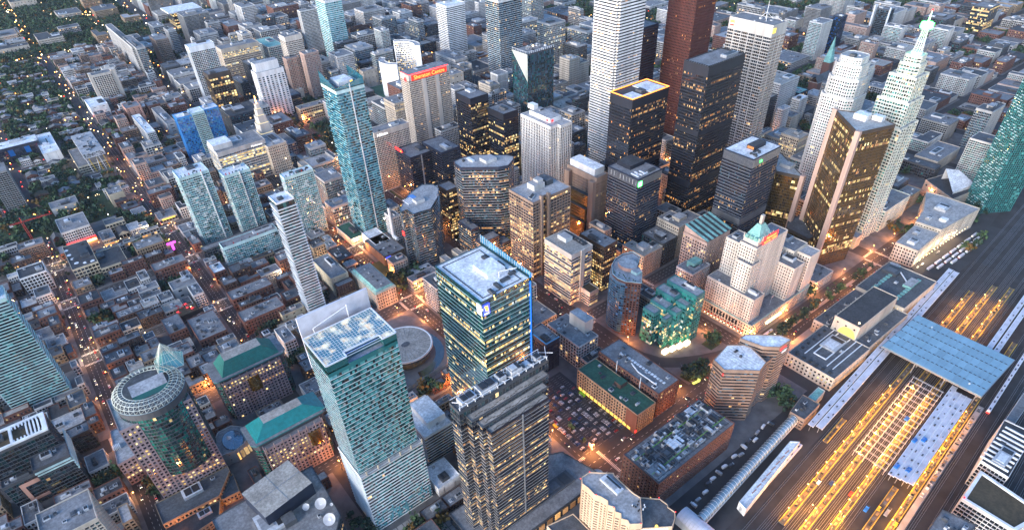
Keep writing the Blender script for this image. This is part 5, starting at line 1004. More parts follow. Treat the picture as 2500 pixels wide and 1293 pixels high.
# ---------------------------------------------------------------- blue curved residential
CV = [(401.4,353.8),(399.6,345.1),(401.3,336.1),(411.5,323.4),(428.2,337.9),(430.3,346.6),(433.6,348.9),(446,357),(447.3,368.5),(436.4,372.5),(423.5,371.4),(411.8,365.5)]
def x_curve(root, wall, wins, rb):
    bow = ccw([(411.5,366.2),(405.5,362),(401,357),(398.9,351.5),(398.2,345),(398.8,339.5),(401,335.2),(402.2,336.6)]); facade(root, wall, wins, bow, 3, 68, 'curveblue'); rb.ngon([(*p,68) for p in bow],'roof_light')
    b = MB(); b.prism(ellipse(424,354,9,11,20),70,74,'wall_salmon','roof_light'); b.box(418,336,70,426,344,73.5,'wall_aquaw','roof_light'); b.build('roof_drum', root)
    for k in range(12): q = MB(); q.ball((404+random.uniform(0,6),330+k*2.6,70.8),.7,'leaf'); q.build('potted_shrub', root)
    r = MB()
    for k in range(len(CV)):
        j=(k+1)%len(CV); r.obox(CV[k],CV[j],.5,70.9,71.5,'wall_aquaw')
    r.build('blue_parapet', root)
building('apartment_tower','curved apartment tower with blue glass and red brick sides','tower',[(CV,0,70,'curvebrick','light',2)],extra=x_curve)
# ---------------------------------------------------------------- tan banded block, brown tower, glass blocks
def x_tan(root, wall, wins, rb):
    part_box(root,'blank_white_shaft',408,407.2,0,413.5,409,70.5,'wall_warmstone'); part_box(root,'roof_penthouse',407,432,69,417,446,74,'wall_offwhite','roof_light')
    part_box(root,'sunken_plant_well',418,415,69,425,452,69.5,'roof_dark')
    for k in range(4): add_unit(root,421.5,420+k*5,69.4,4,3,2.2,0,5)
building('office_tower','cream banded office with blank white shaft and bright lit floors','tower',[(rect(394.5,409,426.6,454.4),0,69,'tan','beige',0),(rect(410,393,424,408.8),0,19,'tan','brown',0)],extra=x_tan)
BR = [(397.1,477),(411,477),(411,482),(420,482),(420,477),(455.1,477),(455.1,520.8),(397.1,520.8)]
def x_brown(root, wall, wins, rb):
    z = 104
    for (x,y) in ((410,477.5),(420.5,477.5),(432,520),(444,520)): part_box(root,'brown_shaft',x-1.6,y-2,0,x+1.6,y+2,z+5,'wall_brownl')
    part_box(root,'roof_penthouse',416,497,z,432,510,z+7,'wall_conc','roof_light'); part_box(root,'penthouse_cap',424,500,z+7,432,509,z+10,'wall_conc','roof_light'); part_box(root,'roof_penthouse',436,498,z,446,516,z+6,'wall_slate','roof_slate')
    for k in range(5): add_unit(root,401.5+k*1.9,487+k*1.0,z,1.6,6,2,0,2)
building('office_tower','brown gridded tower with projecting shafts and lit windows','tower',[(BR,0,104,'brown','light',0)],extra=x_brown,parts=1,plim=260)
GO = [(378.8,591),(380,604),(383,612),(398.7,613.4),(414.2,608.4),(442.7,581.1),(446,572),(439.6,565.3),(425,556.5),(413.6,561)]
building('office_tower','dark glass tower with chamfered corners and white roof box','tower',[(ccw(GO),0,112,'glassband','light',0)],extra=lambda r,a,b_,c: (part_box(r,'white_roof_box',408,578,112,424,592,116,'wall_offwhite','roof_light'), part_box(r,'roof_frame',398,594,112,402,606,114,'metal_white'), add_unit(r,392,604,112,3,3,3)))
building('office_block','low stepped dark glass annex with lit lobby below the chamfered glass tower','office',[(rect(366,560,378,590),0,44,'glassband','grey',1),(rect(370,545,398,559.5),0,30,'glassband','grey',0),(rect(398.2,540,412,556),0,20,'glassband','grey',0)],extra=lambda r,a,b_,c: part_box(r,'lit_lobby_glass',412.2,541,.2,424,555,11,'glow_yellow','roof_grey'))
GN = [(296.6,603),(304.3,603),(304.3,588),(312,588),(326.8,585.3),(349.5,604.4),(363,622.5),(363.6,635.8),(352.7,645.7),(327.3,635.8),(298.4,610.9)]
building('office_tower','dark blue glass tower with notched roof outline beside the chimney','tower',[(ccw(GN),0,78,'glassbandblue','light',0)],extra=lambda r,a,b_,c: (part_box(r,'white_roof_box',320,606,78,332,616,82,'wall_offwhite','roof_light'), part_box(r,'blue_roof_pit',322,618,77.9,330,632,78.3,'glass_blue'), [part_box(r,'roof_grille_bar',312+k*2.4,612,78,312.8+k*2.4,626,79.4,'metal_white') for k in range(5)], part_box(r,'red_logo_sign',295.9,604,44,296.4,609,50,'glow_red')))
building('office_block','low glass pavilion at the foot of the dark blue glass tower','office',[(rect(280,566,312,584),0,9,'dark_glass','light',1)])
# ---------------------------------------------------------------- white pinstripe tower
WS = [(513.8,580),(526,580),(526,574),(545.9,574),(545.9,641),(513.8,641)]
building('office_tower','white pinstripe tower with notched corner and red roof lights','tower',[(WS,0,128,'whitestripe','light',0)],extra=lambda r,a,b_,c: (part_box(r,'white_roof_box',522,590,128,541,632,134,'wall_white','roof_light'), part_box(r,'roof_penthouse',526,628,134,534,640,140,'wall_white','roof_white'), part_box(r,'red_roof_light',521.4,594,129.5,521.9,597,132,'glow_red'), part_box(r,'red_roof_light',524,589.4,129.5,527,589.9,132,'glow_red'), [add_unit(r,530+k*2,620,134,1.5,1.5,2) for k in range(4)]))
# ---------------------------------------------------------------- tallest white banded tower and red granite tower
N_ = 3.2; fx0,fy0,fx1,fy1 = 665,616,721,666
FC = [(fx0+N_,fy0),(fx1-N_,fy0),(fx1-N_,fy0+N_),(fx1,fy0+N_),(fx1,fy1-N_),(fx1-N_,fy1-N_),(fx1-N_,fy1),(fx0+N_,fy1),(fx0+N_,fy1-N_),(fx0,fy1-N_),(fx0,fy0+N_),(fx0+N_,fy0+N_)]
building('office_tower','tallest white tower with black window bands and recessed corners','tower',[(ccw(FC),0,287,'fcp','light',2)])
building('office_tower','red granite tower rising out of the top edge','tower',[(rect(797,592,842,642),0,275,'scotia','brown',1)])
building('office_tower','dark teal glass tower tucked behind the tallest white tower','tower',[(rect(752,646,786,690),0,190,'dark_glass','grey',1)])
building('office_block','stone block with lit upper windows behind the white tower','office',[(rect(740,706,792,740),0,60,'stone_lit','grey',2)])
# ---------------------------------------------------------------- gold triangular towers
def x_gold(fins):
    def f(root, wall, wins, rb):
        for (p, s, z) in fins: part_box(root,'pale_stone_fin',p[0]-s,p[1]-s,0,p[0]+s,p[1]+s,z,'wall_pink')
    return f
GS = ccw([(708.6,316.9),(667,268.3),(715.5,252.5),(726,280)])
building('office_tower','gold mirrored triangular tower with pale stone fins, taller of two','tower',[(GS,0,172,'goldglass','light',0)],extra=lambda r,a,b_,c: (x_gold([((668.5,268.5),2.6,174),((708,316.5),2.6,174)])(r,a,b_,c), part_box(r,'white_roof_box',700,278,172,712,292,178,'wall_offwhite','roof_white'), part_box(r,'white_roof_box',711,266,172,719,277,177,'wall_offwhite','roof_white'), part_box(r,'red_sign',715.8,258,112,716.4,266,116,'glow_red')))
GNp = ccw([(736,384),(706,371),(684,354),(694,323)])
building('office_tower','gold mirrored tower with zigzag roof edge, shorter of two','tower',[(GNp,0,92,'goldglass','light',0)],extra=lambda r,a,b_,c: (x_gold([((694.5,324.5),2.6,94)])(r,a,b_,c), part_box(r,'roof_penthouse',700,346,92,712,360,96,'wall_conc','roof_light')))
def x_atr(root, wall, wins, rb):
    for i in range(5):
        for j in range(3): part_box(root,'lit_skylight',700+i*5,299+j*3.5,32.3,701.6+i*5,300.2+j*3.5,32.9,'glow_white')
building('atrium','dark glass atrium with sloping roof between the gold towers','atrium',[(ccw([(672,285),(700,282),(722,318),(700,330),(676,318)]),0,32,'goldglass','slate',0)],extra=x_atr)
# ---------------------------------------------------------------- stepped cream towers
def oct_(cx, cy, h, c): return [(cx-h+c,cy-h),(cx+h-c,cy-h),(cx+h,cy-h+c),(cx+h,cy+h-c),(cx+h-c,cy+h),(cx-h+c,cy+h),(cx-h,cy+h-c),(cx-h,cy-h+c)]
def notch(cx, cy, h, n):
    "square plan with sawtooth faces"
    P = []
    for (ax, ay, bx, by) in ((-h,-h,h,-h),(h,-h,h,h),(h,h,-h,h),(-h,h,-h,-h)):
        L = 6
        for k in range(L):
            t = k/L; o = n if k % 2 else 0; dx, dy = (bx-ax)/(2*h), (by-ay)/(2*h)
            P.append((cx+ax+(bx-ax)*t-dy*o, cy+ay+(by-ay)*t+dx*o))
    return P
def x_spire(root, wall, wins, rb):
    cx, cy, z = 782, 282, 224; b = MB()
    for k in range(12):
        a = k*30; b.bar((cx+5*math.cos(R(a)),cy+5*math.sin(R(a)),z),(cx+2.6*math.cos(R(a+8)),cy+2.6*math.sin(R(a+8)),z+26),.28,'metal_white',4)
    for k in range(5): 
        r = 5-k*.55; E = ellipse(cx,cy,r,r,12)
        for t in range(12): b.bar((*E[t],z+1+k*6),(*E[(t+1)%12],z+1+k*6),.25,'metal_white',4)
    b.prism(ellipse(cx,cy,6,6,14),z-.1,z+3,'wall_white','roof_white'); b.build('lattice_spire', root)
    for k,(dx,dy) in enumerate(((-3,0),(3,0),(0,-3),(0,3))): part_box(root,'green_beacon',cx+dx-2.6,cy+dy-2.6,z+26,cx+dx+2.6,cy+dy+2.6,z+32,'glow_green')
    m = MB(); m.bar((cx,cy,z+26),(cx,cy,z+44),(1.6,.4),'metal_white',8); m.build('mast', root); q = MB(); q.ball((cx,cy,z+44),1.0,'glow_red'); q.build('red_beacon', root)
building('office_tower','cream stepped tower with glowing green beacon spire','tower',[(notch(782,282,21,1.4),0,150,'brookfield','light',0),(notch(782,282,18,1.3),150,178,'brookfield','light',0),(notch(782,282,15,1.2),178,204,'brookfield','light',0),(oct_(782,282,11,3),204,216,'brookfield','light',0),(oct_(782,282,9,3),216,224,'brookfield','white',0)],extra=x_spire)
building('office_tower','cream rounded stepped tower with dotted windows beside the beacon tower','tower',[(oct_(826,366,22,7),0,150,'brookdots','light',0),(oct_(826,366,19.5,7),150,172,'brookdots','light',0),(oct_(826,366,17,6),172,188,'brookdots','light',0),(oct_(826,366,14,5),188,196,'brookdots','light',2),(rect(842,355,866,388),0,178,'brookdots','grey',1)])
building('office_block','glass and stone base block below the stepped cream towers','office',[(rect(806,258,872,300),0,30,'brookfield','grey',3),(rect(744,258,759,284),0,16,'stone_lit','light',1)])
# ---------------------------------------------------------------- right edge teal tower
LT = ccw([(973,221),(952,192),(988,168),(1010,200)])
def x_lt(root, wall, wins, rb):
    b = MB(); a0, a1 = np.array([973,221.]), np.array([952,192.]); e = (a1-a0)/np.hypot(*(a1-a0)); nn = np.array([e[1],-e[0]])
    if nn[0] > 0: nn = -nn
    for k in range(58):
        z = 6+k*3.1
        for s in range(6):
            if random.random() < .86:
                t = 1+(k%3)*1.6+s*5.8; p = a0+e*t+nn*.7; b.obox(p, p+e*random.uniform(1.5,4), 1.3, z, z+.8, 'wall_aquaw' if random.random() < .6 else 'glass_teall')
    b.build('balconies', root, 'stuff')
building('apartment_tower','teal balcony apartment tower leaning out of the right edge','tower',[(LT,0,188,'ltower','white',1)],extra=x_lt)
building('arts_hall','theatre with big white folded roof beside the teal balcony tower','theatre',[(ccw([(935,225),(985,216),(1015,262),(965,275)]),0,14,'beige_plain','dark',1)],extra=lambda r,a,b_,c: (lambda b: (b.ngon([(950,232,16),(990,222,20),(1003,250,26),(985,262,30)],'roof_white'), b.ngon([(985,262,30),(1003,250,26),(1003,250,14),(985,262,14)],'wall_white'), b.ngon([(950,232,14),(990,222,14),(990,222,20),(950,232,16)],'wall_white'), b.build('white_folded_roof', r)))(MB()))
building('apartment_tower','dark teal glass slab beside the leaning teal tower','tower',[(rect(1030,228,1062,262),0,62,'teal_res','slate',1)])
# ---------------------------------------------------------------- grand hotel
def x_ry(root, wall, wins, rb):
    z = 100; b = MB(); cx0,cy0,cx1,cy1 = 512,264,536,281
    e = rect(cx0,cy0,cx1,cy1); r = rect(521,270.5,528,275)
    b.box(cx0,cy0,z,cx1,cy1,z+5,'wall_warmstone')
    for k in range(4): j=(k+1)%4; b.quads([[(*e[k],z+5),(*e[j],z+5),(*r[j],z+19),(*r[k],z+19)]],'roof_mint')
    b.build('copper_pyramid_roof', root)
    part_box(root,'stone_chimney',522.6,271.6,z+17,526.4,274.4,z+28,'wall_stone')
    d = MB()
    for k in range(4): d.box(513+k*6,263.2,z+5,516+k*6,267,z+9,'roof_mint'); d.ngon([(513+k*6,263.2,z+9),(516+k*6,263.2,z+9),(514.5,265+.5*k*0,z+11.5)][:2]+[(514.5+k*6,264.4,z+11.4)],'roof_mint')
    for k in range(3): d.box(511.2,266+k*5,z+5,514.5,268.6+k*5,z+9,'roof_mint')
    for (x,y) in ((512,264),(536,264),(512,281),(536,281),(518,263.5),(530,263.5)): d.bar((x,y,z+5),(x,y,z+10),(.8,.25),'wall_warmstone',4)
    d.build('dormers', root)
    s = MB(); s.box(517,261.2,z+1.2,541,261.6,z+10,'glow_red'); s.build('sign_board', root)
    text('Fairmont',(529,261.0,z+6.1),FS,4.6,'glow_yellow',root); text('ROYAL YORK',(529,261.0,z+2.2),FS,3.6,'glow_yellow',root)
    part_box(root,'bright_canopy_light',528,239.2,6,556,240.3,8,'glow_warm')
    for k in range(12): part_box(root,'red_awning',498.2,249+k*4.4,4.4,499.1,250.6+k*4.4,6.6,'red_paint'); part_box(root,'awning_lamp',497.9,249.4+k*4.4,3.4,498.2,250.2+k*4.4,4.3,'glow_warm')
    for k in range(9): part_box(root,'arched_window',498.75,258+k*4,9,499.1,260.2+k*4,15,'glass_dark')
    m = MB(); 
    for a in ((498.6,240.6,609.6,241.4),(498.6,241.4,499.4,306)): m.box(a[0],a[1],17.8,a[2],a[3],18.6,'roof_mint')
    m.build('copper_cornice', root)
building('grand_hotel','cream stone grand hotel with copper pyramid roof and red glowing sign','hotel',[
 (rect(499,241,609,308),0,18,'stone_grid','grey',0),(rect(500,246,518,305),18,48,'rybig','grey',3),(rect(503,259.6,518.5,278),48.5,82,'rybig','grey',1),(rect(508,261.8,562,281.5),18,100,'rybig','grey',1),(rect(518.5,282,540,304),18,90,'rybig','grey',2),(rect(562.5,243,582,281),18,60,'rybig','grey',2),(rect(583,258,609,296),18,66,'rybig','grey',2),(rect(590,242,609,257.5),18,64,'rybig','light',0)],extra=x_ry)
fl = thing('flag','red and white flag above the low wing roof of the grand hotel','flag',(545,250,18)); b = MB(); b.bar((545,250,18),(545,250,30),.12,'metal_white'); b.build('pole',fl); b = MB(); b.box(545.1,249.97,27,546.1,250.03,29.6,'red_paint'); b.box(546.1,249.97,27,548,250.03,29.6,'metal_white'); b.box(548,249.97,27,549,250.03,29.6,'red_paint'); b.build('cloth',fl)
# ---------------------------------------------------------------- railway station
def x_un(root, wall, wins, rb):
    for k in range(7): part_box(root,'dark_roof_vent',500+k*10,187,16,502.6+k*10,189.6,17.6,'metal_dark'); 
    for k in range(6): part_box(root,'dark_roof_vent',497,150+k*7,16,500,153+k*7,17.8,'metal_dark')
    part_box(root,'courtyard_well',515,166,15.9,556,175,16.25,'roof_slate'); b = MB()
    for a in ((513,163.6,558,164.6),(513,176.4,558,177.4),(512,163.6,513,177.4)): b.box(a[0],a[1],15.9,a[2],a[3],17,'metal_white')
    for y in (158,182,152): b.box(505,y,15.9,560,y+.8,16.9,'metal_white')
    b.build('white_roof_rails', root)
    g = MB(); P = [(560.6,166+9*math.cos(R(a)) - 0 + 4.5, 17+9.5*math.sin(R(a))) for a in range(0,181,15)]
    g.ngon(P,'glow_yellow'); g.build('lit_arched_window', root)
    part_box(root,'roof_lamp',566,164,32.9,567.4,165.4,33.8,'glow_warm')
    k_ = 0
    for i in range(9):
        for j in range(2): part_box(root,'roof_hatch',655+i*6.4,190-j*26,18,658.6+i*6.4,194-j*26,19.2,'roof_mint')
    part_box(root,'pale_roof_plant',684,164,18,704,173,21,'roof_mint','roof_light'); d = MB(); d.bar((690,170,20),(712,192,20),.8,'metal_white',6); d.build('roof_duct', root); part_box(root,'pale_roof_plant',706,192,18,719,203,20.5,'roof_mint','roof_light')
    for k in range(14): part_box(root,'hall_pilaster',566+k*5.2,194.2,0,567.4+k*5.2,194.7,17.5,'wall_stone')
building('railway_station','long stone railway station with dark flat great hall roof','station',[(rect(493,144,560.5,194),0,16,'unionw','slate',2),(rect(561,160.5,638.5,187),0,32,'beige_plain','dark',0),(rect(561,187.2,645,206),0,15,'unionw','slate',5),(rect(561,146,645,160.3),0,14,'unionw','slate',6),(rect(645.3,152,720.5,206),0,18,'unionw','slate',3)],extra=x_un,parts=1)
def x_post(root, wall, wins, rb):
    part_box(root,'roof_pyramid_base',838,198,28,846,206,31,'roof_white'); add_unit(root,770,205,24,10,9,4,0,1); add_unit(root,795,212,24,9,6,3,0,1); add_unit(root,870,216,28,16,14,4,0,1); add_unit(root,832,216,28,8,5,3.5,0,1)
    for k in range(20): part_box(root,'wall_lamp',762+k*7,191-.3*k,4,762.5+k*7,191.5-.3*k,4.8,'glow_warm')
building('post_building','long tapering stone postal building beside the bus yard','building',[(ccw([(755.3,217.9),(756.4,191.5),(816,193.4),(813.5,222)]),0,24,'stone_grid','light',0),(ccw([(814,223.2),(816.5,193.1),(905.3,184.5),(904.8,229.4),(900.3,249.7),(849,229.6)]),0,28,'stone_grid','light',0)],extra=x_post)
# ---------------------------------------------------------------- blue slab, beacon block
building('apartment_tower','blue and white glass slab with zigzag deep blue panels','tower',[(rect(179.6,1115,204,1137.6),0,76,'bluetower','white',1),(rect(204,1113,224,1137.6),0,78,'resi','white',1),(rect(224,1115,248,1137.6),0,78,'bluetower','white',1)])
def x_bea(root, wall, wins, rb):
    c = (287,1031); 
    for (h,z0,z1) in ((10,50,66),(8,66,78),(5.5,78,88),(3.6,88,96)): wall.prism(oct_(*c,h,h*.25),z0,z1,'wall_warmstone','roof_light'); part_box(root,'lit_tower_band',c[0]-h-.15,c[1]-h-.15,z0,c[0]+h+.15,c[1]+h+.15,z0+1.2,'glow_crown')
    b = MB(); b.bar((*c,96),(*c,108),(1.0,.5),'glow_sodium',8); b.build('orange_weather_beacon', root)
building('heritage_office','stone office with stepped tower and glowing orange beacon','office',[(rect(265.8,965.3,296.4,1050),0,50,'stone_grid','light',3)],extra=x_bea)
# ---------------------------------------------------------------- curved twin civic towers
def civic(lb, cx, cy, r0, r1, a0, a1, z):
    P = arc(cx,cy,r0,r1,a0,a1); n = 19
    root = building('curved_tower',lb,'tower',[(P,0,z,'cityhall','light',0,{'faces': set(range(19,37))})]); return root
civic('taller curved white civic tower, lit concave face towards the disc',612,1140,32,43,-38,72,94)
civic('shorter curved white civic tower with blank rounded back',612,1140,30,41,128,232,72)
sa = thing('council_disc','white saucer shaped council chamber between the curved towers','council chamber',(615,1140,0)); b = MB()
for (ra,za,rb_,zb) in ((6,0,6,8),(6,8,19,13),(19,13,19.5,15),(19.5,15,0.1,20)):
    A, B = ellipse(612,1140,ra,ra,28), ellipse(612,1140,rb_,rb_,28); b.quads([[(*A[k],za),(*A[(k+1)%28],za),(*B[(k+1)%28],zb),(*B[k],zb)] for k in range(28)],'wall_white')
b.build('saucer', sa)
building('civic_podium','low planted podium under the curved twin towers','podium',[(rect(562,1088,664,1212),0,7,'bandgrey2','green',0)])
# ---------------------------------------------------------------- checkered tabletop college
tb = thing('college_building','white speckled box college raised on coloured stilts','college',(52,1240,0)); b = MB(); b.box(36,1190,26,68,1291,34,'wall_white','roof_light'); b.build('speckled_box', tb); b = MB()
for k in range(120):
    x = random.uniform(36.5,66); z = random.uniform(26.6,33); b.box(x,1189.85,z,x+random.uniform(.6,1.6),1189.95,z+random.uniform(.5,.9),'metal_dark'); y = random.uniform(1191,1289); b.box(35.85,y,z,35.95,y+1,z+.7,'metal_dark')
b.build('black_pixels', tb, 'stuff')
for k in range(6): 
    q = MB(); x = 40+k*5; q.bar((x,1194,0),(x+random.uniform(-5,5),1198,26),.6,'yellow_paint' if k%2 else 'metal_white',6); q.build('slanted_stilt', tb)
for k in range(16): add_unit(tb,random.uniform(40,64),random.uniform(1200,1285),34,random.uniform(2,7),random.uniform(2,9),random.uniform(1,2.6))
building('college_wing','older college wing with yellow lit windows under the speckled box','college',[(rect(22,1196,66,1285),0,14,'cream_lit','grey',3)]); reserve(rect(30,1180,72,1295),34)
# ---------------------------------------------------------------- railway land
RS = .078                                    # slope of the tracks against the street grid
def ry(x, y0): return y0+RS*(x-430)
bl = MB(); bl.prism([(150,-250),(1300,-180),(1300,ry(1300,150)),(770,ry(770,122)),(440,ry(440,118)),(150,ry(150,134))],-.05,.10,'ballast'); struct(bl,'rail_bed')
tr = MB(); sl_ = MB()
TY = [116,108,105,101.5,94,90.5,87,79,76,72.5,64,60,33.5,27,24,15,10,5,0,-5,-10,-15,-20,-25]
for y0 in TY:
    for g in (-.72,.72): tr.obox((150,ry(150,y0)+g),(1250,ry(1250,y0)+g),.16,.1,.42,'metal_grey')
    for k in range(420): 
        x = 200+k*1.5; sl_.obox((x,ry(x,y0)-1.3),(x,ry(x,y0)+1.3),.35,.08,.2,'bark')
struct(tr,'rails'); struct(sl_,'sleepers')
def platform(y0, wd, x0, x1, nm='platform'):
    b = MB(); b.obox((x0,ry(x0,y0)),(x1,ry(x1,y0)),wd,.05,1.1,'plat'); o = b.build('station_platform'); tag(o, nm, 'platform', 'island platforms between the tracks')
    e = MB()
    for s in (-1,1): e.obox((x0,ry(x0,y0)+s*(wd/2-.35)),(x1,ry(x1,y0)+s*(wd/2-.35)),.6,1.1,1.115,'yellow_edge')
    e.build('platform_edge_strip', o)
    for k in range(int((x1-x0)/6.5)):
        q = MB(); x = x0+3+k*6.5; q.box(x,ry(x,y0)-.8,1.1,x+random.uniform(1.2,4.6),ry(x,y0)+random.uniform(.2,1.6),1.1+random.uniform(1,2.6),random.choice(['equip_dark','wood_pale','plat','metal_dark'])); q.build('platform_shelter', o)
for k,(y0,wd,x0,x1) in enumerate(((98,5.6,330,760),(83,5.6,330,790),(68,5.2,350,800),(36.5,5.0,386,700),(49,5,300,432),(112.5,4.5,432,470))):
    platform(y0,wd,x0,x1,['long lit platform nearest the white station canopy','second lit platform south of the white canopy','lit platform half covered by white steel frames','lit platform beyond the southern white canopies','open platform end by the signal lights','short platform stub by the brick junction'][k])
def canopy(y0, wd, x0, x1, z, lb, nrib=0):
    t = thing('platform_canopy',lb,'canopy',(x0,ry(x0,y0),0),'white canopies over the platforms'); n = max(2,int((x1-x0)/24))
    for k in range(n):
        a, c = x0+(x1-x0)*k/n, x0+(x1-x0)*(k+1)/n-.15; b = MB(); b.obox((a,ry(a,y0)),(c,ry(c,y0)),wd,z,z+.5,'canopy_white'); b.build('roof_panel', t)
    p = MB(); 
    for k in range(n+1):
        a = x0+(x1-x0-1)*k/n+.5; p.box(a-.2,ry(a,y0)-.2,1,a+.2,ry(a,y0)+.2,z,'metal_grey')
    for s in (-1,1): p.obox((x0,ry(x0,y0)+s*wd/2),(x1,ry(x1,y0)+s*wd/2),.5,z-.3,z+.9,'metal_white')
    p.build('posts_and_gutters', t)
    for k in range(int((x1-x0)/11)):
        if random.random() < .7: a = x0+4+k*11+random.uniform(-3,3); add_unit(t,a,ry(a,y0)+random.uniform(-.3,.3)*wd,z+.45,random.uniform(.8,2.4),random.uniform(.7,1.4),random.uniform(.6,1.2),0,5,'roof_vent')
canopy(129,4.6,432,775,8,'white canopy strip along the station wall'); canopy(122.5,5.6,436,775,7.5,'white canopy strip second from the station wall'); 
for k,(y0,l) in enumerate(((56.5,'white canopy, northernmost of the southern four'),(51.5,'white canopy, second of the southern four'),(46.5,'white canopy, third of the southern four'),(42,'white canopy, southernmost of the southern four'))): canopy(y0,4.4,434+k*1.2,574 if k else 580,7.5+.1*k,l)
canopy(52,4.4,652,800,7.5,'white canopy strip beyond the glass train shed'); canopy(45.5,4.4,652,800,7.5,'white canopy beyond the glass shed, nearer the open tracks')
# glass train shed
sh = thing('train_shed','wide pale blue glass roof spanning the station tracks','train shed',(612,92,0)); SP = ccw([(574,139),(574.5,46),(650,46.5),(650.5,138)]); pn = MB()
for i in range(6):
    for j in range(14):
        b = MB(); a0 = 574.5+i*12.6; c0 = 46.3+j*6.6; b.box(a0,c0,15.2,a0+12.3,c0+6.45,15.8,'shed_glass',None,True); b.build('glass_roof_panel', sh)
b = MB()
for i in range(5): 
    for j in range(22): b.box(586.7+i*12.6,48+j*4.2,15.8,587.1+i*12.6,50.4+j*4.2,16.2,'metal_dark')
b.prism(ccw([(573.6,45.6),(651,45.8),(651,139),(573.6,139.4)]),14.2,15.15,'metal_grey')
b.build('roof_frame', sh)
for i in range(7):
    for j in range(4): q = MB(); x, y = 577+i*11.8, 50+j*28; q.box(x-.4,y-.4,0,x+.4,y+.4,14.2,'metal_grey'); q.build('column', sh)
q = MB(); q.ball((583,60,16.2),.9,'metal_white'); q.ball((640,120,16.2),.8,'metal_white'); q.build('roof_dome', sh)
# white steel frames half way through building works
gf = thing('steel_frame','bare white steel platform roof frames under construction','steel frame',(500,70,0))
for k in range(17):
    b = MB(); x = 436+k*8; 
    for z in (7.2,): b.bar((x,ry(x,61),z),(x,ry(x,90),z),.12,'metal_white',4); b.bar((x+1.2,ry(x,61),z),(x+1.2,ry(x,90),z),.09,'metal_white',4)
    for y in (62,71,80,89): b.bar((x,ry(x,y),1),(x,ry(x,y),7.2),.12,'metal_white',4)
    b.build('cross_frame', gf)
b = MB()
for y in (62,71,76,80,89): b.bar((436,ry(436,y),7.3),(566,ry(566,y),7.3),.10,'metal_white',4)
b.build('long_beams', gf)
for k in range(5):
    x = (462,486,510,528,548)[k]; y = (78,66,70,86,74)[k]
for k,(x,y,lb) in enumerate(((505,72,'blue tarpaulin over the bare steel frames'),(485,57.5,'blue tarpaulin on the northern southern canopy'),(492,52,'blue tarpaulin at the middle of the white canopy'),(446,57,'blue tarpaulin wrapped on the canopy end'),(450,48.5,'blue tarpaulin sheet near the canopy end'))):
    b = MB(); y = ry(x,y); b.box(x-2.6,y-1.7,8.0,x+2.6,y+1.7,9.3,'tarp_blue'); b.quads([[(x-2.6,y-1.7,9.31),(x+2.6,y-1.7,9.31),(x+2.2,y,9.9),(x-2.2,y,9.9)],[(x+2.6,y+1.7,9.31),(x-2.6,y+1.7,9.31),(x-2.2,y,9.9),(x+2.2,y,9.9)]],'tarp_blue'); tag(b.build('tarpaulin'),lb,'tarpaulin','blue tarpaulins on the canopies')
# thin southern platform and passenger trains
def train(x0, n, y0, lb, m='metal_white', grp='trains'):
    t = thing('passenger_train',lb,'train',(x0,ry(x0,y0),0))
    for k in range(n):
        a = x0+k*20.4; b = MB(); b.obox((a,ry(a,y0)),(a+19.6,ry(a+19.6,y0)),3.0,.9,4.4,m,m); 
        b.obox((a+.5,ry(a+.5,y0)),(a+19.1,ry(a+19.1,y0)),1.9,4.4,4.75,'canopy_white'); b.build('carriage', t)
        g = MB()
        for j in range(8): aa = a+1.4+j*2.2; g.obox((aa,ry(aa,y0)),(aa+1.6,ry(aa+1.6,y0)),3.06,2.4,3.4,'glass_dark')
        g.build('windows', t)
        for j in range(2): aa = a+3+j*12; add_unit(t,aa,ry(aa,y0),4.7,2.2,1.2,.6,math.atan(RS),5,'roof_vent')
    return t
tn = train(576,7,24,'white commuter train with red tail lights leaving beside the shed'); part_box(tn,'tail_lamp',575.5,ry(576,24)-1.2,1.2,576,ry(576,24)+1.2,2.6,'glow_red')
train(352,2,-0+ (110-103)*0+ (122-430*0)*0+126-RS*(352-430)-0,'long silver train parked beside the glass walkway') if False else train(350,3,125.5,'silver train parked beside the white walkway wing')
th = MB(); th.obox((392,ry(392,30.5)),(580,ry(580,30.5)),4.6,.05,1.2,'paving_pale'); o = tag(th.build('construction_platform'),'narrow pale platform being rebuilt between yellow lamps','platform'); 
for k in range(60):
    x = 436+random.random()*140; q = MB(); q.box(x,ry(x,30.5)-random.uniform(-1.2,1.8),1.2,x+random.uniform(.6,2.4),ry(x,30.5)+1.4,1.2+random.uniform(.3,1.6),random.choice(['equip','equip_dark','metal_dark','wood_pale'])); q.build('building_material', o)
# glass walkway and neighbours
sw = thing('glass_walkway','long barrel vaulted glass walkway along the tracks','walkway',(350,140,0)); x0,x1 = 278,430; prev = None
def wy(x): return 131+.083*(x-279)
for k in range(38):
    a, c = x0+k*4, x0+k*4+3.8; b = MB(); A = [(4.2*math.cos(R(t)),9+4.4*math.sin(R(t))) for t in range(0,181,20)]
    b.quads([[(a,wy(a)+A[j][0],A[j][1]),(c,wy(c)+A[j][0],A[j][1]),(c,wy(c)+A[j+1][0],A[j+1][1]),(a,wy(a)+A[j+1][0],A[j+1][1])] for j in range(9)],'tube_glass'); b.build('glass_vault_panel', sw)
b = MB(); b.obox((278,wy(278)),(430,wy(430)),8.2,5,8.9,'metal_white'); 
for k in range(39): 
    a = x0+k*4-.1; A = [(4.35*math.cos(R(t)),9+4.55*math.sin(R(t))) for t in range(0,181,30)]
    for j in range(6): b.bar((a,wy(a)+A[j][0],A[j][1]),(a,wy(a)+A[j+1][0],A[j+1][1]),.12,'metal_white',3)
for k in range(16): b.box(284+k*9.4,wy(284+k*9.4)-2,0,285+k*9.4,wy(284+k*9.4)+2,5,'wall_conc')
b.build('walkway_frame', sw)
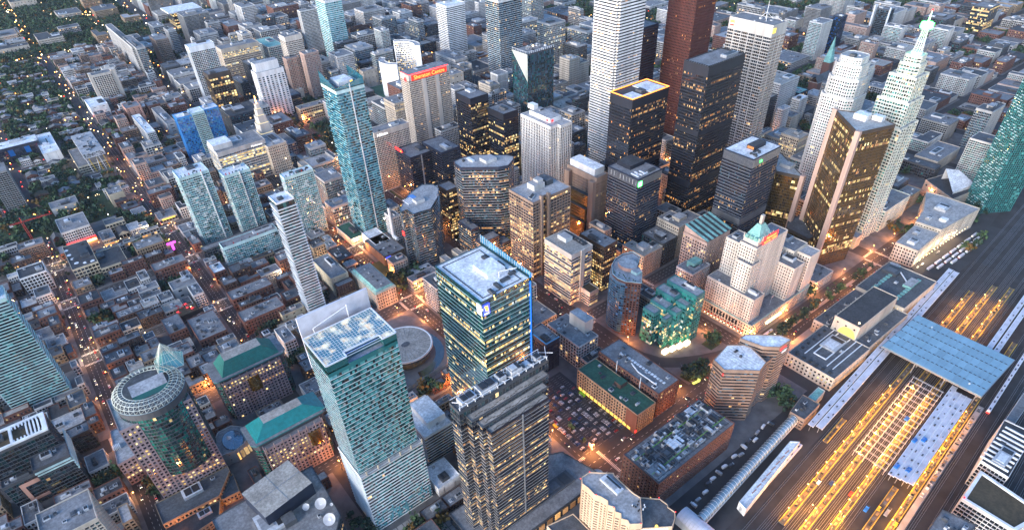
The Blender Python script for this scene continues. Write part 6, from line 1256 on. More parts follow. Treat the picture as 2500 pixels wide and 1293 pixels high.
building('station_annex','square annex with rooftop ducts joining walkway and station canopy','annex',[(ccw([(428,134.5),(456,136),(455,153),(427,148.5)]),0,14,'brown_grid','slate',5)])
building('green_roof_link','pale green roofed link beside the station annex','link',[(ccw([(456.5,141),(478,143),(478,150),(456.5,149)]),0,11,'plain_grey','mint',0)])
WSH = ccw([(313,113.5),(407,124.5),(401,130.5),(315,121.5)])
building('station_wing','long white roofed rail terminal wing beside the walkway','station wing',[(WSH,0,9,'plain_white','white',8)],extra=lambda r,a,b_,c: [part_box(r,'orange_roof_strip',330+k*8,119.3+k*.82,9.1,336+k*8,120.2+k*.82,9.35,'wall_salmon') for k in range(8)])
bv = thing('barrel_roof','white ribbed barrel roof at the near end of the walkway','roof',(272,132,0))
for k in range(9):
    b = MB(); y0 = 118+k*3; A = [(7*math.cos(R(t)),9+5*math.sin(R(t))) for t in range(0,181,20)]
    b.quads([[(272+A[j][0],y0,A[j][1]),(272+A[j+1][0],y0,A[j+1][1]),(272+A[j+1][0],y0+2.8,A[j+1][1]),(272+A[j][0],y0+2.8,A[j][1])] for j in range(9)],'canopy_white'); b.build('roof_panel', bv)
part_box(bv,'wall',265.5,118,0,278.5,145,9,'wall_offwhite')
# yard machines
def machine(x, y, lb, nm, cat, m, l=6, w_=2.6, h=2.2):
    t = thing(nm,lb,cat,(x,ry(x,y),0),None,math.atan(RS)); 
    b = MB(); b.box(-l/2,-w_/2,.7,l/2,w_/2,.7+h*.55,m); b.build('body',t,org=(0,0,0)); b = MB(); b.box(l*.12,-w_*.42,.7+h*.55,l*.44,w_*.42,.9+h,m,'metal_dark'); b.build('cab',t,org=(0,0,0))
    b = MB(); 
    for s in (-1,1):
        for k in (-.3,.3): b.bar((l*k,s*w_*.42-.2,.55),(l*k,s*w_*.42+.2,.55),.55,'tyre',8)
    b.build('wheels',t,org=(0,0,0))
machine(402,50,'yellow rail truck standing on the open tracks','rail_truck','truck','yellow_paint'); machine(394,57,'blue open rail wagon ahead of the yellow truck','rail_wagon','wagon','tarp_blue',7); machine(398,72,'red and white works truck on the tracks','works_truck','truck','red_paint'); machine(396,88,'blue loader between the platforms','loader','loader','car_paint_5'); machine(388,96,'white van standing on a track crossing','van','van','metal_white',5)
machine(398,35,'yellow dumper at the end of the southern platform','dumper','dumper','yellow_paint',5); machine(404,44,'silver tank wagon near the canopy end','tank_wagon','wagon','metal_grey',10)
# service yard along the walkway
for k in range(16):
    x = 290+k*8.2+random.uniform(-2,2); t = thing('box_van',['white box van','grey box van','white van','dark van'][k%4]+' parked in the service lane, number of vans from the barrel roof end: '.split(',')[0]+[' next to the barrel roof',' second from the barrel roof',' third from the barrel roof',' fourth from the barrel roof',' fifth from the barrel roof',' sixth from the barrel roof',' seventh from the barrel roof',' eighth from the barrel roof',' eighth from the annex',' seventh from the annex',' sixth from the annex',' fifth from the annex',' fourth from the annex',' third from the annex',' second from the annex',' next to the annex'][k],'van',(x,146+.08*(x-290)+random.choice([0,3.2]),0),'vans in the service lane',random.uniform(-.15,.15)+(PI/2 if k%5==0 else 0))
    b = MB(); b.box(-3,-1.1,.5,1.4,1.1,3.1,['metal_white','car_paint_1','metal_white','car_paint_3'][k%4]); b.build('cargo_box',t,org=(0,0,0)); b = MB(); b.box(1.45,-1,.5,2.9,1,2.2,'car_paint_0'); b.build('cab',t,org=(0,0,0))
    b = MB(); 
    for s in (-1,1):
        for q in (-1.9,2): b.bar((q,s*1.0-.15,.45),(q,s*1.0+.15,.45),.45,'tyre',8)
    b.build('wheels',t,org=(0,0,0))
# ---------------------------------------------------------------- the rest of the city
LM = [('the hotel with the glowing red sign',502,860),('the tallest white tower',690,640),('the green beacon tower',782,282),('the slim banded tower',163,600),('the curved twin towers',615,1140),('the speckled box college',52,1240),('the blue zigzag slab',214,1126),('the white banded rounded tower',800,1230),('the copper spire',1247,599),('the mauve lattice tower',-20,447),('the leaning teal tower',980,195),('the orange beacon',287,1031),('the aqua lined tower',604,1410),('the pink twin towers',480,1275),('the golden lit glass office',1848,556),('the red brick hospital',495,1790),('the glass research centre',450,2065),('the cream block with roof discs',-28,885),('the red patio',45,690),('the teal apartment tower',1390,708),('the dark gridded slab',1580,820),('the lit courtyard block',1563,448),('the long concrete slab hospital',244,1810),('the gallery with blue front',-43,1353),('the lettered hotel slab',402,815),('the faceted glass tower',705,841),('the railway station',600,170),('the condo row with teal bays',1397,417),('the wide shopping hall',875,1257),('the white fin office',1657,700)]
ORD = ['','next ','third ','fourth ','fifth ','sixth ','seventh ','eighth ','ninth ','tenth ','eleventh ','twelfth ']
def rel(x, y):
    nm, lx, ly = min(LM, key=lambda l: (l[1]-x)**2+(l[2]-y)**2); d = math.hypot(x-lx, y-ly)
    fw = (x-lx)*.602+(y-ly)*.798; rt = (x-lx)*.798-(y-ly)*.602
    r = ('beyond' if fw > 0 else 'in front of') if abs(fw) > abs(rt) else ('right of' if rt > 0 else 'left of')
    return ('just ' if d < 110 else '' if d < 260 else 'well ')+r+' '+nm
USED = {}
def uniq(lb, extras):
    for e in ['']+extras:
        l = (e+' '+lb).strip()
        if l not in USED: USED[l] = 1; return l
    return lb
def free(x0, y0, x1, y1): return not any(x0 < f[2] and x1 > f[0] and y0 < f[3] and y1 > f[1] for f in FOOT)
NUMW = {2:'two',3:'three',4:'four',5:'five',6:'six',7:'seven',8:'eight',9:'nine',10:'ten',11:'eleven',12:'twelve',13:'thirteen',14:'fourteen',15:'fifteen',16:'sixteen',17:'seventeen',18:'eighteen'}
COLN = {'brick_grid':'red brick','rowbrick':'dark brick','white_grid':'white','concrete_grid':'grey concrete','tan_grid':'tan brick','darkgrid':'dark glass','stone_grid':'stone','bandgrey2':'banded grey','condo_brown':'brown','glass_office':'blue glass','teal_res':'teal glass','pink_res':'pinkish','apt_grid':'dark grey','cream_grid':'cream','resi_white':'white balconied','beige_plain':'beige','condo_row':'concrete'}
ROOFN = {'grey':'grey','light':'pale','white':'white','dark':'black','beige':'beige','slate':'slate','mint':'mint green','brown':'brown'}
def zone(x, y):
    "height range, lot size, styles, share built, tree share"
    if y < 250: return (12,24),34,['brick_grid','tan_grid','concrete_grid','rowbrick'],.8
    if x < 258 and y < 915: return (8,20),22,['brick_grid','rowbrick','white_grid','tan_grid','concrete_grid','brick_grid'],.93
    if x < 82 and y < 2010: return (6,12) if y > 1090 else (8,16),17 if y > 1090 else 22,['rowbrick','brick_grid','cream_grid','white_grid','rowbrick'],.46
    if x < 360 and y > 2010: return (12,26),70,['stone_grid','concrete_grid','tan_grid','beige_plain'],.30
    if x < 258: return (9,30),26,['brick_grid','condo_brown','white_grid','concrete_grid','pink_res'],.75
    if x < 480 and y < 1000: return (14,40),30,['stone_grid','brick_grid','concrete_grid','glass_office'],.8
    if x < 1000 and y < 1000: return (18,60),34,['stone_grid','stone_lit','concrete_grid','darkgrid','glass_office','white_grid'],.9
    if x < 1000 and y < 1700: return (20,66),50,['bandgrey2','white_grid','concrete_grid','glass_office','beige_plain','brick_grid','darkgrid'],.85
    if x < 1200: return (16,75),58,['bandgrey2','white_grid','concrete_grid','glass_office','teal_res','apt_grid','brick_grid'],.82
    if y < 640: return (9,32),44,['brick_grid','tan_grid','brick_grid','condo_row','pink_res','darkgrid','concrete_grid'],.85
    return (8,46),58,['brick_grid','pink_res','teal_res','apt_grid','concrete_grid','white_grid','condo_row'],.56
random.seed(23); nfill = 0; FILL = []; GREEN = []; KC = {}
LITV = ['grey','slate','grey','dark','light','slate','beige','grey']
for (bx0,by0,bx1,by1) in BLOCKS:
    if by1 < 222 or by0 < 205 and bx0 < 940: continue
    y = by0+3
    while y < by1-8:
        cx_, cy_ = (bx0+bx1)/2, y
        (h0,h1), lot_, sts, share = zone(cx_, y)
        dp = min(lot_*random.uniform(.8,1.25), by1-y-2); x = bx0+3
        if dp < 8: break
        while x < bx1-7:
            (h0,h1), lot_, sts, share = zone(x, y)
            wd = min(lot_*random.uniform(.65,1.3), bx1-x-2)
            if wd < 7: break
            xa, ya, xb, yb = x, y+random.uniform(0,2), x+wd-random.uniform(.4,2.2), y+dp-random.uniform(.5,3)
            cx, cy = (xa+xb)/2, (ya+yb)/2; x += wd
            if not in_view(cx, cy, 30) : continue
            if not free(xa,ya,xb,yb):
                # shrink once towards the free side
                xm, ym = (xa+xb)/2, (ya+yb)/2
                for c in ((xa,ya,xm,yb),(xm,ya,xb,yb),(xa,ya,xb,ym),(xa,ym,xb,yb)):
                    if min(c[2]-c[0],c[3]-c[1]) > 7 and free(*c): xa,ya,xb,yb = c; break
                else: continue
            if random.random() > share: GREEN.append((xa,ya,xb,yb)); continue
            h = h0+(h1-h0)*random.random()**(1.5 if 500 < cx < 1000 and cy > 1250 else 2.1); st = random.choice(sts); rf = random.choice(LITV)
            px = 1508*(xb-xa)/math.dist((cx,cy,h/2),CAM)
            fl_ = max(2, round(h/3.8)); rname = rel(cx,cy)
            house = h < 11 and xb-xa < 20 and cy > 900
            FILL.append((px*(1+h/30),xa,ya,xb,yb,h,st,rf,lot_,px))
        y += dp
FILL.sort(key=lambda t: -t[0]); SQ = {'walls': MB()}
for (_,xa,ya,xb,yb,h,st,rf,lot_,px) in FILL:
    cx, cy = (xa+xb)/2, (ya+yb)/2; fl_ = max(2, round(h/3.8)); rname = rel(cx,cy); house = h < 11 and xb-xa < 20 and cy > 900
    mt_ = 'brick' if st in ('brick_grid','rowbrick','tan_grid') else 'glass' if st in ('glass_office','teal_res','darkgrid') else 'stone'
    kind = 'row_house' if house else mt_+'_low_rise' if h < 17 else mt_+'_midrise' if h < 30 else 'apartment_block' if st in ('teal_res','apt_grid','pink_res','condo_row') else 'office_block'
    noun = 'house' if house else 'low building' if h < 17 else 'midrise' if h < 30 else 'apartment block' if kind == 'apartment_block' else 'office block'
    KC[kind] = KC.get(kind,0)+1; alone = KC[kind] <= 230
    wall, wins, rb = MB(), MB(), MB(); P = rect(xa,ya,xb,yb); root = None
    if alone:
        lb = f"{COLN.get(st,'grey')} {noun} with {ROOFN[rf]} roof {rname}"
        lb = uniq(lb, [f"{NUMW.get(fl_,'many')} storey", f"{'wide' if xb-xa > lot_ else 'narrow'} {NUMW.get(fl_,'many')} storey", f"{'deep' if yb-ya > lot_ else 'shallow'} {NUMW.get(fl_,'many')} storey", *[ordw(q) for q in range(2,30)]])
        lb = ' '.join(lb.split()[:16])
        root = thing(kind, lb, 'house' if house else 'building', (float(cx), float(cy), 0.0), {'row_house':'houses among the trees','low building':'low buildings of the side streets','midrise':'midrise blocks of the city','apartment block':'apartment blocks beyond the centre','office block':'office blocks beyond the centre','house':'houses among the trees'}[noun])
    if not house and random.random() < .35 and min(xb-xa,yb-ya) > 14:
        k = random.uniform(.45,.65); P = [(xa,ya),(xb,ya),(xb,ya+(yb-ya)*k),(xa+(xb-xa)*k,ya+(yb-ya)*k),(xa+(xb-xa)*k,yb),(xa,yb)]
    facade(root, wall, wins, P, 0, h, st)
    if house:
        zr = h+random.uniform(2,3.6); ov = .4; xm = (xa+xb)/2
        if random.random() < .5: rb.quads([[(xa-ov,ya,h-.3),(xm,ya,zr),(xm,yb,zr),(xa-ov,yb,h-.3)][::-1],[(xb+ov,ya,h-.3),(xm,ya,zr),(xm,yb,zr),(xb+ov,yb,h-.3)]],random.choice(['roof_slate','roof_dark','roof_brown','roof_grey'])); wall.ngon([(xa,ya,h),(xb,ya,h),(xm,ya,zr-.05)],ST[st][0]); wall.ngon([(xb,yb,h),(xa,yb,h),(xm,yb,zr-.05)],ST[st][0])
        else: roof_on(root, rb, P, h, 'roof_'+rf, .5, ST[st][0], 0)
    else: roof_on(root, rb, P, h, 'roof_'+rf, .8, ST[st][0], (random.randint(2,6) if px > 45 else random.randint(1,2)) if alone else 0)
    if not house and h > 24 and random.random() < .6:
        pb = MB(); pb.box(xa+(xb-xa)*.25,ya+(yb-ya)*.25,h-.02,xa+(xb-xa)*.6,ya+(yb-ya)*.6,h+4.2,'wall_offwhite' if random.random()<.4 else ST[st][0],'roof_light')
        if alone: pb.build('roof_penthouse', root)
        else: rb.v += pb.v; rb.n += pb.n; rb.m += pb.m
    if alone: wall.build('wall', root); rb.build('roof', root); wins.build('windows', root, 'stuff')
    else:
        for q in (wall, rb, wins): SQ['walls'].v += q.v; SQ['walls'].n += q.n; SQ['walls'].m += q.m
    nfill += 1
SQ['walls'].build('distant_low_buildings', None, 'stuff')
# ---------------------------------------------------------------- trees
def crown_mesh(seed, leafm, n=70):
    rs = np.random.RandomState(seed); b = MB(); cl = rs.normal(0,1,(9,3))*[1.5,1.5,1.0]+[0,0,5.2]
    q = []
    for k in range(n):
        c = cl[rs.randint(9)]+rs.normal(0,.85,3); u = rs.normal(0,1,3); u /= np.linalg.norm(u); v = np.cross(u, rs.normal(0,1,3)); v /= np.linalg.norm(v); s = rs.uniform(.55,1.15)
        q.append([c-u*s-v*s*.7, c+u*s-v*s*.5, c+u*s*.8+v*s, c-u*s*.9+v*s*.6])
    b.quads(q, leafm); return b
def trunk(): b = MB(); b.bar((0,0,0),(0,0,3.6),(.28,.18),'bark',6); b.bar((0,0,3),(1.1,.4,5),(.14,.06),'bark',4); b.bar((0,0,3.2),(-.9,-.7,5.1),(.14,.06),'bark',4); return b
CR = [crown_mesh(k,m).mesh('crown') for k,m in enumerate(['leaf','leaf_dark','leaf','leaf_dark','leaf_autumn'])]; TK = trunk().mesh('trunk')
spots = []
def try_tree(x, y, s=None):
    if in_view(x,y,10) and free(x-1,y-1,x+1,y+1) : spots.append((x,y,s or random.uniform(.75,1.45)))
for (a,b_,c,d) in GREEN:
    if a < 300 or a > 950 or d > 1700 or random.random() < .5:
        for k in range(int((c-a)*(d-b_)/ (30 if a < 100 else 60))+1): spots.append((random.uniform(a,c),random.uniform(b_,d),random.uniform(.7,1.35)))
for (a,b_,c,d,n) in ((396,932,468,1118,150),(1102,587,1238,688,120),(-168,1012,28,1118,230),(-235,2045,355,3000,1500),(377.5,935,382.5,1075,16),(377.5,1105,382.5,1275,16),(456,256,469,267,8),(440,150,458,170,10),(180,395,205,408,8),(505,222,735,224,26),(60,270,74,330,10),(88,262,130,284,10),(820,222,838,252,10),(915,186,985,200,16),(-92,392,-70,404,8),(440,176,452,186,8),(840,160,900,166,6),(258,560,300,592,26),(84,520,130,535,14),(402,236,428,248,26),(-58,446,-52,470,6),(-48,522,-10,528,8)):
    for k in range(n): spots.append((random.uniform(a,c),random.uniform(b_,d),random.uniform(.75,1.5)))
for x, wd in XR:
    if x > 500 or x < -100: continue
    for k in range(120):
        y = 240+k*16
        if random.random() < (.5 if y > 900 else .22) and y > NOSOUTH.get(x,240): spots.append((x+random.choice((-1,1))*(wd/2+2),y+random.uniform(-3,3),random.uniform(.45,.8)))
spots = [s for s in spots if in_view(s[0],s[1],5)]; spots.sort(key=lambda s: math.dist((s[0],s[1],0),CAM)/s[2])
far = MB()
for i,(x,y,s) in enumerate(spots):
    k = random.choice((0,1,2,3,0,1,4)) if random.random() < .5 else random.choice((0,1,2,3)); rz = random.uniform(0,6.28)
    if i < 290:
        lb = uniq(f"{['green','dark green','mid green','deep green','yellow brown'][k]} {'small street' if s < .8 else 'broadleaf'} tree {rel(x,y)}", ['tall' if s > 1.1 else 'low']+[ordw(q) for q in range(2,60)])
        t = thing('tree',lb,'tree',(x,y,.1),'trees of the squares and streets',rz)
        for nm, me in (('trunk',TK),('crown',CR[k])): o = bpy.data.objects.new(nm, me); COL.objects.link(o); o.parent = t; o.scale = (s*1.25,s*1.25,s*1.2)
    else:
        me = CR[k]; 
        if i == 290:
            CV_ = []
            for m_ in CR: a = np.zeros(len(m_.vertices)*3,np.float32); m_.vertices.foreach_get('co',a); CV_.append(a.reshape(-1,4,3))
        a = CV_[k][RNG.permutation(len(CV_[k]))[:34]]; c_, s_ = math.cos(rz), math.sin(rz); ctr = a.mean(1,keepdims=True); a = ctr+(a-ctr)*1.45; q = a.copy(); q[...,0] = (a[...,0]*c_-a[...,1]*s_)*s*1.25+x; q[...,1] = (a[...,0]*s_+a[...,1]*c_)*s*1.25+y; q[...,2] = a[...,2]*s*1.1
        far.quads(q, ['leaf','leaf_dark','leaf','leaf_dark','leaf_autumn'][k])
o = far.build('distant_trees', None, 'stuff')
# ---------------------------------------------------------------- vehicles
def car_body(m):
    b = MB(); pr = [(-2.2,.35),(2.2,.35),(2.25,.8),(1.3,.95),(.75,1.42),(-1.15,1.45),(-1.8,1.0),(-2.25,.92)]; w2 = .88; n = len(pr)
    b.quads([[(*[pr[i][0]],-w2,pr[i][1]),(pr[(i+1)%n][0],-w2,pr[(i+1)%n][1]),(pr[(i+1)%n][0],w2,pr[(i+1)%n][1]),(pr[i][0],w2,pr[i][1])][::-1] for i in range(n)],m)
    for s in (-1,1): P = [(p[0],s*w2,p[1]) for p in pr]; b.ngon(P if s < 0 else P[::-1],m)
    for s in (-1,1):
        for k in (-1.35,1.35): b.bar((k,s*.8-.12,.33),(k,s*.8+.12,.33),.33,'tyre',8)
    return b.mesh('body')
def car_glass():
    b = MB(); b.quads([[(1.28,-.72,.99),(1.28,.72,.99),(.78,.66,1.41),(.78,-.66,1.41)],[(-1.2,-.66,1.44),(-1.2,.66,1.44),(-1.78,.72,1.04),(-1.78,-.72,1.04)]],'car_glass')
    for s in (-1,1): q = [(1.15,s*.895,1.0),(.72,s*.895,1.38),(-1.1,s*.895,1.4),(-1.6,s*.895,1.02)]; b.ngon(q if s < 0 else q[::-1],'car_glass')
    return b.mesh('cabin_windows')
CB = [car_body('car_paint_%d'%k) for k in range(7)]; CGm = car_glass()
def lm_(m, x): b = MB(); b.box(x-.06,-.28,0,x+.06,.28,.22,m); return b
hm, tm = MB(), MB(); hm.box(-.08,-.22,-.12,.08,.22,.12,'glow_head'); tm.box(-.06,-.2,-.1,.06,.2,.1,'glow_tail'); HM, TM = hm.mesh('headlight'), tm.mesh('tail_light')
def car(x, y, rz, k, lb, grp, lights=False, nm='parked_car'):
    t = bpy.data.objects.new(nm, CB[k]); COL.objects.link(t); t.location = (x,y,.16 if not lights else .02); t.rotation_euler[2] = rz; tag(t,lb,'car',grp); t['org'] = [x,y,0]
    o = bpy.data.objects.new('cabin_windows', CGm); COL.objects.link(o); o.parent = t
    if lights:
        for s in (-1,1):
            for me, px_, z in ((HM,2.27,.66),(TM,-2.29,.74)): q = bpy.data.objects.new(me.name, me); COL.objects.link(q); q.parent = t; q.location = (px_,s*.6,z)
random.seed(77); n_in = 0
ROWN = ['first','second','third','fourth','fifth','sixth','seventh']; ORDN = ['first','second','third','fourth','fifth','sixth','seventh','eighth','ninth','tenth','eleventh','twelfth','thirteenth','fourteenth','fifteenth','sixteenth','seventeenth','eighteenth','nineteenth','twentieth']
for r in range(7):
    c = 0
    for k in range(33):
        x = 261+r*7.6; y = 242.4+k*2.75
        if x > 308 or y > 326-abs(r-1)*2 or random.random() > (.62 if k < 26 else .4) or c > 19: continue
        col = random.choice((0,0,2,2,3,1,4,5,6,0,2)); sd = random.choice(('north','north'))
        car(x+random.uniform(-.3,.3),y,(0 if random.random()<.5 else PI)+random.uniform(-.04,.04),col,f"{CARCOL[col]} car in the {ROWN[r]} row of the open lot, {ORDN[c]} from the street corner",'cars parked in the open lot'); c += 1
tx = thing('delivery_van','yellow van parked at the car park edge by the street','van',(259.5,283,.16),None,PI/2); b = MB(); b.box(-2.6,-1,.4,2.6,1,2.3,'yellow_paint'); b.build('body',tx,org=(0,0,0)); b = MB(); b.box(1.3,-.95,1.5,2.62,.95,2.2,'car_glass'); b.build('windscreen',tx,org=(0,0,0))
tx = thing('tour_bus','lime green van beside the yellow lit warehouse wall','van',(306.5,296,.16),None,PI/2); b = MB(); b.box(-3.4,-1.2,.5,3.4,1.2,2.9,'lime'); b.build('body',tx,org=(0,0,0)); b = MB(); b.box(-3,-1.23,1.7,3.2,1.23,2.5,'car_glass'); b.build('windows',tx,org=(0,0,0))
sg = thing('billboard','white billboard standing at the car park corner','billboard',(266,243,.1)); b = MB(); b.box(-.2,-2.2,3,.2,2.2,8,'metal_white'); b.build('panel',sg,org=(0,0,0)); b = MB(); b.bar((0,0,0),(0,0,3),.2,'metal_grey'); b.build('post',sg,org=(0,0,0))
# left car parks
for k in range(26):
    x, y = -11+(k%9)*5.2, 772+(k//9)*17; col = random.choice((0,0,2,3,1)); 
    if random.random() < .75: car(x,y,PI/2+random.uniform(-.05,.05),col,f"{CARCOL[col]} car, {ORDN[k%9]} along the {ROWN[k//9]} row of the lot south of the cream block",'cars in the lot by the cream block')
FOOT.append((-16,764,40,832))
# street traffic
NS = [(-62,430,1000),(82,550,1300),(258,245,900),(380,330,1500),(484,245,560),(747,245,900),(945,300,900)]; EW = [(223,265,930),(380,-50,470),(537,-60,740),(684,-60,740),(915,-60,940),(812,90,400)]
SN = {-62:'street along the mauve towers',82:'street left of the banded tower',258:'street beside the car park',380:'avenue with planted median',484:'street beside the grand hotel',747:'street past the postal building',945:'street by the folded roof',223:'station front street',380.5:'street behind the glass offices',537:'street before the copper roof',684:'street behind the white hall',915:'far cross street',812:'cross street by the slab'}
cnt = 0
def traffic(vert, c, a, b_, wd, dens, name):
    global cnt
    n = int((b_-a)/11*dens); k = 0
    for t in sorted(random.sample(range(int((b_-a)/7)), min(n,int((b_-a)/7)-1))):
        p = a+t*7+random.uniform(-.8,.8); s = random.choice((-1,1)); ln = random.choice((.16,.36))*wd*s*.92
        x, y = (c+ln, p) if vert else (p, c+ln)
        if not in_view(x,y,-10) or cnt > 285 : continue
        if not vert and any(abs(x-xx) < ww/2+3 for xx,ww in XR) and random.random() < .6: continue
        rz = (PI/2 if s > 0 else -PI/2) if vert else (PI if s > 0 else 0)
        col = random.choice((0,1,2,3,3,2,4,6)); k += 1; cnt += 1
        car(x,y,rz+random.uniform(-.03,.03),col,f"{CARCOL[col]} car {'going' if (vert and s>0) or (not vert and s<0) else 'coming'} on the {name}, {ordw(k)} along",'cars driving in the streets',True,'driving_car')
traffic(False,223,270,930,26,.95,SN[223]); traffic(True,258,245,900,15,.75,SN[258]); traffic(True,-62,440,1000,15,1.05,SN[-62]); traffic(True,380,330,1300,30,.75,SN[380]); traffic(False,537,-60,740,17,.7,SN[537])
traffic(True,82,550,1250,14,.55,SN[82]); traffic(True,747,245,600,17,.8,SN[747]); traffic(False,380,-50,470,15,.7,SN[380.5]); traffic(True,484,245,560,17,.7,SN[484]); traffic(False,684,-60,500,14,.5,SN[684])
# bus yard
BYn = 0
for r,(x0,y0,n) in enumerate(((772,176,7),(780,169.5,6),(800,163.5,4))):
    for k in range(n):
        x, y = x0+k*19+r*3, y0-.05*k*19*.6; t = thing('coach','white coach, '+ORDN[k]+' from the station end in the '+ROWN[r]+' row of the bus yard','coach',(x,y,.16),'coaches parked in the bus yard',math.atan(.05)-.1)
        b = MB(); b.box(-6.2,-1.28,.5,6.2,1.28,3.3,'metal_white'); b.box(-5.8,-1.0,3.3,3,1.0,3.55,'canopy_white'); b.build('body',t,org=(0,0,0)); b = MB(); b.box(-6.0,-1.31,1.7,5.6,1.31,2.8,'car_glass'); b.box(6.18,-1.15,1.4,6.24,1.15,3.0,'car_glass'); b.build('windows',t,org=(0,0,0))
        b = MB(); b.box(-6.25,-1.2,.5,-6.19,1.2,1.3,'red_paint' if k%2 else 'wall_tealm'); b.build('end_panel',t,org=(0,0,0)); b = MB()
        for s in (-1,1):
            for q in (-3.6,3.9): b.bar((q,s*1.15-.15,.5),(q,s*1.15+.15,.5),.5,'tyre',8)
        b.build('wheels',t,org=(0,0,0))
for k in range(5):
    cs = (0,2,0,3,1)[k]; car(764+k*5.5+ (30 if k>2 else 0),186.5-.3*k,.1,cs,f"{CARCOL[cs]} car under the postal building wall, {ORDN[k]} from the corner",'cars beside the postal building')
# streetcar
for (x,y,rz,lb) in ((258.0+40,383,0,'red streetcar turning beside the copper edged office'),(520,232,0,'white streetcar in front of the grand hotel')):
    t = thing('streetcar',lb,'streetcar',(x,y,.02),None,rz); b = MB(); b.box(-9,-1.25,.4,9,1.25,3.2,'red_paint' if 'red' in lb else 'metal_white','canopy_white'); b.build('body',t,org=(0,0,0)); b = MB(); b.box(-8.6,-1.28,1.5,8.6,1.28,2.6,'lit_warm'); b.build('windows',t,org=(0,0,0))
# red tower crane on the left
tc = thing('tower_crane','red tower crane standing over the low blocks at left','crane',(-72,985,0)); b = MB()
for dx,dy in ((-1,-1),(1,-1),(1,1),(-1,1)): b.bar((-72+dx,985+dy,0),(-72+dx,985+dy,40),.25,'red_paint',4)
for k in range(12): b.bar((-73,984,k*3.3),(-71,984,k*3.3+3.3),.14,'red_paint',3); b.bar((-73,986,k*3.3+3.3),(-73,984,k*3.3),.14,'red_paint',3)
b.build('mast',tc); b = MB(); b.bar((-86,985,41),(-36,985,41),.4,'red_paint',4); b.bar((-86,985,42.4),(-40,985,42.2),.25,'red_paint',4); b.bar((-72,985,41),(-72,985,48),.4,'red_paint',4); b.bar((-72,985,48),(-45,985,42),.12,'metal_grey',3); b.bar((-72,985,48),(-84,985,42),.12,'metal_grey',3)
for k in range(16): b.bar((-86+k*3.1,985,41),(-84.5+k*3.1,985,42.3),.12,'red_paint',3)
b.build('jib',tc); part_box(tc,'counterweight',-87,984,38.6,-83,986,41,'wall_conc')
# magenta theatre sign
ms = thing('neon_sign','glowing magenta T shaped sign over the street','sign',(70,835,0)); b = MB(); b.box(66,834.6,18,77,835.2,20.6,'glow_magenta'); b.box(70.4,834.6,9,73,835.2,17.9,'glow_magenta'); b.build('neon_letter',ms); b = MB(); b.box(70,835.3,0,73.4,836,20,'metal_dark'); b.build('mounting',ms)
# red patio
rp = thing('roof_patio','roof patio glowing red among low roofs','patio',(42,690,0)); b = MB(); b.box(32,680,0,56,703,9,'wall_brickd','roof_brown'); b.build('deck',rp)
for k in range(14): q = MB(); x,y = random.uniform(34,54),random.uniform(682,701); q.bar((x,y,9),(x,y,11.4),.08,'metal_dark',4); q.bar((x,y,11.2),(x,y,12),(1.5,.1),random.choice(['red_paint','glow_red','red_paint']),8); q.build('parasol',rp)
FOOT.append((30,678,58,705))
# ---------------------------------------------------------------- street lighting
def lamp_meshes(hgt, m):
    p = MB(); p.bar((0,0,0),(0,0,hgt),(.14,.08),'metal_grey',6); p.bar((0,0,hgt),(1.6,0,hgt+.3),.06,'metal_grey',4)
    h = MB(); h.ball((1.7,0,hgt+.15),.55,m,6); return p.mesh('pole'), h.mesh('lamp_head')
LAMP = {k: lamp_meshes(9,m) for k,m in (('s','glow_sodium'),('w','glow_warm'))}
LD = {}
for k,(c,e) in {'s':((1,.34,.09),1.15),'w':((1,.66,.36),.5),'d':((1,.42,.14),.28),'p':((1,.40,.05),.50),'g':((.10,1,.15),.5)}.items():
    l = bpy.data.lights.new('bulb','POINT'); l.energy = LAMP_W*e; l.color = c; l.shadow_soft_size = .6; LD[k] = l
nl = 0
def lamp(x, y, rz, kind, lb, grp, z=0, light=True):
    global nl
    if not in_view(x,y,20): return
    t = thing('street_lamp',lb,'street lamp',(x,y,z+.1),grp,rz); P, H = LAMP['s' if kind in 'spd' else 'w']
    for nm, me in (('pole',P),('lamp_head',H)): o = bpy.data.objects.new(nm, me); COL.objects.link(o); o.parent = t
    if light: o = bpy.data.objects.new('bulb', LD[kind]); COL.objects.link(o); o.parent = t; o.location = (1.7,0,8.2 if kind != 'p' else 6.5); nl += 1
def lamps_ns(x, wd, y0, y1, step, name, kind='s'):
    for k in range(int((y1-y0)/step)):
        s = -1 if k%2 else 1; lamp(x+s*(wd/2+1.0), y0+k*step, PI if s > 0 else 0, kind, f"orange street lamp, {ordw(k+1)} along the {name}", 'street lamps')
def lamps_ew(y, wd, x0, x1, step, name, kind='s'):
    for k in range(int((x1-x0)/step)):
        s = -1 if k%2 else 1; lamp(x0+k*step, y+s*(wd/2+1.0), -PI/2 if s > 0 else PI/2, kind, f"{'orange' if kind=='s' else 'pale'} street lamp, {ordw(k+1)} along the {name}", 'street lamps')
lamps_ew(223,29,262,930,30,SN[223]); lamps_ns(258,18,240,900,36,SN[258]); lamps_ns(380,34,320,1300,46,SN[380]); lamps_ew(537,20,-60,740,42,SN[537]); lamps_ns(-62,17,420,1000,36,SN[-62],'d'); lamps_ns(82,17,545,1300,46,SN[82],'d')
lamps_ew(380,17,-50,470,44,SN[380.5]); lamps_ns(484,20,240,560,40,SN[484]); lamps_ns(747,20,240,640,42,SN[747]); lamps_ew(684,16,-60,500,55,SN[684],'w'); lamps_ew(915,20,-60,700,60,SN[915],'w'); lamps_ns(945,22,260,700,52,SN[945])
PLN = ['platform nearest the white canopy','second platform','framed platform','southern platform']
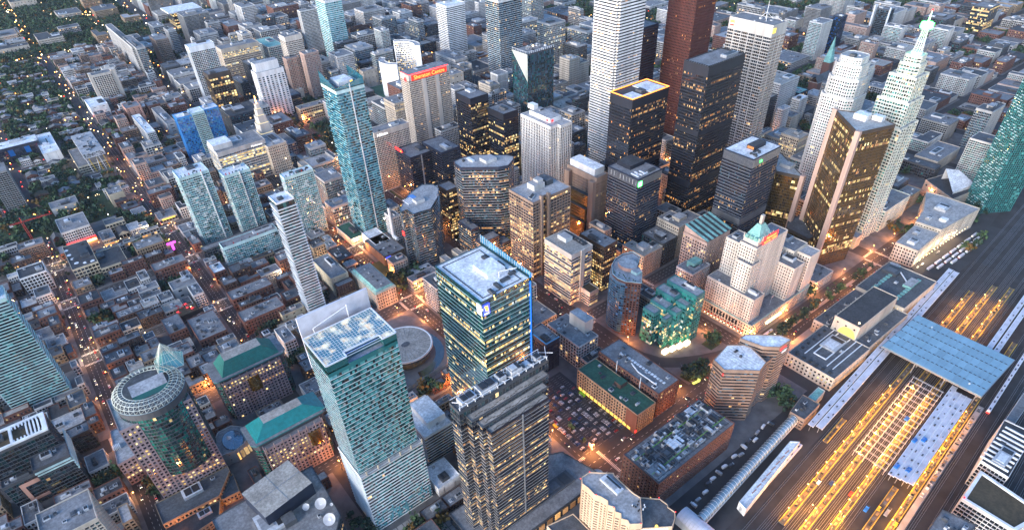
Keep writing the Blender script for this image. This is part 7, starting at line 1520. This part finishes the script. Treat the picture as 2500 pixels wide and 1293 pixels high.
for j,(y0,xa,xb) in enumerate(((98,340,560),(83,340,570),(68,352,570),(36.5,392,580))):
    for k in range(int((xb-xa)/16)): x = xa+k*16; lamp(x,ry(x,y0),PI/2,'p',f"sodium lamp, {ORDN[k]} along the {PLN[j]}",'platform lamps',1.0)
for j,(y0,xa,xb) in enumerate(((98,665,760),(83,665,780),(68,665,790))):
    for k in range(int((xb-xa)/28)): x = xa+k*28; lamp(x,ry(x,y0),PI/2,'p',f"sodium lamp beyond the glass shed, {ORDN[k]} along the {PLN[j]}",'platform lamps',1.0)
for k in range(7): x = 320+k*9; lamp(x,ry(x,(46,60,75,52,88,66,40)[k]),0,'p',f"sodium lamp on the open tracks, {ORDN[k]} from the near end",'yard lamps')
for k in range(8): x = 765+k*19; lamp(x,190,-PI/2,'w',f"pale lamp under the postal building, {ORDN[k]} from the station",'wall side lamps')
gl = bpy.data.objects.new('beacon_glow', LD['g']); COL.objects.link(gl); gl.location = (774,282,256); nl += 1
# pin point lights of the far streets and gardens
dl = {m: MB() for m in ('glow_sodium','glow_warm','glow_head','glow_tail')}
for k in range(3200):
    x, y = (random.uniform(-150,2200), random.uniform(700,3000)) if random.random() < .7 else (random.uniform(-150,300),random.uniform(600,2800))
    r_ = random.random()
    if r_ < .55: 
        if random.random() < .5: xx, ww = random.choice(XR); x = xx+random.uniform(-ww/2,ww/2)
        else: yy, ww = random.choice(YR[5:]); y = yy+random.uniform(-ww/2,ww/2)
    if not in_view(x,y,0) or (x < 1000 and y < 900 and r_ >= .55): continue
    d_ = math.dist((x,y,0),CAM); s = .0003*d_*random.uniform(.7,1.5); z = random.uniform(1,8); m = random.choices(list(dl),(5,3,1.2,1.3))[0]; dl[m].box(x-s,y-s,z-s,x+s,y+s,z+s,m)
ds = MB()
for m in dl: ds.v += dl[m].v; ds.n += dl[m].n; ds.m += dl[m].m
ds.build('distant_street_lights', None, 'stuff')
# lettering becomes mesh
bpy.context.view_layer.update(); dg = bpy.context.evaluated_depsgraph_get()
for o in [o for o in bpy.data.objects if o.type == 'FONT']:
    me = bpy.data.meshes.new_from_object(o.evaluated_get(dg)); q = bpy.data.objects.new('sign_text', me); COL.objects.link(q)
    q.parent = o.parent; q.location = o.location; q.rotation_euler = o.rotation_euler; q['kind'] = 'stuff'; bpy.data.objects.remove(o)
# ---------------------------------------------------------------- evening haze
HZ = MB(); HZ.box(-900,-700,-2.0,3600,4400,452,'ballast',None,True); hz = HZ.mesh('haze'); hz.materials.clear()
hm_ = bpy.data.materials.new('haze'); hm_.use_nodes = True; hn = hm_.node_tree.nodes; hn.remove(hn['Principled BSDF']); pv_ = hn.new('ShaderNodeVolumePrincipled')
pv_.inputs['Color'].default_value = (.80,.86,.97,1); pv_.inputs['Density'].default_value = HAZE; pv_.inputs['Anisotropy'].default_value = 0.0
hm_.node_tree.links.new(pv_.outputs[0], hn['Material Output'].inputs['Volume']); hz.materials.append(hm_)
ho = bpy.data.objects.new('haze', hz); COL.objects.link(ho); ho['kind'] = 'stuff'
print('fill', nfill, KC, 'trees', len(spots), 'cars', cnt, 'lights', nl, 'objects', len(bpy.data.objects))
